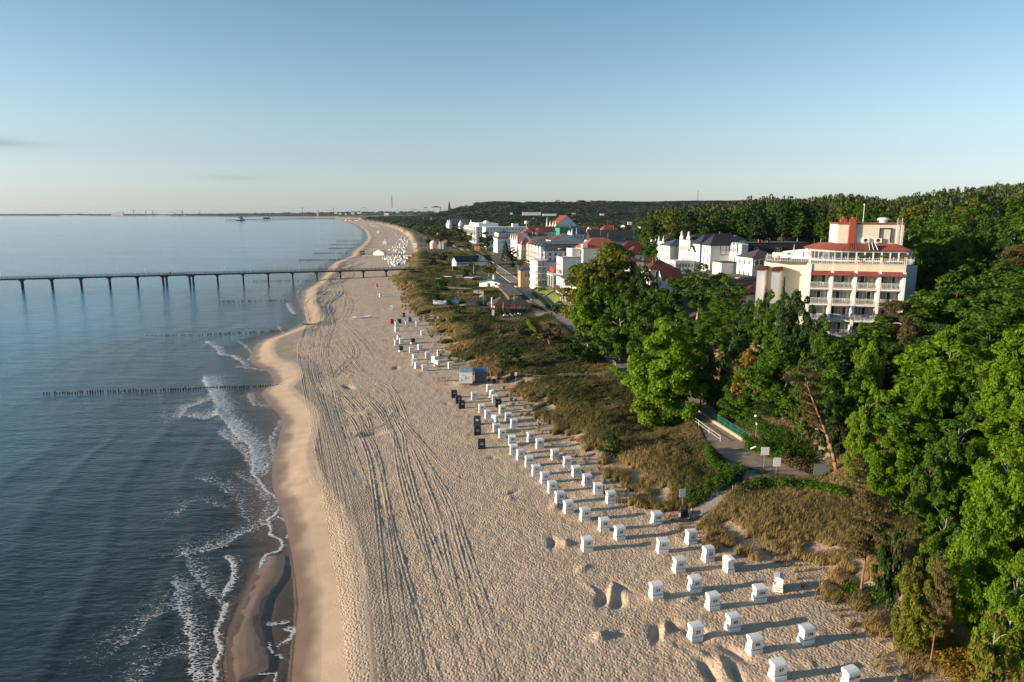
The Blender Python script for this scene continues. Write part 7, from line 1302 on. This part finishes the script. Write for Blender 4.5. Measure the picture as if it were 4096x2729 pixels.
# ---- the cream hotel on the slope
def hotel():
    A = G(3242, 1055, 31.5); B = G(3622, 1061, 31.5); ang = math.atan2(B.y - A.y, B.x - A.x); z0 = 15.0; h = House(A.x, A.y, ang, "big cream hotel with four balcony bays, red canopies and glazed red-roofed rooftop pavilion", "hotel", z=z0, name="hotel"); L = (B - A).xy.length; T = 31.5 - z0; inv = h.r.matrix_basis.inverted() if False else None
    def loc(u, v, z):
        q = G(u, v, z) - A; return (q.x * cos(-ang) - q.y * sin(-ang), q.x * sin(-ang) + q.y * cos(-ang))
    zoom = lambda x, y, z: loc(2900 + x * .4248, 800 + y * .4248, z)
    lxy = lambda x, y: ((x - A.x) * cos(-ang) - (y - A.y) * sin(-ang), (x - A.x) * sin(-ang) + (y - A.y) * cos(-ang))
    w = L / 4; TT = T - .25
    h.part("wall", MB().prism([(0, 1.6), (L - .02, 1.6), lxy(67.3, 115.6), lxy(76, 134), (-4, 27), zoom(375, 568, 31.5), zoom(515, 578, 31.5), zoom(795, 587, 31.5)], -4, TT), CRM)
    h.part("end_wall", MB().prism([(L - .02, .02), (L + .06, .02), zoom(1816, 605, 31.5), (zoom(1816, 605, 31.5)[0] - .3, zoom(1816, 605, 31.5)[1] + .3), (L - .02, 1.6)], -4, TT + .02), mat("shade-grey pebbledash", (.36, .37, .37), .95, bump=.02, bscale=8, var=.15))  # the end wall's blue-grey shade is put into this colour, unlike the cream walls
    fl = [T - 4.1, T - 6.8, T - 9.5, T - 12.2]
    for i in range(4):
        x0 = i * w; st = -.25 * i * .5
        h.part("parapet", MB().box(x0 + .003, x0 + w - .003, st - .12, 1.6, T - 1.15, T).box(x0 - .05, x0 + w + .05, st - .2, .3, T, T + .06), CRM)
        h.part("canopy", MB().profile([(st - .8, T - 1.78), (st - .05, T - 1.2), (1.0, T - 1.2), (1.0, T - 1.35), (st - .76, T - 1.88)], x0 + .1, x0 + w - .12), CPR)
        for xx in (x0 + w - .34,): h.part("pier", MB().box(xx, xx + .42, st - .35, 1.6, -4, T - 1.2 + .02), WHT)
        if i == 0: h.part("pier", MB().box(-.2, .2, -.3, 1.6, -4, T - .02), WHT)
        for j, zf in enumerate(fl):
            h.part("slab", MB().box(x0 + .2, x0 + w - .36, st - .3, 1.6, zf - .22, zf), WHT); m = MB(); n = 17; xa, xb = x0 + .22, x0 + w - .38
            for k in range(n): a = xa + (xb - xa) * k / (n - 1); m.box(a - (.035 if k % 8 == 0 else .014), a + (.035 if k % 8 == 0 else .014), st - .28, st - .24, zf, zf + (1.15 if k % 8 == 0 else 1.0))
            m.box(xa, xb, st - .29, st - .23, zf + 1.0, zf + 1.05).box(xa, xb, st - .285, st - .235, zf + .12, zf + .16).box(xa, xb, st - .285, st - .235, zf + .82, zf + .85); h.part("balcony_railing", m, FRM)
            wx = x0 + w * .45; o = h.part("balcony_door", MB().box(wx - 1.25, wx + 1.25, 1.50, 1.58, zf + .02, zf + 2.15, 0), FRM)
            for q, a in enumerate((-1.18, -.58, .06, .66)): obj("pane", MB().box(wx + a, wx + a + .52, 1.47, 1.495, zf + .1, zf + 2.05).mesh("pane", GLS if (i + j + q) % 3 == 0 else CUR), o)
            if (i + j) % 2 == 0: 
                r = empty("patio_chair", h.r.matrix_basis @ Vector((x0 + w * .7, .6, zf)), ang + 1, "white balcony chair on the cream hotel, one of a few", "chair", "white chairs on the hotel balconies"); MB().box(-.25, .25, -.25, .25, .4, .45).build("seat", FRM, r); MB().box(-.25, .25, .2, .25, .45, .95).build("backrest", FRM, r)
    # left wing: white end piers with red caps
    for (xa, xb, vt, lab) in ((302, 374, 640, 0), (440, 516, 650, 1)):
        a = zoom(xa, vt, 30.3); b = zoom(xb, vt, 30.3); dx, dy = b[0] - a[0], b[1] - a[1]; q = [a, b, (b[0] + .8, b[1] + 2.5), (a[0] + .8, a[1] + 2.5)]; q = [(p[0], p[1] - .4) for p in q]; h.part("wing_pier", MB().prism(q, -4, T - 1.6), WHT); cx = sum(p[0] for p in q) / 4; cy = sum(p[1] for p in q) / 4
        h.part("pier_cap", MB().prism([(cx + (p[0] - cx) * 1.2, cy + (p[1] - cy) * 1.2) for p in q], T - 1.6, T - .9, 0, [(cx + (p[0] - cx) * .9, cy + (p[1] - cy) * .9) for p in q]), RED)
    # roof terrace railing
    E = [zoom(395, 570, 31.5), zoom(525, 580, 31.5), zoom(790, 588, 31.5), (0, -.1), (w, -.2), (2 * w, -.3), (3 * w, -.45), (L, -.5), zoom(1785, 606, 31.5)]; rm = MB(); pm = MB()
    for a, b in zip(E[:-1], E[1:]):
        dd = math.dist(a, b); n = max(1, int(dd / .28))
        for k in range(n):
            x = a[0] + (b[0] - a[0]) * k / n; y = a[1] + (b[1] - a[1]) * k / n
            (pm if k % 6 == 0 else rm).box(x - (.04 if k % 6 == 0 else .014), x + (.04 if k % 6 == 0 else .014), y + .1, y + .15, T, T + (1.3 if k % 6 == 0 else 1.0))
        rm.tube((a[0], a[1] + .12, T + 1.0), (b[0], b[1] + .12, T + 1.0), .03, n=5).tube((a[0], a[1] + .12, T + .15), (b[0], b[1] + .12, T + .15), .02, n=5)
    h.part("terrace_railing", rm, FRM); h.part("railing_post", pm, FRM); h.part("roof_terrace", MB().prism([(0, 1.0), (L, .6), lxy(67.4, 116), lxy(75.8, 133.6), (-3.8, 26.8), zoom(385, 572, 31.5), zoom(520, 582, 31.5), zoom(790, 590, 31.5)], TT, T + .01), asphalt)
    # glazed pavilion: rounded left end
    pv = 3.6; xl, xr = 1.2, L + 1.2; prof = []
    for k in range(9): a = pi * (1.5 - k / 16); prof.append((xl + 5.4 + cos(a) * 5.2, pv + 5.2 + sin(a) * 5.2))
    prof = prof[::-1]; ring = prof + [(xr, pv + .0), (xr + 1.2, pv + 2.0), (xr + 1.2, pv + 11), (xl + .2, pv + 11)]
    h.part("pavilion_glass", MB().prism(ring, T, T + 2.1), GLS); pm = MB(); sm = MB(); hd = MB(); pts = ring[:len(prof) + 2]
    for a, b in zip(pts[:-1], pts[1:]):
        dd = math.dist(a, b); n = max(1, round(dd / 1.35))
        for k in range(n + 1): x = a[0] + (b[0] - a[0]) * k / n; y = a[1] + (b[1] - a[1]) * k / n; pm.box(x - .10, x + .10, y - .12, y + .08, T, T + 2.1)
        sm.tube((a[0], a[1] - .05, T + .3), (b[0], b[1] - .05, T + .3), .16, n=4); sm.tube((a[0], a[1] - .05, T + 2.0), (b[0], b[1] - .05, T + 2.0), .2, n=4)
    h.part("pavilion_mullion", pm, FRM); h.part("pavilion_sill", sm, FRM); cx, cy = (xl + xr) / 2 + 1, pv + 6; low = [(cx + (p[0] - cx) * 1.03, cy + (p[1] - cy) * 1.09) for p in ring]; top = [(cx + (p[0] - cx) * .74, cy + (p[1] - cy) * .52) for p in ring]
    n = len(ring); P = [(p[0], p[1], T + 2.1) for p in low] + [(p[0], p[1], T + 2.22) for p in low] + [(p[0], p[1], T + 3.2) for p in top]; F = [tuple(range(n - 1, -1, -1)), tuple(range(2 * n, 3 * n))] + [(i, (i + 1) % n, n + (i + 1) % n, n + i) for i in range(n)] + [(n + i, n + (i + 1) % n, 2 * n + (i + 1) % n, 2 * n + i) for i in range(n)]
    rf = h.part("pavilion_roof", MB().poly(P, F), CPR); sm = MB()
    for k in range(24):
        t = k / 23; x = low[8][0] + (low[9][0] - low[8][0]) * t; x2 = top[8][0] + (top[9][0] - top[8][0]) * t
        if not .30 < t < .52: sm.tube((x, low[8][1], T + 2.24), (x2, top[8][1], T + 3.23), .035, n=4)
    obj("seam", sm.mesh("seam", CPR), rf); sk = MB(); y1, y2 = low[8][1] - .12, top[8][1]; xa = low[8][0] + (low[9][0] - low[8][0]) * .33; xb = low[8][0] + (low[9][0] - low[8][0]) * .48
    sk.poly([(xa, y1 - .1, T + 2.25), (xb, y1 - .1, T + 2.25), (xb - .2, y1 + 1.6, T + 3.35), (xa + .2, y1 + 1.6, T + 3.35), (xb, y1 + 2, T + 2.25), (xa, y1 + 2, T + 2.25)], [(0, 1, 2, 3), (1, 4, 2), (0, 3, 5), (3, 2, 4, 5)], 0)
    for t in (.05, .5, .95): sk.tube((xa + (xb - xa) * t, y1 - .15, T + 2.25), (xa + .2 + (xb - xa - .4) * t, y1 + 1.55, T + 3.4), .05, n=4, mi=1)
    h.part("skylight", sk, [GLS, FRM])
    # machine house with chimneys, ladders and fans
    X0 = zoom(1115, 400, 36.3); mx0 = 5.4; mx1 = L + 1.3; my = 7.2; mt = 6.5
    h.part("machine_house", MB().box(mx0, mx1, my, my + 7, T + 2.9, T + mt), mat("pale machine house render", (.60, .56, .46), .9, var=.08)); h.part("coping", MB().box(mx0 - .12, mx1 + .12, my - .12, my + 7.1, T + mt, T + mt + .3), CPR)
    h.part("chimney", MB().box(mx0 + 1.7, mx0 + 2.75, my - .55, my - .003, T + 2.7, T + mt + 1.0).lathe([(.32, T + mt + 1.0), (.32, T + mt + 1.25), (.1, T + mt + 1.35)], 10, mx0 + 2.2, my - .25), BRK); h.part("chimney", MB().box(mx0 + .4, mx0 + 1.4, my + .4, my + 1.2, T + mt + .3, T + mt + 1.0).lathe([(.3, T + mt + 1.0), (.3, T + mt + 1.3), (.1, T + mt + 1.4)], 10, mx0 + .9, my + .8), BRK)
    for a in (4.0, 6.0):
        o = h.part("cooling_unit", MB().box(mx0 + a, mx0 + a + 1.1, my - .5, my - .01, T + 3.4, T + 4.15), FRM); obj("fan_grille", MB().lathe([(.3, 0), (.3, .03)], 14).mesh("fan_grille", dark), o, (mx0 + a + .5, my - .5, T + 3.78)).rotation_euler = (pi / 2, 0, 0)
    lad = MB(); lx = mx0 + 9.4; [lad.tube((lx + d, my - .25, T + 3.3), (lx + d, my - .25, T + mt + 1.1), .035, n=5) for d in (0, .75)]; [lad.tube((lx, my - .25, T + 3.5 + k * .28), (lx + .75, my - .25, T + 3.5 + k * .28), .02, n=4) for k in range(14)]; h.part("ladder", lad, FRM)
    h.part("door_frame", MB().box(mx1 - 3.9, mx1 - 3.8, my - .3, my - .02, T + 3.4, T + mt - .7).box(mx1 - 2.1, mx1 - 2.0, my - .3, my - .02, T + 3.4, T + mt - .7).box(mx1 - 3.9, mx1 - 2.0, my - .3, my - .02, T + mt - .7, T + mt - .58), dark)
    h.part("turbine_vent", MB().lathe([(.7, T + mt + .3), (.7, T + mt + .6), (1.0, T + mt + .7), (1.05, T + mt + .9), (.8, T + mt + 1.15), (.3, T + mt + 1.2)], 16, mx1 - 2.6, my + 3), GRY); h.part("mast", MB().tube((mx0 + 4.4, my + 2, T + mt), (mx0 + 4.4, my + 2, T + mt + 3.4), .06, .04).lathe([(.05, T + mt + 3.3), (.16, T + mt + 3.4), (.05, T + mt + 3.6)], 8, mx0 + 4.4, my + 2), FRM); h.part("mast", MB().tube((mx1 - 7.5, my + 1, T + mt), (mx1 - 7.5, my + 1, T + mt + 2), .02), metal)
    h.part("white_screen_wall", MB().poly([(xl + .4, pv + 8, T), (-4.0, 17, T), (-4.0, 17, T + .9), (xl + .4, pv + 8, T + 2.0), (xl + .6, pv + 8.2, T), (-3.8, 17.2, T), (-3.8, 17.2, T + .9), (xl + .6, pv + 8.2, T + 2.0)], [(0, 1, 2, 3), (4, 7, 6, 5), (3, 2, 6, 7), (1, 5, 6, 2)]), WHT)
    for (x, y, c, lab) in ((-3.4, 13.5, "pine", "planter with a bushy brown plant on the left of the hotel roof terrace"), (2 * w + .9, .6, "olive", "planter with a small tree in the middle of the hotel roof terrace"), (L - 3.2, .6, "olive", "planter with a spreading shrub on the right of the hotel roof terrace"), (L + .6, 2.0, "gold", "planter with a reddish shrub at the right corner of the hotel roof terrace")):
        q = h.r.matrix_basis @ Vector((x, y, T)); r = empty("planter", q, 0, lab, "planter"); MB().lathe([(.28, 0), (.4, .55), (.36, .6)], 12).build("pot", mat("terracotta", (.4, .16, .08), .8), r); obj("plant", shrub_mesh("plant", [(0, 0, 1.2, .8, .4), (.5, .1, 1.1, .5, .3), (-.5, -.1, 1.15, .5, .3)], c, 30, .1, 8), r)
    q = h.r.matrix_basis @ Vector((-1.0, 11.5, T)); parasol(q, 2.6, "folded pale parasol on the hotel roof terrace", .18, mat("beige parasol cloth", (.5, .42, .36), .8))
hotel()
# ---- far shore and horizon
x0, y0 = near_corner(1000, 2500)
def far_pier():
    a = G(905, 885, 0); b = G(1350, 876, 0); b = Vector(((1350 - 2048) / FPX * b.y, b.y, 0)); d = b - a; L = d.xy.length; r = empty("pier", a, math.atan2(d.y, d.x), "distant pier across the bay with a pyramid-roofed hall at its seaward part", "pier"); s = a.y / FPX; z = 6
    MB().box(0, L, -2, 2, z - .9, z).build("deck", pier_m, r); MB().box(0, L, -2, -1.8, z, z + 1.2).build("railing", rail_m, r)
    for k in range(40): MB().box(L * k / 39 - .8, L * k / 39 + .8, -1.5, 1.5, -2, z - .9).build("pile", pier_m, r)
    c = (1008 - 905) * s; MB().box(c - 22, c + 22, -10, 10, z, z + 6).build("hall", GRY, r); MB().poly([(c - 12, -12, z + 6), (c + 12, -12, z + 6), (c + 12, 12, z + 6), (c - 12, 12, z + 6), (c, 0, z + 24)], [(0, 1, 4), (1, 2, 4), (2, 3, 4), (3, 0, 4), (0, 3, 2, 1)]).build("pyramid_roof", BLS, r); MB().box(c - 30, c + 30, -10, 10, z - 1, z).build("platform", pier_m, r)
    for k in range(14): MB().box(c - 28 + k * 4.2, c - 27 + k * 4.2, -9, 9, -2, z - 1).build("pile", pier_m, r)
    for k in range(3): e = (1203 + k * 17 - 905) * s; MB().lathe([(10, z + 1), (9.5, z + 5), (6, z + 9), (1, z + 10.5)], 12, e, 0).build("arched_roof", BLS, r)
far_pier()
def horizon_thing(name, label, cat, u, y, parts, z=2):
    r = empty(name, (near_corner(u, y)[0], y, z), 0, label, cat)
    for pn, mb, mt in parts: mb.build(pn, mt, r)
s = 9000 / FPX; HZ = mat("pale far building", (.6, .6, .6), .9)
horizon_thing("port_hall", "pale long hall with rounded roofs on the horizon, farthest left", "building", 495, 9600, [("wall", MB().box(-80, 80, 0, 30, 0, 36), HZ), ("roof", MB().box(-20, 75, 0, 30, 36, 52), HZ)]); horizon_thing("port_hall", "wide pale block on the horizon left of the tall white block", "building", 710, 9300, [("wall", MB().box(-35, 40, 0, 30, 0, 44), HZ), ("roof", MB().box(-37, 42, -1, 31, 44, 46), GRY)]); horizon_thing("port_hall", "tall white block rising over the coastal forest", "building", 739, 9300, [("wall", MB().box(-38, 38, 0, 30, 0, 66), WHT), ("roof", MB().box(-40, 40, -1, 31, 66, 69), GRY)])
for u, hgt, lab in ((561, 88, "tallest harbour crane on the horizon"), (608, 72, "middle harbour crane on the horizon"), (636, 76, "right harbour crane on the horizon")): horizon_thing("harbour_crane", lab, "crane", u, 9500, [("tower", MB().box(-4, 4, -4, 4, 0, hgt, 0, 2, 2), rail_m), ("jib", MB().box(-16, 20, -1.5, 1.5, hgt * .72, hgt * .76), rail_m)])
horizon_thing("tower_crane", "tower crane above the forest across the bay", "crane", 1225, 7200, [("tower", MB().box(-1.5, 1.5, -1.5, 1.5, 0, 92), rail_m), ("jib", MB().box(-22, 14, -1, 1, 86, 89), rail_m)]); horizon_thing("mast", "thin dark mast above the forest left of the big wheel", "mast", 1347, 6200, [("pole", MB().box(-1.5, 1.5, -1.5, 1.5, 0, 86), rail_m)]); horizon_thing("mast", "thin far mast over the water tower block", "mast", 821, 9300, [("pole", MB().box(-2, 2, -2, 2, 0, 76), rail_m)]); horizon_thing("block_tower", "small square tower above the coastal forest", "building", 1283, 7000, [("wall", MB().box(-8, 8, 0, 14, 0, 66), GRY), ("roof", MB().box(-9, 9, -1, 15, 66, 68), HZ)])
m = MB(); R = 17 * 3000 / FPX
for k in range(28): a, b = 2 * pi * k / 28, 2 * pi * (k + 1) / 28; m.tube((cos(a) * R, 0, sin(a) * R), (cos(b) * R, 0, sin(b) * R), .5, n=4)
zc = zt_(848, 3000); sp = MB(); [sp.tube((0, 0, 0), (cos(a) * R, 0, sin(a) * R), .15, n=4) for a in np.linspace(0, 2 * pi, 12, endpoint=False)]
horizon_thing("ferris_wheel", "big wheel half hidden by trees across the bay", "ferris wheel", 1466, 3000, [("rim", m, rail_m), ("spokes", sp, rail_m), ("stand", MB().tube((-8, 0, -R - 20), (0, 0, 0), .8).tube((8, 0, -R - 20), (0, 0, 0), .8), rail_m)], zc)
def lattice(u, v0, v1, y, w, label):
    z0 = zt_(v0, y); hh = zt_(v1, y) - z0; r = empty("radio_mast", (near_corner(u, y)[0], y, z0 - 8), 0, label, "mast"); m = MB()
    for a in (-1, 1):
        for b in (-1, 1): m.tube((a * w, b * w, 0), (a * w * .25, b * w * .25, hh + 8), w * .12, n=4)
    for k in range(10): t = k / 10; q = w * (1 - .75 * t); m.box(-q, q, -q, q, (hh + 8) * t, (hh + 8) * t + w * .15)
    m.build("lattice", rail_m, r); MB().tube((0, 0, hh + 8), (0, 0, hh + 8 + hh * .15), w * .08).build("aerial", rail_m, r)
lattice(1577, 815, 784, 1500, 1.6, "lattice radio mast on the wooded hill above the bay"); lattice(2776, 802, 765, 600, .5, "thin radio mast rising out of the wood behind the villas")
zc = zt_(803, 2500); horizon_thing("church_tower", "red brick church spire above the wooded hill", "church", 1802, 2500, [("tower", MB().box(-4, 4, -4, 4, -45, -18), BRK), ("spire", MB().poly([(-4, -4, -18), (4, -4, -18), (4, 4, -18), (-4, 4, -18), (0, 0, 0)], [(0, 1, 4), (1, 2, 4), (2, 3, 4), (3, 0, 4), (0, 3, 2, 1)]), BRK)], zc)
# smaller villas deeper in the town
gT = random.Random(8)
for k in range(34):
    y_ = gT.uniform(520, 980); u_ = gT.uniform(2095, 2620); x_, y_ = near_corner(u_, y_); w_ = gT.uniform(9, 15); d_ = gT.uniform(9, 16); hh_ = gT.uniform(8, 12); rm_ = gT.choice([DRD, RED, SLT, DRD, BLS]); wm_ = gT.choice([WHT, WHT, YEL, GRY, PNK])
    rc = {DRD: "dark red", RED: "red", SLT: "black slate", BLS: "blue-grey"}[rm_]; wc = {WHT: "white", YEL: "pale yellow", GRY: "grey", PNK: "pinkish"}[wm_]
    h = House(x_, y_, ST + gT.choice((0, 0, .5)), f"small {wc} villa with {rc} roof deep in the town behind the front row", group=f"{wc} villas with {rc} roofs in the town"); h.wall(0, w_, 0, d_, 0, hh_, wm_); (h.hip(0, w_, 0, d_, hh_, 4, rm_, .5) if k % 2 else h.gable(0, w_, 0, d_, hh_, 4.5, rm_, wm_, gT.choice("xy"))); h.wins('f', .8, w_ - .8, 3, 0, hh_ - 2.5, -3.2, 2, 1.2, 1.6); h.wins('l', .8, d_ - .8, 3, 0, hh_ - 2.5, -3.2, 2, 1.2, 1.6); h.chimney(w_ * .6, d_ * .4, hh_ + 2, 2)
# trees standing between the houses
TG = [(1300, 540, 545, 10), (1360, 545, 480, 11), (1400, 548, 420, 12), (1445, 545, 380, 14), (1460, 535, 440, 15), (1415, 535, 470, 13), (1350, 515, 700, 13), (1310, 512, 800, 13), (1270, 512, 860, 13), (1235, 515, 800, 12), (1130, 585, 470, 9), (1100, 562, 560, 9), (1075, 545, 650, 10), (1215, 590, 0, 8), (1240, 600, 0, 8), (1155, 540, 640, 10), (1190, 528, 700, 12), (1245, 525, 640, 12), (1300, 532, 560, 12), (1340, 528, 600, 12), (1400, 520, 560, 13), (1440, 512, 520, 14), (1480, 520, 420, 16), (1490, 560, 330, 15), (1500, 590, 300, 14), (1520, 560, 310, 15), (1330, 560, 360, 11), (1255, 545, 560, 10), (1210, 520, 800, 12), (1140, 520, 820, 12), (1090, 525, 860, 11), (1060, 520, 980, 11), (1020, 520, 900, 10), (1000, 540, 700, 9), (985, 530, 760, 9), (1025, 560, 560, 8), (1010, 580, 500, 7), (1160, 505, 960, 12), (1220, 505, 1000, 12), (1280, 508, 900, 12), (1360, 505, 800, 13), (1430, 500, 700, 14)]
for k, (u, v, y, hh) in enumerate(TG):
    if y == 0 or (y < 640 and u < 1300): continue
    x = (u * K - 2048) / FPX * y; m_ = ("green", "dark", "olive")[k % 3]
    tree(x, y, hh, hh * .9, ("c0", "c1", "b0")[k % 3], m_, f"{dict(green='mid green', dark='dark green', olive='olive green')[m_]} tree standing among the town houses behind the promenade", f"{m_} trees among the town houses")
# ---------------------------------------------------------------- the air
def haze():
    m = bpy.data.materials.new("haze air"); m.use_nodes = True; t = m.node_tree; t.nodes.remove(t.nodes["Principled BSDF"]); v = t.nodes.new("ShaderNodeVolumePrincipled"); t.links.new(v.outputs[0], t.nodes["Material Output"].inputs["Volume"])
    v.inputs["Color"].default_value = (.56, .70, .88, 1); v.inputs["Density"].default_value = 2.4e-5; v.inputs["Anisotropy"].default_value = .2
    o = MB().box(-16000, 12000, -300, 14000, -9, 120).build("haze", m); tag(o, kind="stuff")
haze()
